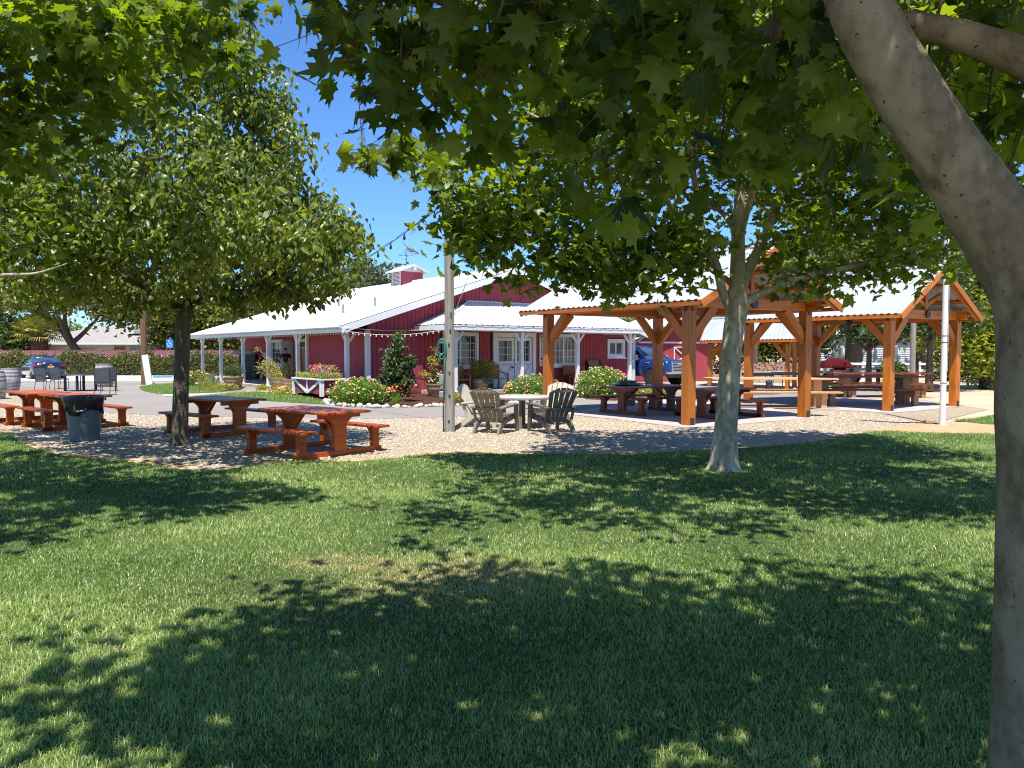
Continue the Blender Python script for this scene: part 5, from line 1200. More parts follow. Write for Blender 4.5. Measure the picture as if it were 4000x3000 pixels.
# ================================================================ CARS
def car_wheel(parent, c, r, w, side, rim='steel', spokes=6):
    Y = Vector((0, 1, 0))*side; m = MB(); m.lathe([(r*.62, -w/2), (r*.93, -w/2), (r, -w*.35), (r, w*.35), (r*.93, w/2), (r*.62, w/2)], c, 28, Y); t = m.build('wheel', M['rubber'], parent, local=True, smooth=True)
    m = MB(); c = Vector(c); m.lathe([(r*.66, w*.30), (r*.66, w*.46), (r*.60, w*.47), (r*.58, w*.30)], c, 24, Y); m.lathe([(.001, w*.40), (r*.16, w*.40), (r*.14, w*.5), (.001, w*.5)], c, 12, Y)
    for k in range(spokes):
        a = 2*PI*k/spokes; d = Vector((math.cos(a), 0, math.sin(a))); m.beam(c+d*r*.12+Y*w*.40, c+d*r*.60+Y*w*.42, r*.14, w*.14, Y)
    m.build('rim', M['chrome'] if rim == 'chrome' else M['steel'], t, local=True); m = MB(); m.lathe([(.001, w*.1), (r*.6, w*.1), (r*.6, w*.12), (.001, w*.12)], c, 20, Y); m.build('brake_disc', M['iron'], t, local=True)
def sect(x, hw, z0, z1, tuck=.06, r=.12):
    return [Vector((x, y, z)) for y, z in ((-hw+tuck*1.5, z0), (-hw+tuck*.3, z0+r*.6), (-hw, z0+(z1-z0)*.45), (-hw+tuck*.4, z1-r), (-hw+tuck*2.4, z1), (0, z1+.015), (hw-tuck*2.4, z1), (hw-tuck*.4, z1-r), (hw, z0+(z1-z0)*.45), (hw-tuck*.3, z0+r*.6), (hw-tuck*1.5, z0), (0, z0))]
def cab(x, hw0, hw1, z0, z1):
    return [Vector((x, y, z)) for y, z in ((-hw0, z0), (-hw0*.5-hw1*.5, (z0+z1)/2), (-hw1, z1-.04), (-hw1+.12, z1), (0, z1+.02), (hw1-.12, z1), (hw1, z1-.04), (hw0*.5+hw1*.5, (z0+z1)/2), (hw0, z0))]
# sedan: local +x is the front
cs = gz(165, 1478); sedan = thing('parked_car', 'dark blue sedan parked by the hedge, rear end showing', 'car', cs, math.radians(133))
m = MB(); m.loft([sect(x, h_, a, b) for x, h_, a, b in ((-2.34, .70, .45, .85), (-2.28, .84, .34, 1.0), (-2.0, .92, .28, 1.06), (-1.2, .93, .20, 1.0), (0, .93, .2, .96), (1.0, .93, .2, .92), (1.8, .90, .24, .82), (2.2, .80, .3, .68), (2.33, .6, .38, .55))]); m.build('body', M['navy'], sedan, local=True, smooth='all')
m = MB(); m.loft([cab(x, a, b, z0, z1) for x, a, b, z0, z1 in ((-2.0, .80, .60, .98, 1.04), (-1.3, .84, .60, .95, 1.28), (-.7, .86, .60, .93, 1.42), (0, .86, .61, .92, 1.445), (.5, .86, .60, .90, 1.36), (1.35, .82, .60, .88, .93))]); m.build('windows', M['carglass'], sedan, local=True, smooth='all')
m = MB(); m.loft([[Vector((x, y*k, z+dz)) for k, dz in ((-1, -.05), (-.8, .015), (0, .03), (.8, .015), (1, -.05), (0, -.06))] for x, y, z in ((-1.0, .60, 1.365), (-.5, .62, 1.43), (0, .62, 1.452), (.35, .61, 1.41))]); m.build('roof', M['navy'], sedan, local=True, smooth='all')
m = MB(); m.loft([[Vector((x, y, z)) for y, z in ((-.80, .93), (-.80, 1.015), (0, 1.04), (.80, 1.015), (.80, .93), (0, .9))] for x in (-2.28, -1.95)]); m.build('trunk_lid', M['navy'], sedan, local=True, smooth='all')
for sy in (-1, 1):
    for x in (-1.42, 1.45): car_wheel(sedan, (x, sy*.80, .34), .34, .24, sy)
    m = MB(); m.prism([(-2.31, sy*.50, .84), (-2.27, sy*.83, .82), (-2.05, sy*.91, .85), (-2.05, sy*.91, .93), (-2.28, sy*.80, .93), (-2.31, sy*.50, .92)], (.0, sy*.012, .012)); m.box((-2.30, sy*.68, .88), (.06, .34, .11)); m.build('tail_light', M['redlight'], sedan, local=True)
    m = MB(); m.beam((.55, sy*.88, .98), (.55, sy*1.05, 1.02), .12, .13); m.build('mirror', M['navy'], sedan, local=True)
m = MB(); m.box((-2.355, 0, .76), (.02, .34, .17)); m.build('number_plate', M['plate'], sedan, local=True)
m = MB(); m.box((-2.30, 0, .36), (.12, 1.5, .2)); m.build('bumper', M['blackplastic'], sedan, local=True)
m = MB(); m.prism([(-2.335, -.07, .95), (-2.335, .07, .95), (-2.335, .06, .93), (-2.335, .015, .93), (-2.335, 0, .85), (-2.335, -.015, .93), (-2.335, -.06, .93)], (-.012, 0, 0)); m.build('badge', M['chrome'], sedan, local=True)
m = MB(); m.lathe([(.001, 0), (.07, 0), (.07, .004), (.001, .004)], (-1.62, .05, 1.17), 12, Vector((-.5, 0, .86))); m.build('sticker', M['white'], sedan, local=True)
# pickup: front toward camera right
pk = AT(2590, 1400, 40.6); pk.z = 0; truck = thing('pickup_truck', 'blue pickup truck with chrome barred grille parked at the barn corner', 'truck', Vector((6.66, 40.9, 0)), math.radians(-52))
m = MB(); m.loft([sect(x, h_, a, b, .04, .1) for x, h_, a, b in ((-2.9, .95, .55, 1.35), (-1.5, 1.0, .5, 1.36), (0, 1.0, .48, 1.36), (1.1, 1.0, .48, 1.36), (1.5, 1.0, .5, 1.36), (2.3, .98, .52, 1.33), (2.72, .94, .52, 1.28), (2.86, .84, .6, 1.2))]); m.build('body', M['blue'], truck, local=True, smooth='all')
m = MB(); m.loft([cab(x, a, b, z0, z1) for x, a, b, z0, z1 in ((-1.9, .90, .74, 1.32, 1.9), (-1.5, .92, .76, 1.32, 1.97), (0, .92, .78, 1.32, 1.99), (.5, .92, .76, 1.32, 1.93), (1.35, .90, .80, 1.32, 1.36))]); m.build('windows', M['carglass'], truck, local=True, smooth='all')
m = MB(); m.loft([[Vector((x, y*k, z+dz)) for k, dz in ((-1, -.05), (-.85, .01), (0, .03), (.85, .01), (1, -.05), (0, -.06))] for x, y, z in ((-1.9, .78, 1.94), (-1.2, .80, 2.0), (0, .80, 2.01), (.5, .79, 1.95))])
for sy in (-1, 1): m.beam((.5, sy*.80, 1.92), (1.38, sy*.86, 1.36), .07, .06); m.beam((-.5, sy*.80, 1.95), (-.5, sy*.90, 1.34), .09, .05); m.beam((-1.85, sy*.78, 1.92), (-1.95, sy*.90, 1.34), .12, .05)
m.build('roof', M['blue'], truck, local=True, smooth='all')
for x in range(-5, 6): pass
m = MB()
for k in range(7): m.beam((2.87, -.55, .74+k*.078), (2.87, .55, .74+k*.078), .05, .03)
for sy in (-1, 1): m.beam((2.87, sy*.57, .70), (2.87, sy*.60, 1.24), .05, .04)
m.build('grille', M['chrome'], truck, local=True)
m = MB(); m.box((2.83, 0, .97), (.04, 1.12, .52)); gb = m.build('grille_back', M['iron'], truck, local=True)
tr_t = text_mesh('badge', 'RAM', .2, M['chrome'], None, (0, 0, 0), (0, 1, 0), (0, 0, 1), .01); tr_t.parent = truck; tr_t.location = (2.91, 0, 1.08)
for sy in (-1, 1):
    m = MB(); m.loft([[Vector((2.86, sy*.60, z)), Vector((2.80, sy*.86, z)), Vector((2.55, sy*.965, z)), Vector((2.5, sy*.9, z)), Vector((2.7, sy*.6, z))] for z in (.95, 1.08, 1.17)]); m.build('headlight', M['lamp'], truck, local=True)
    for x in (-1.9, 1.85):
        car_wheel(truck, (x, sy*.86, .42), .42, .28, sy, 'chrome')
        m = MB(); m.tube([(x+.53*math.cos(a), sy*.985, .45+.53*math.sin(a)) for a in [k*PI/10 for k in range(11)]], .045, 6); m.build('wheel_arch', M['blue'], truck, local=True, smooth='all')
    m = MB(); m.lathe([(.001, 0), (.50, 0), (.50, .01), (.001, .01)], (1.85, sy*.965, .46), 24, Vector((0, sy, 0))); m.build('wheel_well', M['iron'], truck, local=True)
    m = MB(); m.box((.95, sy*1.16, 1.42), (.14, .2, .26)); m.beam((1.0, sy*.95, 1.36), (.98, sy*1.12, 1.36), .06, .05); m.build('mirror', M['chrome'], truck, local=True)
    m = MB(); m.box((2.84, sy*.62, .58), (.05, .28, .09)); m.build('fog_light', M['lamp'], truck, local=True)
m = MB(); m.box((2.83, 0, .52), (.16, 1.75, .18)); m.build('bumper', M['blackplastic'], truck, local=True)
m = MB(); m.box((2.83, 0, .66), (.18, 1.8, .10)); m.build('bumper_bar', M['chrome'], truck, local=True)
m = MB(); m.prism([(1.72, -.99, 1.15), (1.5, -.99, 1.15), (1.5, -.99, 1.19), (1.68, -.99, 1.19)], (0, -.02, 0)); m.build('badge', M['chrome'], truck, local=True)
m = MB(); m.box((1.9, -.55, 1.375), (.5, .22, .02)); m.build('hood_vent', M['lamp'], truck, local=True)
# ================================================================ PERSON on the side porch
def person():
    base = W(9.4, 1.3, .15); yaw = math.radians(35)
    rt = thing('person', 'person in black T shirt and pale shorts standing on the side porch, one arm raised', 'person', base, yaw)
    def skinned(name, nodes, edges, mat, sub=2):
        me = bpy.data.meshes.new(name); me.from_pydata([n[0] for n in nodes], edges, []); me.materials.append(mat); o = bpy.data.objects.new(name, me); COL.objects.link(o); o.parent = rt
        sk = o.modifiers.new('skin', 'SKIN'); 
        for i, n in enumerate(nodes): r = n[1]; me.skin_vertices[0].data[i].radius = (r, r) if isinstance(r, float) else r
        me.skin_vertices[0].data[0].use_root = True
        s = o.modifiers.new('sub', 'SUBSURF'); s.levels = s.render_levels = sub; sk.use_smooth_shade = True; return o
    # facing +y, left arm lowered, right arm reaching forward
    nd = [((0, 0, .95), (.15, .10)), ((0, -.01, 1.12), (.135, .09)), ((0, -.01, 1.32), (.16, .10)), ((0, -.01, 1.43), (.13, .08)), ((0, .0, 1.50), .052), ((0, .02, 1.57), .06), ((0, .03, 1.66), (.075, .09)), ((0, .02, 1.75), .05),
          ((.19, -.01, 1.41), .055), ((.25, .0, 1.15), .043), ((.26, .1, .92), .033), ((.26, .14, .84), .03),
          ((-.19, -.01, 1.41), .055), ((-.27, .10, 1.18), .043), ((-.20, .33, 1.20), .033), ((-.18, .42, 1.22), .028),
          ((.09, 0, .86), .085), ((.11, .02, .50), .058), ((.12, -.02, .09), .04), ((.13, .12, .03), .035),
          ((-.09, 0, .86), .085), ((-.12, .03, .50), .058), ((-.13, -.01, .09), .04), ((-.15, .13, .03), .035)]
    ed = [(0, 1), (1, 2), (2, 3), (3, 4), (4, 5), (5, 6), (6, 7), (3, 8), (8, 9), (9, 10), (10, 11), (3, 12), (12, 13), (13, 14), (14, 15), (0, 16), (16, 17), (17, 18), (18, 19), (0, 20), (20, 21), (21, 22), (22, 23)]
    for hx, hy, hz_, dx, dy, dz in ((.26, .14, .84, 0, .2, -1), (-.18, .42, 1.22, .15, 1, .1)):
        hand = 11 if hx > 0 else 15; d = Vector((dx, dy, dz)).normalized(); s = Vector((1, 0, 0))
        for k in range(5):
            b0 = Vector((hx, hy, hz_))+s*(k-1.5)*.018*(1 if k < 4 else -1.4)+d*.03; l = (.075, .085, .08, .065, .05)[k]
            i = len(nd); nd.append((tuple(b0+d*.02), .010)); nd.append((tuple(b0+d*(.02+l*.6)), .009)); nd.append((tuple(b0+d*(.02+l)+Vector((0, .01, -.012))), .008)); ed += [(hand, i), (i, i+1), (i+1, i+2)]
    body = skinned('body', nd, ed, M['skin'])
    skinned('shirt', [((0, -.01, .98), (.165, .12)), ((0, -.01, 1.14), (.155, .115)), ((0, -.01, 1.33), (.185, .12)), ((0, -.01, 1.44), (.13, .09)), ((.20, -.01, 1.41), .075), ((.235, 0, 1.24), .07), ((-.20, -.01, 1.41), .075), ((-.25, .04, 1.26), .07)], [(0, 1), (1, 2), (2, 3), (3, 4), (4, 5), (3, 6), (6, 7)], M['blackcloth'])
    skinned('shorts', [((0, 0, .97), (.165, .12)), ((0, 0, .88), (.16, .115)), ((.10, .0, .78), .105), ((.125, .02, .52), .095), ((-.10, .0, .78), .105), ((-.135, .03, .52), .095)], [(0, 1), (1, 2), (2, 3), (1, 4), (4, 5)], M['greycloth'])
    skinned('hair', [((0, -.01, 1.66), (.075, .075)), ((0, .0, 1.72), (.082, .09)), ((0, .02, 1.77), .055)], [(0, 1), (1, 2)], M['hair'])
    m = MB()
    for sx in (-1, 1): m.lathe([(.001, 0), (.012, 0), (.008, .01), (.001, .012)], (sx*.032, .115, 1.68), 8, Vector((0, 1, 0)))
    m.build('eye', M['white'], rt, local=True)
    m = MB(); m.prism([(-.014, .11, 1.64), (.014, .11, 1.64), (0, .11, 1.69)], (0, .03, 0)); m.build('nose', M['skin'], rt, local=True)
    for sx in (-1, 1): m = MB(); m.box((sx*.13, .06, .035), (.09, .27, .07)); m.build('shoe', M['blackcloth'], rt, local=True, bevel=.02)
person()
# ================================================================ FAR CLUTTER: grills, cover, jug, cone, hose bin
def grill(label, loc, rz, sc=1.0):
    rt = thing('barbecue', label, 'barbecue', loc, rz, 'black metal fire tables on thin legs')
    m = MB(); m.box((0, 0, .82), (1.1, .6, .12)); m.box((.75, 0, .84), (.5, .5, .03)); m.build('tray', M['iron'], rt, local=True)
    for x in (-.5, .5):
        for y in (-.25, .25): m = MB(); m.tube([(x, y, 0), (x*.9, y, .8)], .02, 5); m.build('leg', M['iron'], rt, local=True)
    rt.scale = (sc,)*3; return rt
g1 = grill('black metal table left of the white jug beyond the pavilions', AT(2960, 1450, 31).xy.to_3d(), .1)
copy_tree(g1, AT(3070, 1450, 32).xy.to_3d(), .5, 'black metal table right of the white jug beyond the pavilions')
j = G(3003, 1508); rt = thing('jug', 'white plastic jug with blue label on the ground beyond the pale table', 'jug', j)
m = MB(); m.lathe([(.12, 0), (.13, .02), (.13, .2), (.08, .27), (.04, .29), (.04, .32), (.001, .32)], j, 16); m.build('body', M['white'], rt, smooth=True); m = MB(); m.lathe([(.131, .08), (.132, .18)], j, 16); m.build('label_band', M['signblue'], rt)
k_ = gz(3275, 1500); rt = thing('traffic_cone', 'faded orange traffic cone beneath the red covered wagon', 'cone', k_); m = MB(); m.lathe([(.14, .03), (.03, .62), (.001, .62)], k_, 14); m.build('body', M['orange'], rt, smooth=True); m = MB(); m.box(k_+Vector((0, 0, .015)), (.36, .36, .03)); m.build('base', M['orange'], rt)
k_ = gz(3305, 1508); rt = thing('storage_tote', 'faded blue grey tote with a dark hose loop beside the cone', 'tote', k_); m = MB(); m.lathe([(.28, 0), (.36, .55), (.38, .56), (.38, .6), (.001, .62)], k_, 4); m.build('body', M['bluebin'], rt); m = MB(); m.tube([k_+Vector((.2*math.cos(a), -.36, .25+.2*math.sin(a))) for a in [k*PI/8 for k in range(17)]], .02, 5); m.build('hose_loop', M['iron'], rt)
k_ = AT(3268, 1420, 42); k_.z = 0; rt = thing('covered_wagon', 'low wagon under a domed maroon cover beyond the right hand pavilion', 'wagon', k_)
m = MB(); m.loft([[k_+Vector((x, math.cos(a)*.6, .75+math.sin(a)*h_)) for a in [q*PI/8 for q in range(9)]] for x, h_ in ((-.85, .1), (-.78, .45), (-.4, .62), (.1, .66), (.5, .55), (.75, .28), (.85, .05))]); m.build('cover', M['cover'], rt, smooth='all')
m = MB(); m.box(k_+Vector((0, 0, .68)), (2.0, 1.2, .1)); m.build('deck', M['polewood'], rt)
for x in (-.7, .7): m = MB(); m.lathe([(.30, -.05), (.33, -.05), (.33, .05), (.30, .05), (.30, -.05)], k_+Vector((x, -.62, .33)), 18, Vector((0, -1, 0))); m.lathe([(.001, -.03), (.2, -.03), (.2, .03), (.001, .03)], k_+Vector((x, -.62, .33)), 10, Vector((0, -1, 0))); m.build('wheel', M['iron'], rt)
for i, (u, D) in enumerate(((3195, 40), (3380, 40))):
    q = AT(u, 1440, D); q.z = 0; rt = thing('bench', ['pale bench left of the maroon covered wagon', 'pale bench right of the maroon covered wagon, behind a thin tree'][i], 'bench', q, .0, 'pale benches by the covered wagon')
    m = MB(); m.box((0, 0, .46), (1.8, .4, .05)); m.build('seat', M['trimgrey'], rt, local=True); m = MB(); m.box((0, .2, .8), (1.8, .04, .14)); m.build('backrest', M['trimgrey'], rt, local=True)
    for x in (-.7, .7): m = MB(); m.box((x, .05, .42), (.06, .35, .84)); m.build('leg', M['iron'], rt, local=True)
# dish with succulent, cup on the dark table
tq = AT(2450, 1480, 21.6); dz_ = .03+.757; tq.z = dz_; rt = thing('serving_tray', 'round dark tray lying on the dark table under the near pavilion', 'tray', tq); m = MB(); m.lathe([(.001, 0), (.36, 0), (.40, .03), (.38, .03), (.35, .012), (.001, .012)], tq, 24); m.build('dish', M['iron'], rt, smooth=True)
g = thing('succulent', 'spiky silver succulent in the dark tray on the table', 'plant', tq); blades_np('blades', tq+Vector((-.05, .1, .015)), 70, .26, .02, .8, M['agave'], g, curl=.1, base=.14)
q = tq+Vector((.42, .1, 0)); rt = thing('cup', 'small white cup on the dark table beside the tray', 'cup', q); m = MB(); m.lathe([(.03, 0), (.04, .07), (.035, .07), (.001, .01)], q, 12); m.build('body', M['white'], rt, smooth=True); m = MB(); m.tube([q+Vector((.038, 0, .06)), q+Vector((.06, 0, .04)), q+Vector((.035, 0, .02))], .005, 5); m.build('handle', M['white'], rt)
# pink rubble mound and low stone wall behind
q0 = AT(3010, 1420, 46); md = thing('rubble_mound', 'pinkish dry brush and rubble mound beyond the pavilions', 'mound', q0.xy.to_3d())
m = MB(); q0 = q0.xy.to_3d(); m.grid(q0+Vector((-3.4, -1.4, 0)), q0+Vector((4.2, -1.4, 0)), q0+Vector((-3.4, 2, 0)), q0+Vector((4.2, 2, 0)), 40, 18, lambda p, a, b: p+Vector((0, 0, max(0, 1.0*math.sin(PI*a)**.6*math.sin(PI*b)**.7+random.gauss(0, .07)))))
m.build('mound', gmat('dry brush', [(.2, (.16, .09, .06)), (.8, (.42, .28, .22))], 1, 6, 1, .1), md)
P = np.array(q0)+np.stack([RNG.random(2500)*6.6-2.9, RNG.random(2500)*2-.9, .5+.5*RNG.random(2500)], 1); leaves('brush', P, .14, T_DIA, paint('dry twigs', (.34, .2, .15), .9), md, -.3)
for i, (a, b) in enumerate((((2890, 44), (3060, 42)), ((3040, 43), (3200, 42)))):
    p, q = AT(a[0], 1430, a[1]).xy.to_3d(), AT(b[0], 1430, b[1]).xy.to_3d(); rt = thing('stone_wall', ['low pale block wall in front of the rubble mound', 'short pale block wall at the right end of the rubble mound'][i], 'wall', (p+q)/2); m = MB()
    for c in range(2):
        n_ = int((q-p).length/.6)
        for k in range(n_): m.beam(p.lerp(q, (k+.02)/n_)+Vector((0, 0, .18+.31*c)), p.lerp(q, (k+.97)/n_)+Vector((0, 0, .18+.31*c)), .3, .3)
    m.build('blocks', M['concrete'], rt)
# ================================================================ TREES
DZ = lambda u, v, D: AT(u, v, D)
def limb(px, D):
    """px: (u, v, width_px[, depth offset]) at about depth D"""
    P = []; R = []
    for q in px: d = D+(q[3] if len(q) > 3 else 0); P.append(AT(q[0], q[1], d)); R.append(q[2]/2*d/F_PX)
    return P, R
def E(u, v, D, rx, ry, rz): return (tuple(AT(u, v, D)), (rx, ry, rz))
# ---- middle sycamore with the pale trunk
Dm = 11.15
mp = G(2826, 1838)
lm = [limb([(2826, 1842, 150), (2828, 1800, 112), (2834, 1690, 90), (2848, 1500, 80), (2862, 1320, 78), (2880, 1200, 84), (2882, 1080, 62), (2884, 900, 48), (2892, 740, 38), (2905, 560, 30), (2900, 380, 20)], Dm),
      limb([(2866, 1240, 40), (2822, 1140, 34), (2800, 1040, 32), (2755, 940, 30), (2735, 860, 28), (2718, 740, 24, -.3), (2690, 560, 16, -.8)], Dm),
      limb([(2896, 1120, 44), (2945, 1010, 40), (2985, 930, 34), (3030, 800, 26, .3), (3065, 650, 20, .5), (3080, 480, 12, .8)], Dm),
      limb([(2892, 1195, 38), (2950, 1160, 30), (3060, 1105, 30), (3180, 1072, 26, .2), (3330, 1040, 22, .5), (3480, 1000, 18, .8), (3700, 930, 12, 1)], Dm),
      limb([(2862, 1110, 26), (2790, 1060, 24, .3), (2700, 1010, 20, .6), (2560, 1045, 15, 1), (2430, 1060, 10, 1.3)], Dm),
      limb([(2760, 950, 22), (2640, 820, 20, -.3), (2500, 700, 20, -.6), (2280, 560, 18, -1), (2060, 440, 12, -1.3)], Dm),
      limb([(2880, 920, 26), (2820, 830, 20, .4), (2740, 780, 16, .9)], Dm),
      limb([(2560, 760, 14, -.4), (2300, 620, 14, -.8), (2100, 590, 12, -1), (1850, 640, 7, -1.2)], Dm),
      limb([(2880, 1000, 26), (2905, 880, 24, -.6), (2960, 700, 22, -1.6), (3060, 500, 18, -2.6)], Dm),
      limb([(3180, 1072, 18, .2), (3060, 1075, 10, .5), (3300, 1085, 12, 1.0), (3450, 1095, 6, 1.2)], Dm)]
em = [E(2850, 560, 11.2, 3.0, 3.3, 2.1), E(2100, 640, 10.6, 1.5, 1.8, 1.0), E(1720, 640, 10.4, .65, .9, .42), E(1900, 860, 10.6, .75, 1.1, .75), E(1850, 1000, 10.8, .42, .6, .38),
      E(3500, 760, 11.5, 1.9, 2.4, 1.4), E(2350, 1000, 11.0, 1.2, 1.4, .55), E(2130, 1065, 11.2, .6, .8, .22), E(3350, 1080, 11.6, 1.2, 1.2, .30), E(2450, 300, 11, 2.0, 2.3, 1.0), E(3400, 250, 11.6, 2.0, 2.3, 1.2), E(2900, -200, 11.2, 2.2, 2.2, 1.0), E(3750, 950, 11.8, .9, 1.1, .6), E(2400, 1130, 11, .5, .5, .16), E(2660, 1165, 10.6, .35, .3, .12), E(3120, 1220, 11.0, .3, .25, .14), E(2960, 1190, 10.5, .2, .25, .1), E(2750, 350, 13.2, 3.0, 1.6, 1.6), E(3300, 560, 13.4, 2.0, 1.4, 1.2), ((2.2, 7.9, 5.2), (3.4, 2.0, 1.2)), ((4.6, 8.2, 5.0), (2.4, 2.0, 1.3)), ((1.6, 6.5, 4.75), (3.6, 1.2, .75)), ((4.6, 6.9, 4.9), (2.4, 1.2, .9)), E(2350, 1050, 11, .9, .9, .30), E(2650, 930, 10.6, .9, .8, .45), E(3050, 960, 10.6, .8, .8, .4), E(2500, 1130, 10.8, .5, .5, .15), E(1780, 880, 11, .5, .5, .5), E(2000, 860, 10.4, .8, .9, .6)]
tree('sycamore_tree', 'sycamore with a pale mottled trunk standing in the lawn before the pavilions', 'tree', mp, lm, em, 1300, 20, .145, T_SYC2, M['syc'], M['sycbark'], 'trees around the lawn', spread=.20, droop=.35, flat=1.1, tsides=16, twr=.008,
     clip=lambda C: ~((np.abs(C[:, 0]-3.15) < .55) & (C[:, 2] < 3.95) & (C[:, 1] < 11.5)))
# ---- left tree with rough dark trunk
Dp = 14.25; lp = G(702, 1738)
ll = [limb([(702, 1745, 88), (702, 1700, 64), (706, 1550, 58), (712, 1380, 56), (716, 1250, 56), (728, 1120, 44), (738, 950, 38), (745, 760, 32), (752, 520, 24), (760, 250, 14), (765, 60, 8)], Dp),
      limb([(714, 1255, 30), (690, 1180, 26, .3), (640, 1060, 22, .7), (560, 900, 18, 1.1), (470, 700, 14, 1.5), (400, 480, 9, 1.6)], Dp),
      limb([(722, 1250, 32), (770, 1185, 28), (850, 1140, 24, -.3), (960, 1060, 18, -.6), (1100, 950, 14, -.8), (1250, 880, 9, -.9)], Dp),
      limb([(728, 1120, 26), (780, 980, 24, .5), (840, 800, 20, .9), (900, 600, 15, 1.2), (960, 380, 9, 1.3)], Dp),
      limb([(724, 1180, 26), (700, 1000, 24, -.7), (680, 800, 20, -1.3), (640, 560, 14, -1.7)], Dp),
      limb([(716, 1230, 22), (620, 1160, 18, -.4), (480, 1080, 15, -.8), (300, 1000, 11, -1.1), (120, 950, 7, -1.2)], Dp),
      limb([(740, 900, 22), (850, 760, 16, -.5), (1000, 640, 12, -.9), (1130, 560, 7, -1)], Dp)]
el = [E(690, 700, 14.3, 2.7, 2.7, 2.4), E(1000, 760, 14.2, 1.2, 1.8, 1.6), E(1180, 880, 14.2, 1.05, 1.4, 1.0), E(1330, 930, 14.2, .75, 1.0, .62), E(1230, 1090, 14.0, .85, 1.0, .42), E(1000, 1130, 14.0, 1.2, 1.2, .38), E(200, 850, 14.3, 2.0, 2.4, 1.5), E(200, 1090, 14.1, 1.8, 1.6, .36), E(1010, 480, 14.2, .85, 1.1, 1.0),
      E(930, 270, 14.2, .8, 1.1, .8), E(650, 150, 14.2, 1.8, 1.9, 1.5), E(640, -200, 14.2, 1.5, 1.6, 1.3), E(640, 1165, 13.9, .9, .8, .18), E(1100, 960, 12.2, 1.1, 1.2, .5), E(700, 850, 11.6, 2.6, 1.5, 1.0), E(200, 860, 11.8, 2.0, 1.4, .8), E(420, 1120, 12.4, 1.3, 1.0, .25), E(-200, 700, 14.3, 1.5, 1.8, 1.5)]
tree('shade_tree', 'dark rough barked tree with drooping pointed leaves beside the picnic tables', 'tree', lp, ll, el, 980, 36, .132, T_PEAR, M['pear'], M['roughbark'], 'trees around the lawn', spread=.17, droop=1.2, flat=.6, tsides=16, twr=.006)
# ---- nearest sycamore: trunk at the right edge, boughs overhead
Dn = 2.45; nb = Vector((AT(4128, 1500, Dn).x, Dn, 0))
def npx(u, v, w, off=0): return (u, v, w, off)
nt = [([nb+Vector((0, 0, -.02)), nb+Vector((-.01, 0, .12)), nb+Vector((-.0, 0, .6)), AT(4112, 1900, Dn), AT(4102, 1600, Dn), AT(4108, 1380, Dn), AT(4090, 1180, Dn), AT(3965, 980, Dn), AT(3810, 760, Dn-.02), AT(3626, 490, Dn-.04), AT(3420, 150, Dn-.05), AT(3320, -80, Dn), AT(3230, -420, Dn+.1), AT(3100, -900, Dn+.3)],
       [.18, .160, .156, .155, .153, .153, .152, .126, .108, .098, .092, .088, .085, .06]),
      ([AT(4120, 1100, Dn+.05), AT(4300, 800, Dn+.2), AT(4500, 300, Dn+.4), AT(4700, -300, Dn+.7)], [.14, .11, .09, .06]),
      limb([(4260, 420, 170, .5), (4060, 260, 150, .5), (3850, 170, 120, .5), (3620, 110, 105, .5), (3350, 90, 95, .55), (3080, 110, 82, .6), (2880, 170, 60, .7), (2700, 230, 40, .8), (2450, 260, 22, .9)], Dn),
      limb([(3530, 180, 60), (3300, 60, 50, .5), (2900, -100, 50, 1.2), (2300, -150, 40, 1.9), (1700, -60, 26, 2.2), (1480, 60, 14, 2.0)], Dn),
      limb([(3400, -100, 110), (3500, -500, 70, .9), (3300, -900, 36, 1.6), (3200, -1300, 8, 2.2)], Dn),
      limb([(3400, -100, 110), (2600, -700, 100, -.2), (1500, -1200, 80, -.4), (600, -1400, 12, .0)], Dn)]
en = [((-1.9, 1.9, 4.7), (1.4, 1.3, .6)), ((1.3, 1.8, 5.1), (3.3, 2.3, 1.7)), ((-.9, 2.7, 4.6), (1.3, 1.6, .9)), ((3.6, 2.0, 4.6), (2.0, 2.0, 1.6)), ((1.6, 3.1, 4.9), (2.6, 1.3, 1.2)),
      ((.0, 3.2, 4.3), (1.6, 1.6, .8)), ((-.2, .6, 4.6), (2.2, 1.2, .9)), ((1.5, 2.2, 4.0), (1.8, 2.0, .5))]
nroot = tree('sycamore_tree', 'nearest sycamore, its mottled trunk filling the right edge and boughs overhead', 'tree', nb, nt, en, 470, 24, .130, T_SYC, M['sycnear'], M['nearbark'], 'trees around the lawn', spread=.22, droop=.3, flat=1.2, tsides=26, twr=.006,
             clip=lambda C: ~((C[:, 2] < 1.75+.50*np.maximum(C[:, 1], 0)+.10) & (C[:, 1] > .3)))
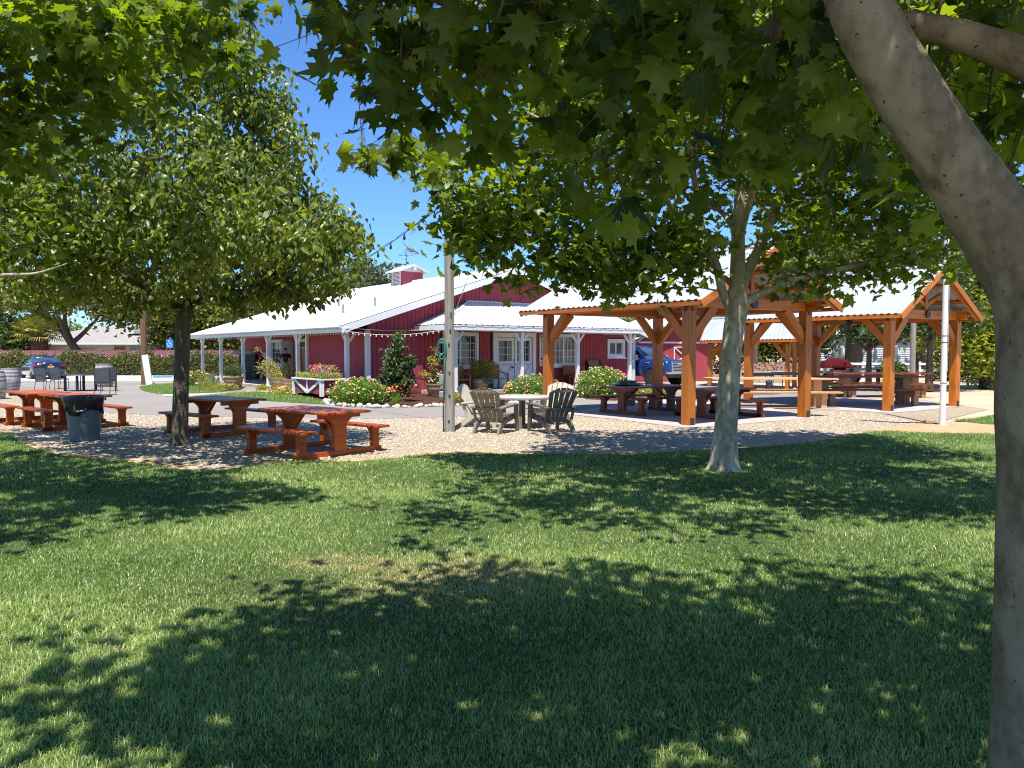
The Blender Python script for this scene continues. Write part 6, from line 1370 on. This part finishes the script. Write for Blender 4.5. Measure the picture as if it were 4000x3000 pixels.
# low hanging boughs seen in the upper half of the frame (their own clusters on real twigs)
hang = [(1480, 90, 3.5, .30, .16, 26), (1400, 230, 3.6, .20, .12, 14), (1600, 260, 3.4, .26, .2, 30), (1560, 420, 3.4, .16, .12, 14), (1440, 60, 3.7, .12, .10, 8), (1800, 120, 3.3, .30, .18, 30), (1850, 330, 3.2, .2, .15, 16),
        (2080, 60, 3.2, .25, .14, 18), (2350, 120, 3.0, .25, .15, 20), (2560, 260, 2.9, .22, .16, 20), (2700, 100, 2.9, .25, .12, 18), (2950, 300, 2.8, .22, .15, 16), (3150, 260, 2.8, .18, .12, 12), (3050, 470, 3.0, .2, .10, 12), (2820, 640, 3.5, .28, .06, 16), (3050, 600, 3.6, .24, .06, 12),
        (2500, 700, 3.4, .22, .2, 14), (2450, 900, 3.8, .2, .2, 12), (2350, 480, 3.2, .2, .16, 12), (3650, 380, 3.4, .3, .15, 16), (3850, 520, 3.4, .25, .15, 16), (3600, 700, 3.8, .2, .1, 8), (3900, 760, 3.3, .2, .14, 12), (3720, 200, 3.6, .35, .15, 20), (3930, 60, 3.4, .3, .12, 16), (3950, 950, 3.4, .12, .08, 5),
        (2150, 250, 3.6, .2, .15, 14), (1560, 620, 5.5, .30, .09, 20), (1420, 620, 5.6, .14, .06, 8), (2000, 560, 3.6, .2, .12, 10), (2700, 420, 3.3, .22, .12, 14), (3330, 560, 3.6, .2, .1, 10), (2240, 0, 3.4, .3, .1, 16), (2900, 60, 3.2, .2, .1, 8)]
m = MB(); HP = []
for u, v, D, rx, rz, n in hang:
    c = AT(u, v, D); top = Vector((c.x+random.gauss(0, .15)+.1, D-.15+random.gauss(0, .1), max(c.z+.55, 1.75+.5*D+.15)))
    m.tube([top, top.lerp(c, .5)+Vector((random.gauss(0, .05), 0, .04)), c], [.010, .007, .003], 5)
    q = np.array(c)+RNG.normal(size=(int(n*1.75), 3))*np.array([rx*.65, .18, rz*.6])+np.array([0, 0, rz*.3]); HP.append(q)
    for x in q[:: 2]: m.tube([c.lerp(top, .25*random.random()), (Vector(x)+c)/2+Vector((0, 0, .03)), Vector(x)], .0022, 3, cap=False)
m.build('hanging_twigs', M['twig'], nroot)
leaves('hanging_leaves', np.concatenate(HP), .122, T_SYC, M['sycnear'], nroot, droop=.75, flat=.6, szvar=.5, rnd=RNG.random(sum(len(h) for h in HP))*.95)
# ---- sycamore out of frame on the left, boughs reaching in over the top left
wb0 = Vector((-9.0, 8.4, 0))
lw = [([wb0, wb0+Vector((0, 0, 1.5)), wb0+Vector((.1, 0, 3)), wb0+Vector((.2, 0, 5)), wb0+Vector((.1, 0, 7))], [.2, .16, .14, .1, .05]),
      ([wb0+Vector((0, 0, 2.4)), AT(-400, 780, 8.2), AT(0, 505, 8.0), AT(180, 445, 7.9), AT(400, 330, 7.8), AT(640, 250, 7.6)], [.08, .06, .045, .04, .025, .01]),
      ([wb0+Vector((0, 0, 3)), AT(-500, 300, 8), AT(60, 150, 7.6), AT(250, 290, 7.5), AT(480, 380, 7.4)], [.08, .06, .035, .02, .01]),
      ([wb0+Vector((0, 0, 2.0)), AT(-500, 1100, 7.4), AT(0, 1075, 7.0), AT(140, 1068, 6.8), AT(260, 1030, 6.6)], [.04, .03, .018, .012, .005])]
ew = [((-7.3, 8.4, 5.6), (3.6, 3.4, 2.0)), E(150, 120, 7.4, 1.5, 1.6, .75), E(480, 150, 7.2, 1.0, 1.2, .55), E(620, 60, 7.0, .7, .9, .30), E(120, 520, 7.6, .9, .9, .5), ((-8, 9.5, 3.7), (2.6, 3.0, .9)), ((-9.5, 6.5, 4.0), (2.5, 2.2, 1.2)), ((-6.4, 6.2, 4.9), (2.3, 1.6, 1.0)), ((-6.3, 5.2, 4.6), (2.1, 1.7, .9)), ((-4.9, 7.6, 4.9), (1.3, 1.5, .8))]
tree('sycamore_tree', 'leafy sycamore boughs reaching in at the top left from outside the frame', 'tree', wb0, lw, ew, 500, 21, .150, T_SYC, M['syc'], M['sycbark'], 'trees around the lawn', spread=.20, droop=.35, flat=1.1, twr=.006)
# ================================================================ BACKGROUND TREES
def bg_tree(name, label, u, D, trunk_h, tr, blobs, n, nl, ls, lmn, cat='tree', group='trees beyond the garden', fork=3, spread=.5, droop=.2, bark_='roughbark', lean=0):
    b = AT(u, 1372, D); b.z = 0; b = Vector((b.x, b.y, 0)); Z3 = lambda z, dx=0, dy=0: b+Vector((dx, dy, z))
    L = [([b, Z3(trunk_h*.5, lean*.4), Z3(trunk_h, lean), Z3(trunk_h*1.6, lean*1.3), Z3(trunk_h*2.2, lean*1.2)], [tr*1.25, tr, tr*.85, tr*.5, tr*.2])]
    for k in range(fork):
        a = 2*PI*k/fork+.6; L.append(([Z3(trunk_h*.9, lean), Z3(trunk_h*1.3, lean+math.cos(a)*trunk_h*.4, math.sin(a)*trunk_h*.4), Z3(trunk_h*1.9, lean+math.cos(a)*trunk_h*.9, math.sin(a)*trunk_h*.9)], [tr*.6, tr*.45, tr*.15]))
    es = [((b.x+x, b.y+y, z), r) for x, y, z, r in blobs]
    return tree(name, label, cat, b, L, es, n, nl, ls, T_DIA, M[lmn], M[bark_], group, spread=spread, droop=droop, tsides=8, twr=.02)
# left background
bg_tree('oak_tree', 'spreading acacia like tree with a crooked trunk over the far white house', 345, 66, 2.6, .38, [(-4.5, 0, 6.2, (4.5, 3, 1.1)), (.5, 0, 7.4, (5, 3.5, 2.0)), (5, 0, 6.6, (4, 3, 1.9)), (2.2, 0, 5.0, (2.2, 2, .8))], 300, 28, .42, 'bgmid', spread=.7, lean=-1.5)
bg_tree('leafy_tree', 'dark leafy tree at the far left edge behind the hedge', -60, 70, 2.5, .3, [(0, 0, 4.6, (4.2, 3, 2.6)), (3.4, 0, 2.8, (2.4, 2, 1.6)), (-1, 0, 8.5, (4, 3, 2.5))], 300, 30, .4, 'bgdark', spread=.6)
bg_tree('leafy_tree', 'mid green bush tree behind the palm', 215, 84, 1.5, .2, [(0, 0, 3.2, (3.6, 2.5, 2.1)), (-2.8, 0, 2.4, (2.5, 2, 1.9))], 200, 30, .4, 'bgmid', spread=.5)
bg_tree('leafy_tree', 'olive green tree beyond the far porch end', 850, 72, 2.2, .3, [(0, 0, 4.8, (4.6, 3, 2.9)), (-4.2, 0, 4.2, (3.4, 2.5, 2.4)), (3.8, 0, 4.6, (3.6, 2.5, 2.6)), (1.5, 0, 2.0, (4.5, 2, 1.4))], 430, 32, .42, 'bgmid', spread=.6)
bg_tree('leafy_tree', 'green tree between the white house and the brown pole', 700, 90, 2.5, .3, [(0, 0, 5.6, (5, 3, 2.8)), (5, 0, 4, (4, 3, 2.2))], 240, 28, .5, 'bgdark', spread=.6)
bg_tree('leafy_tree', 'tall dark tree behind the roof end of the barn', 1130, 86, 3, .3, [(0, 0, 6, (5.5, 3, 3.2))], 200, 28, .5, 'bgdark', spread=.6)
bg_tree('oak_tree', 'grey green oak rising behind the barn roof beside the cupola', 1440, 58, 3.5, .4, [(0, 0, 6.5, (2.7, 3, 2.1)), (-1.3, 0, 5.6, (3, 2.5, 1.6)), (1.3, 0, 5.4, (1.5, 2, 1.4))], 330, 34, .30, 'oak', spread=.42)
# palm
pb_ = AT(157, 1372, 66); pb_ = Vector((pb_.x, pb_.y, 0)); rt = thing('palm_tree', 'stout fan palm with a fat brown trunk behind the dark blue car', 'palm', pb_)
m = MB(); m.tube([pb_, up(pb_, 1.2), up(pb_, 2.4), up(pb_, 3.1)], [.75, .72, .62, .42], 14)
for k in range(90): a = k*2.4; z = .4+k*.029; r = .66-.1*(z/3)**2; q = pb_+Vector((math.cos(a)*r, math.sin(a)*r, z)); m.beam(q, q+Vector((math.cos(a)*.16, math.sin(a)*.16, .22)), .16, .04)
m.build('trunk', M['palmbark'], rt)
V = []; T = []; R = []; fr = MB()
for i in range(34):
    az = i*2.399; tl = .25+1.5*(i/34); d = np.array([math.cos(az)*math.sin(tl), math.sin(az)*math.sin(tl), math.cos(tl)]); o = np.array(up(pb_, 3.0)); Ls = 1.5; hub = o+d*Ls
    fr.tube([Vector(o), Vector(o+d*Ls*.5+np.array([0, 0, .1])), Vector(hub)], .03, 4); sd = np.cross(d, [0, 0, 1]); sd /= np.linalg.norm(sd)+1e-6; nn_ = np.cross(sd, d); r_ = RNG.random()
    for j in range(17):
        b2 = (j-8)/8*1.75; dd = d*math.cos(b2)+sd*math.sin(b2); l = 1.15*(1-.25*abs(b2)/1.7); k = len(V); w_ = np.cross(dd, nn_)*.045
        V += [hub-w_*.4, hub+w_*.4, hub+dd*l*.6-w_+nn_*.0, hub+dd*l*.6+w_, hub+dd*l-np.array([0, 0, .30*l])]; T += [(k, k+1, k+3), (k, k+3, k+2), (k+2, k+3, k+4)]; R += [min(1, r_*.6+.4*RNG.random())]*5
fr.build('stalks', M['olive'], rt); np_mesh('fronds', V, T, R, M['palm'], rt)
# right background
bg_tree('leafy_tree', 'yellow green tree filling the right side behind the pavilion gable', 3850, 36, 1.6, .22, [(0, -.6, 1.9, (2.6, 1.6, 1.3)), (0, 0, 3.6, (2.6, 2, 2.0)), (1.5, 0, 5.4, (2.6, 2, 1.9)), (-1.2, 0, 2.5, (1.9, 1.6, 1.3)), (2.5, 0, 2.6, (2.4, 1.8, 1.7)), (-.3, 0, 5.8, (1.6, 1.5, 1.6))], 520, 36, .26, 'bgyellow', spread=.38)
bg_tree('leafy_tree', 'yellow green tree at the far right edge, partly behind the near trunk', 4250, 38, 1.6, .22, [(0, 0, 4.0, (3, 2, 3)), (-1.5, 1, 6.5, (2.6, 2, 2))], 260, 34, .28, 'bgyellow', spread=.4)
bg_tree('leafy_tree', 'taller green tree behind the yellow green one', 3600, 56, 2.5, .3, [(0, 0, 6.5, (4, 3, 3.2)), (-3, 0, 8, (3.5, 3, 3)), (4, 0, 8, (4, 3, 3.2))], 360, 32, .42, 'bgmid', spread=.6)
bg_tree('small_tree', 'dark trunked small tree just right of the pavilion post', 3632, 33, 2.3, .145, [(0, 0, 3.9, (1.6, 1.5, 1.2)), (-1.5, 0, 2.75, (1.2, 1, .45)), (1.3, 0, 3.2, (1.2, 1, .7)), (0, 0, 5.4, (2, 2, 1.2))], 240, 28, .2, 'bgdark', spread=.3)
bg_tree('small_tree', 'thin forked small tree left of the grey pole', 3395, 38, 1.9, .14, [(-.2, 0, 3.2, (1.4, 1.2, .9)), (.6, 0, 2.6, (1.0, 1, .5)), (0, 0, 4.4, (1.7, 1.5, 1.1))], 190, 28, .22, 'bgdark', spread=.3)
bg_tree('big_tree', 'thick trunked tree in front of the white sided building', 3335, 52, 3.0, .6, [(-2.4, 0, 3.7, (2.4, 2, .9)), (2.5, 0, 3.9, (2.4, 2, 1.0)), (0, 0, 5.5, (4, 3, 2.0)), (0, 0, 8, (4, 3, 2))], 330, 30, .32, 'bgmid', spread=.5, fork=4)
bg_tree('small_tree', 'slim tan trunked young tree right of the grey pole', 3582, 41, 2.2, .10, [(0, 0, 3.4, (1.0, 1, .9))], 50, 24, .2, 'bgyellow', spread=.3)
bg_tree('leafy_tree', 'grey green bushy tree behind the rubble mound', 2980, 58, 1.2, .2, [(-1.5, 0, 2.2, (2.8, 2, 1.5)), (2.2, 0, 2.4, (2.8, 2, 1.5)), (0, 0, 3.8, (3.5, 2, 1.4))], 330, 32, .30, 'bgmid', spread=.45)
bg_tree('leafy_tree', 'pale trunked tree with yellow leaves seen through the far pavilion', 2945, 50, 2.2, .28, [(0, 0, 4.2, (2.6, 2, 1.2)), (2.5, 0, 4.4, (2.2, 2, 1.0)), (1, 0, 6, (3.5, 2.5, 1.6))], 240, 28, .3, 'bgyellow', spread=.45, bark_='sycbark')
bg_tree('leafy_tree', 'dark green tree behind the near pavilion roof', 2700, 70, 2.5, .3, [(0, 0, 5.2, (4.6, 3, 3.0)), (5, 0, 6.5, (4, 3, 3.2)), (-4.5, 0, 3.6, (3.5, 3, 2.0))], 330, 30, .42, 'bgmid', spread=.6)
bg_tree('leafy_tree', 'tall green tree beyond the right hand pavilion roof', 3200, 72, 2.5, .3, [(0, 0, 8, (5, 3, 3.6)), (4, 0, 6, (4, 3, 3))], 260, 30, .45, 'bgdark', spread=.6)
for i, (u, D, rx) in enumerate(((3700, 45, 1.3), (3830, 44, 1.4), (3950, 42, 1.5), (4080, 42, 1.4), (3490, 46, .8), (2850, 52, 1.6), (3110, 50, 1.1))):
    q = AT(u, 1400, D); bush(['low grey green shrub by the white fence, left of the near trunk', 'low grey green shrub second from the right hand pavilion', 'taller grey green shrub touching the near trunk edge', 'grey green shrub hidden behind the near trunk', 'small shrub in front of the white sided building', 'green shrub left of the rubble mound', 'dark shrub right of the rubble mound'][i], (q.x, q.y, .55), (rx, .9, .65+.15*(i == 2)), 1500, .16, 'oak' if i < 4 else 'bgdark', group='low shrubs along the white fence' if i < 4 else None)
# ---- hedge in front of the maroon fence
H0, H1 = AT(-250, 1400, 57).xy.to_3d(), AT(985, 1400, 55).xy.to_3d()
hd_ = thing('hedge', 'long clipped yellow green hedge along the parking lot', 'hedge', (H0+H1)/2); m = MB(); d = (H1-H0).normalized()
m.beam(H0+Vector((0, 0, .6)), H1+Vector((0, 0, .6)), .8, 1.15); m.build('branches', M['bgdark'], hd_)
n = 30000; t = RNG.random(n); L_ = (H1-H0).length; ph = t*L_; th = RNG.random(n)*PI; wob = .13*np.sin(ph*1.3)+.10*np.sin(ph*3.1+1)+.07*np.sin(ph*7)
rr = 1+.13*RNG.normal(size=n); P = np.stack([H0.x+(H1.x-H0.x)*t, H0.y+(H1.y-H0.y)*t-np.cos(th)*.62*rr, .06+(np.sin(th)**.6)*(1.25+wob)*rr], 1)
leaves('foliage', P, .15, T_DIA, M['hedge'], hd_, -.3, .6)
# ================================================================ GRASS BLADES (one body of grass)
m_gr, ntg, pg = newmat('grass blades'); at = ntg.nodes.new('ShaderNodeAttribute'); at.attribute_name = 'rnd'; a2 = ntg.nodes.new('ShaderNodeAttribute'); a2.attribute_name = 'dry'
cg = ramp(ntg, [(0, (.045, .085, .022)), (.4, (.165, .25, .055)), (.9, (.40, .48, .17)), (1, (.55, .52, .32))], at.outputs['Fac'])
cg = mixc(ntg, cg, (.46, .38, .20), a2.outputs['Fac'])
ntg.links.new(cg, pg.inputs['Base Color']); pg.inputs['Roughness'].default_value = .38; pg.inputs['Specular IOR Level'].default_value = .5
tr = ntg.nodes.new('ShaderNodeBsdfTranslucent'); ntg.links.new(mixc(ntg, cg, (2.0, 2.2, .8), 1, 'MULTIPLY'), tr.inputs[0]); mx = ntg.nodes.new('ShaderNodeMixShader'); mx.inputs[0].default_value = .35
ntg.links.new(pg.outputs[0], mx.inputs[1]); ntg.links.new(tr.outputs[0], mx.inputs[2]); ntg.links.new(mx.outputs[0], ntg.nodes['Material Output'].inputs[0])
LP2 = [(p.x, p.y) for p in lawn_poly]
GV, GT, GR_, GD = [], [], [], []; off = 0
dc = G(1320, 2210); dc2 = G(1800, 2260); dc3 = G(1600, 2330)
for y0, y1, dens, w, h in ((1.6, 4.4, 9500, .0036, .038), (4.4, 6.5, 6200, .0050, .040), (6.5, 9.5, 3400, .0072, .042), (9.5, 17.5, 1600, .011, .045)):
    X = .72*y1+1.2; n = int(dens*2*X*(y1-y0)); x = (RNG.random(n)*2-1)*X; y = y0+RNG.random(n)*(y1-y0)
    wx = .09*np.sin(x*9+y*3)+.07*np.sin(x*23+1); k = (np.abs(x) < .70*y+1.0) & in_poly(x, y+wx+.10*RNG.normal(size=n)*(RNG.random(n) < .3), LP2); x, y = x[k], y[k]; n = len(x)
    pat = np.sin(x*1.7+np.sin(y*1.3)*1.5)+np.sin(y*2.3+x*.9)+.6*np.sin(x*4.1-y*3.3)+.8*np.sin(x*13+np.sin(y*9)*2)*np.sin(y*11+np.sin(x*7)*2)+.6*np.sin(x*31+3*np.sin(y*17))*np.sin(y*27+2*np.sin(x*23))
    big = np.sin(x*.55+1.3)+np.sin(y*.8-.5)
    dd = 1.3*np.maximum(0, 1-np.hypot((x-dc.x)/.6, (y-dc.y)/.3))+.7*np.maximum(0, 1-np.hypot((x-dc2.x)/1.0, (y-dc2.y)/.8))+.35*np.maximum(0, 1-np.hypot((x-dc3.x)/2.2, (y-dc3.y)/1.1))
    dry = np.clip(dd*1.5+RNG.normal(size=n)*.10*(dd > .05), 0, 1)*(RNG.random(n) < .35+dd)
    az = RNG.random(n)*2*PI; ln_ = .25+RNG.random(n)*.95; hh = h*(.55+.7*RNG.random(n))*(1+.10*pat)*(1-.45*np.clip(dd, 0, 1)); ww = w*(.7+.6*RNG.random(n))
    dx, dy = np.cos(az), np.sin(az); sa = az+PI/2+RNG.normal(size=n)*.4; sx, sy = np.cos(sa), np.sin(sa); z0 = .020
    b = np.stack([x, y, np.full(n, z0)], 1); s = np.stack([sx, sy, np.zeros(n)], 1)*ww[:, None]/2
    mid = b+np.stack([dx*ln_*hh*.35, dy*ln_*hh*.35, hh*.62], 1); tip = b+np.stack([dx*ln_*hh*1.05, dy*ln_*hh*1.05, hh*(1-.25*ln_)], 1)
    r = np.clip(.42+.10*pat+.06*big+.28*RNG.normal(size=n), 0, .97); r[RNG.random(n) < .035] = 1.0
    if y0 < 6:
        V = np.stack([b-s, b+s, mid+s*.8, mid-s*.8, tip], 1).reshape(-1, 3); F = (np.array([(0, 1, 2), (0, 2, 3), (3, 2, 4)])[None]+(np.arange(n)*5)[:, None, None]).reshape(-1, 3); q = 5
    else:
        V = np.stack([b-s, b+s, tip], 1).reshape(-1, 3); F = (np.arange(n*3).reshape(-1, 3)); q = 3
    GV.append(V); GT.append(F+off); GR_.append(np.repeat(r, q)); GD.append(np.repeat(dry, q)); off += len(V)
gr_o = np_mesh('grass', np.concatenate(GV), np.concatenate(GT), np.concatenate(GR_), m_gr, None, False, np.concatenate(GD)); gr_o['kind'] = 'stuff'
tag(gr_o, 'short green lawn grass with a dry patch near the front', 'grass')
# taller, coarser blades on the small lawns by the barn
def patch_grass(name, label, pts, dens=420, w=.022, h=.055):
    poly = [(p.x, p.y) for p in pts]; xs = [p[0] for p in poly]; ys = [p[1] for p in poly]; n = int(dens*(max(xs)-min(xs))*(max(ys)-min(ys)))
    x = min(xs)+RNG.random(n)*(max(xs)-min(xs)); y = min(ys)+RNG.random(n)*(max(ys)-min(ys)); k = in_poly(x, y, poly); x, y = x[k], y[k]; n = len(x)
    az = RNG.random(n)*2*PI; hh = h*(.5+RNG.random(n)); s = np.stack([np.cos(az), np.sin(az), np.zeros(n)], 1)*w/2; b = np.stack([x, y, np.full(n, .016)], 1); a2_ = RNG.random(n)*2*PI
    tip = b+np.stack([np.cos(a2_)*hh*.6, np.sin(a2_)*hh*.6, hh], 1); V = np.stack([b-s, b+s, tip], 1).reshape(-1, 3)
    o = np_mesh(name, V, np.arange(n*3).reshape(-1, 3), np.repeat(np.clip(.5+.25*RNG.normal(size=n), 0, .97), 3), m_gr, None, False, np.zeros(n*3)); tag(o, label, 'grass', kind='stuff')
patch_grass('grass', 'clipped grass of the small lawn at the brown pole', GP([(544, 1516), (560, 1527), (590, 1534), (637, 1540), (737, 1536), (860, 1533), (900, 1520), (840, 1505), (700, 1500), (600, 1504)]))
patch_grass('grass', 'clipped grass of the strip between the porch path and the asphalt', GP([(700, 1556), (737, 1552), (845, 1542), (930, 1532), (1010, 1532), (1134, 1543), (1220, 1556), (1296, 1580), (1180, 1576), (1054, 1568), (900, 1562), (760, 1560)]))
patch_grass('grass', 'small strip of grass beyond the flagpole', GP([(3720, 1645), (3800, 1640), (3920, 1618), (4100, 1600), (4300, 1604), (4300, 1650), (3920, 1662), (3800, 1655)]), 900, .014)
# pebbles on the gravel
n = 60000; x = RNG.random(n)*24-14; y = 11+RNG.random(n)*11; gp = [(p.x, p.y) for p in gr]; k = in_poly(x, y, gp) & ~in_poly(x, y+.12*RNG.normal(size=n), LP2); x, y = x[k], y[k]; n = len(x)
s = .008+.016*RNG.random(n)**2; base = np.array([(1, 0, 0), (-.5, .87, 0), (-.5, -.87, 0), (0, 0, .8), (.5, .8, .3), (-1, 0, .3), (.5, -.8, .3)]); rot = RNG.random(n)*6.28
cs_, sn = np.cos(rot), np.sin(rot); V = np.stack([base[None, :, 0]*cs_[:, None]-base[None, :, 1]*sn[:, None], base[None, :, 0]*sn[:, None]+base[None, :, 1]*cs_[:, None], np.repeat(base[None, :, 2], n, 0)], 2)*s[:, None, None]
V[:, :, 0] += x[:, None]; V[:, :, 1] += y[:, None]; V[:, :, 2] += .012
F = (np.array([(0, 4, 3), (4, 1, 3), (1, 5, 3), (5, 2, 3), (2, 6, 3), (6, 0, 3), (0, 4, 1), (1, 5, 2), (2, 6, 0)])[None]+(np.arange(n)*7)[:, None, None]).reshape(-1, 3)
m_pb, ntp, pp_ = newmat('pebbles'); at = ntp.nodes.new('ShaderNodeAttribute'); at.attribute_name = 'rnd'; ntp.links.new(ramp(ntp, [(0, (.22, .18, .13)), (.6, (.48, .40, .29)), (1, (.68, .61, .50))], at.outputs['Fac']), pp_.inputs['Base Color']); pp_.inputs['Roughness'].default_value = .85
po = np_mesh('pebbles', V.reshape(-1, 3), F, np.repeat(RNG.random(n), 7), m_pb); tag(po, 'loose pale pebbles scattered over the gravel', 'pebbles', kind='stuff')
# fallen leaves on the lawn
for i, (u, v) in enumerate(((970, 1930), (1540, 2240), (1640, 2260), (2640, 2840), (1980, 2210), (60, 1975), (2300, 1880))):
    p = G(u, v, .06); o = leaves('fallen_leaf', [tuple(p)], .06, T_SYC, M['brownwood'] if i % 3 == 0 else M['palewood'], None, -.1, 2.5); tag(o, 'dry curled brown leaf lying on the lawn grass', 'leaf', 'fallen leaves on the lawn')
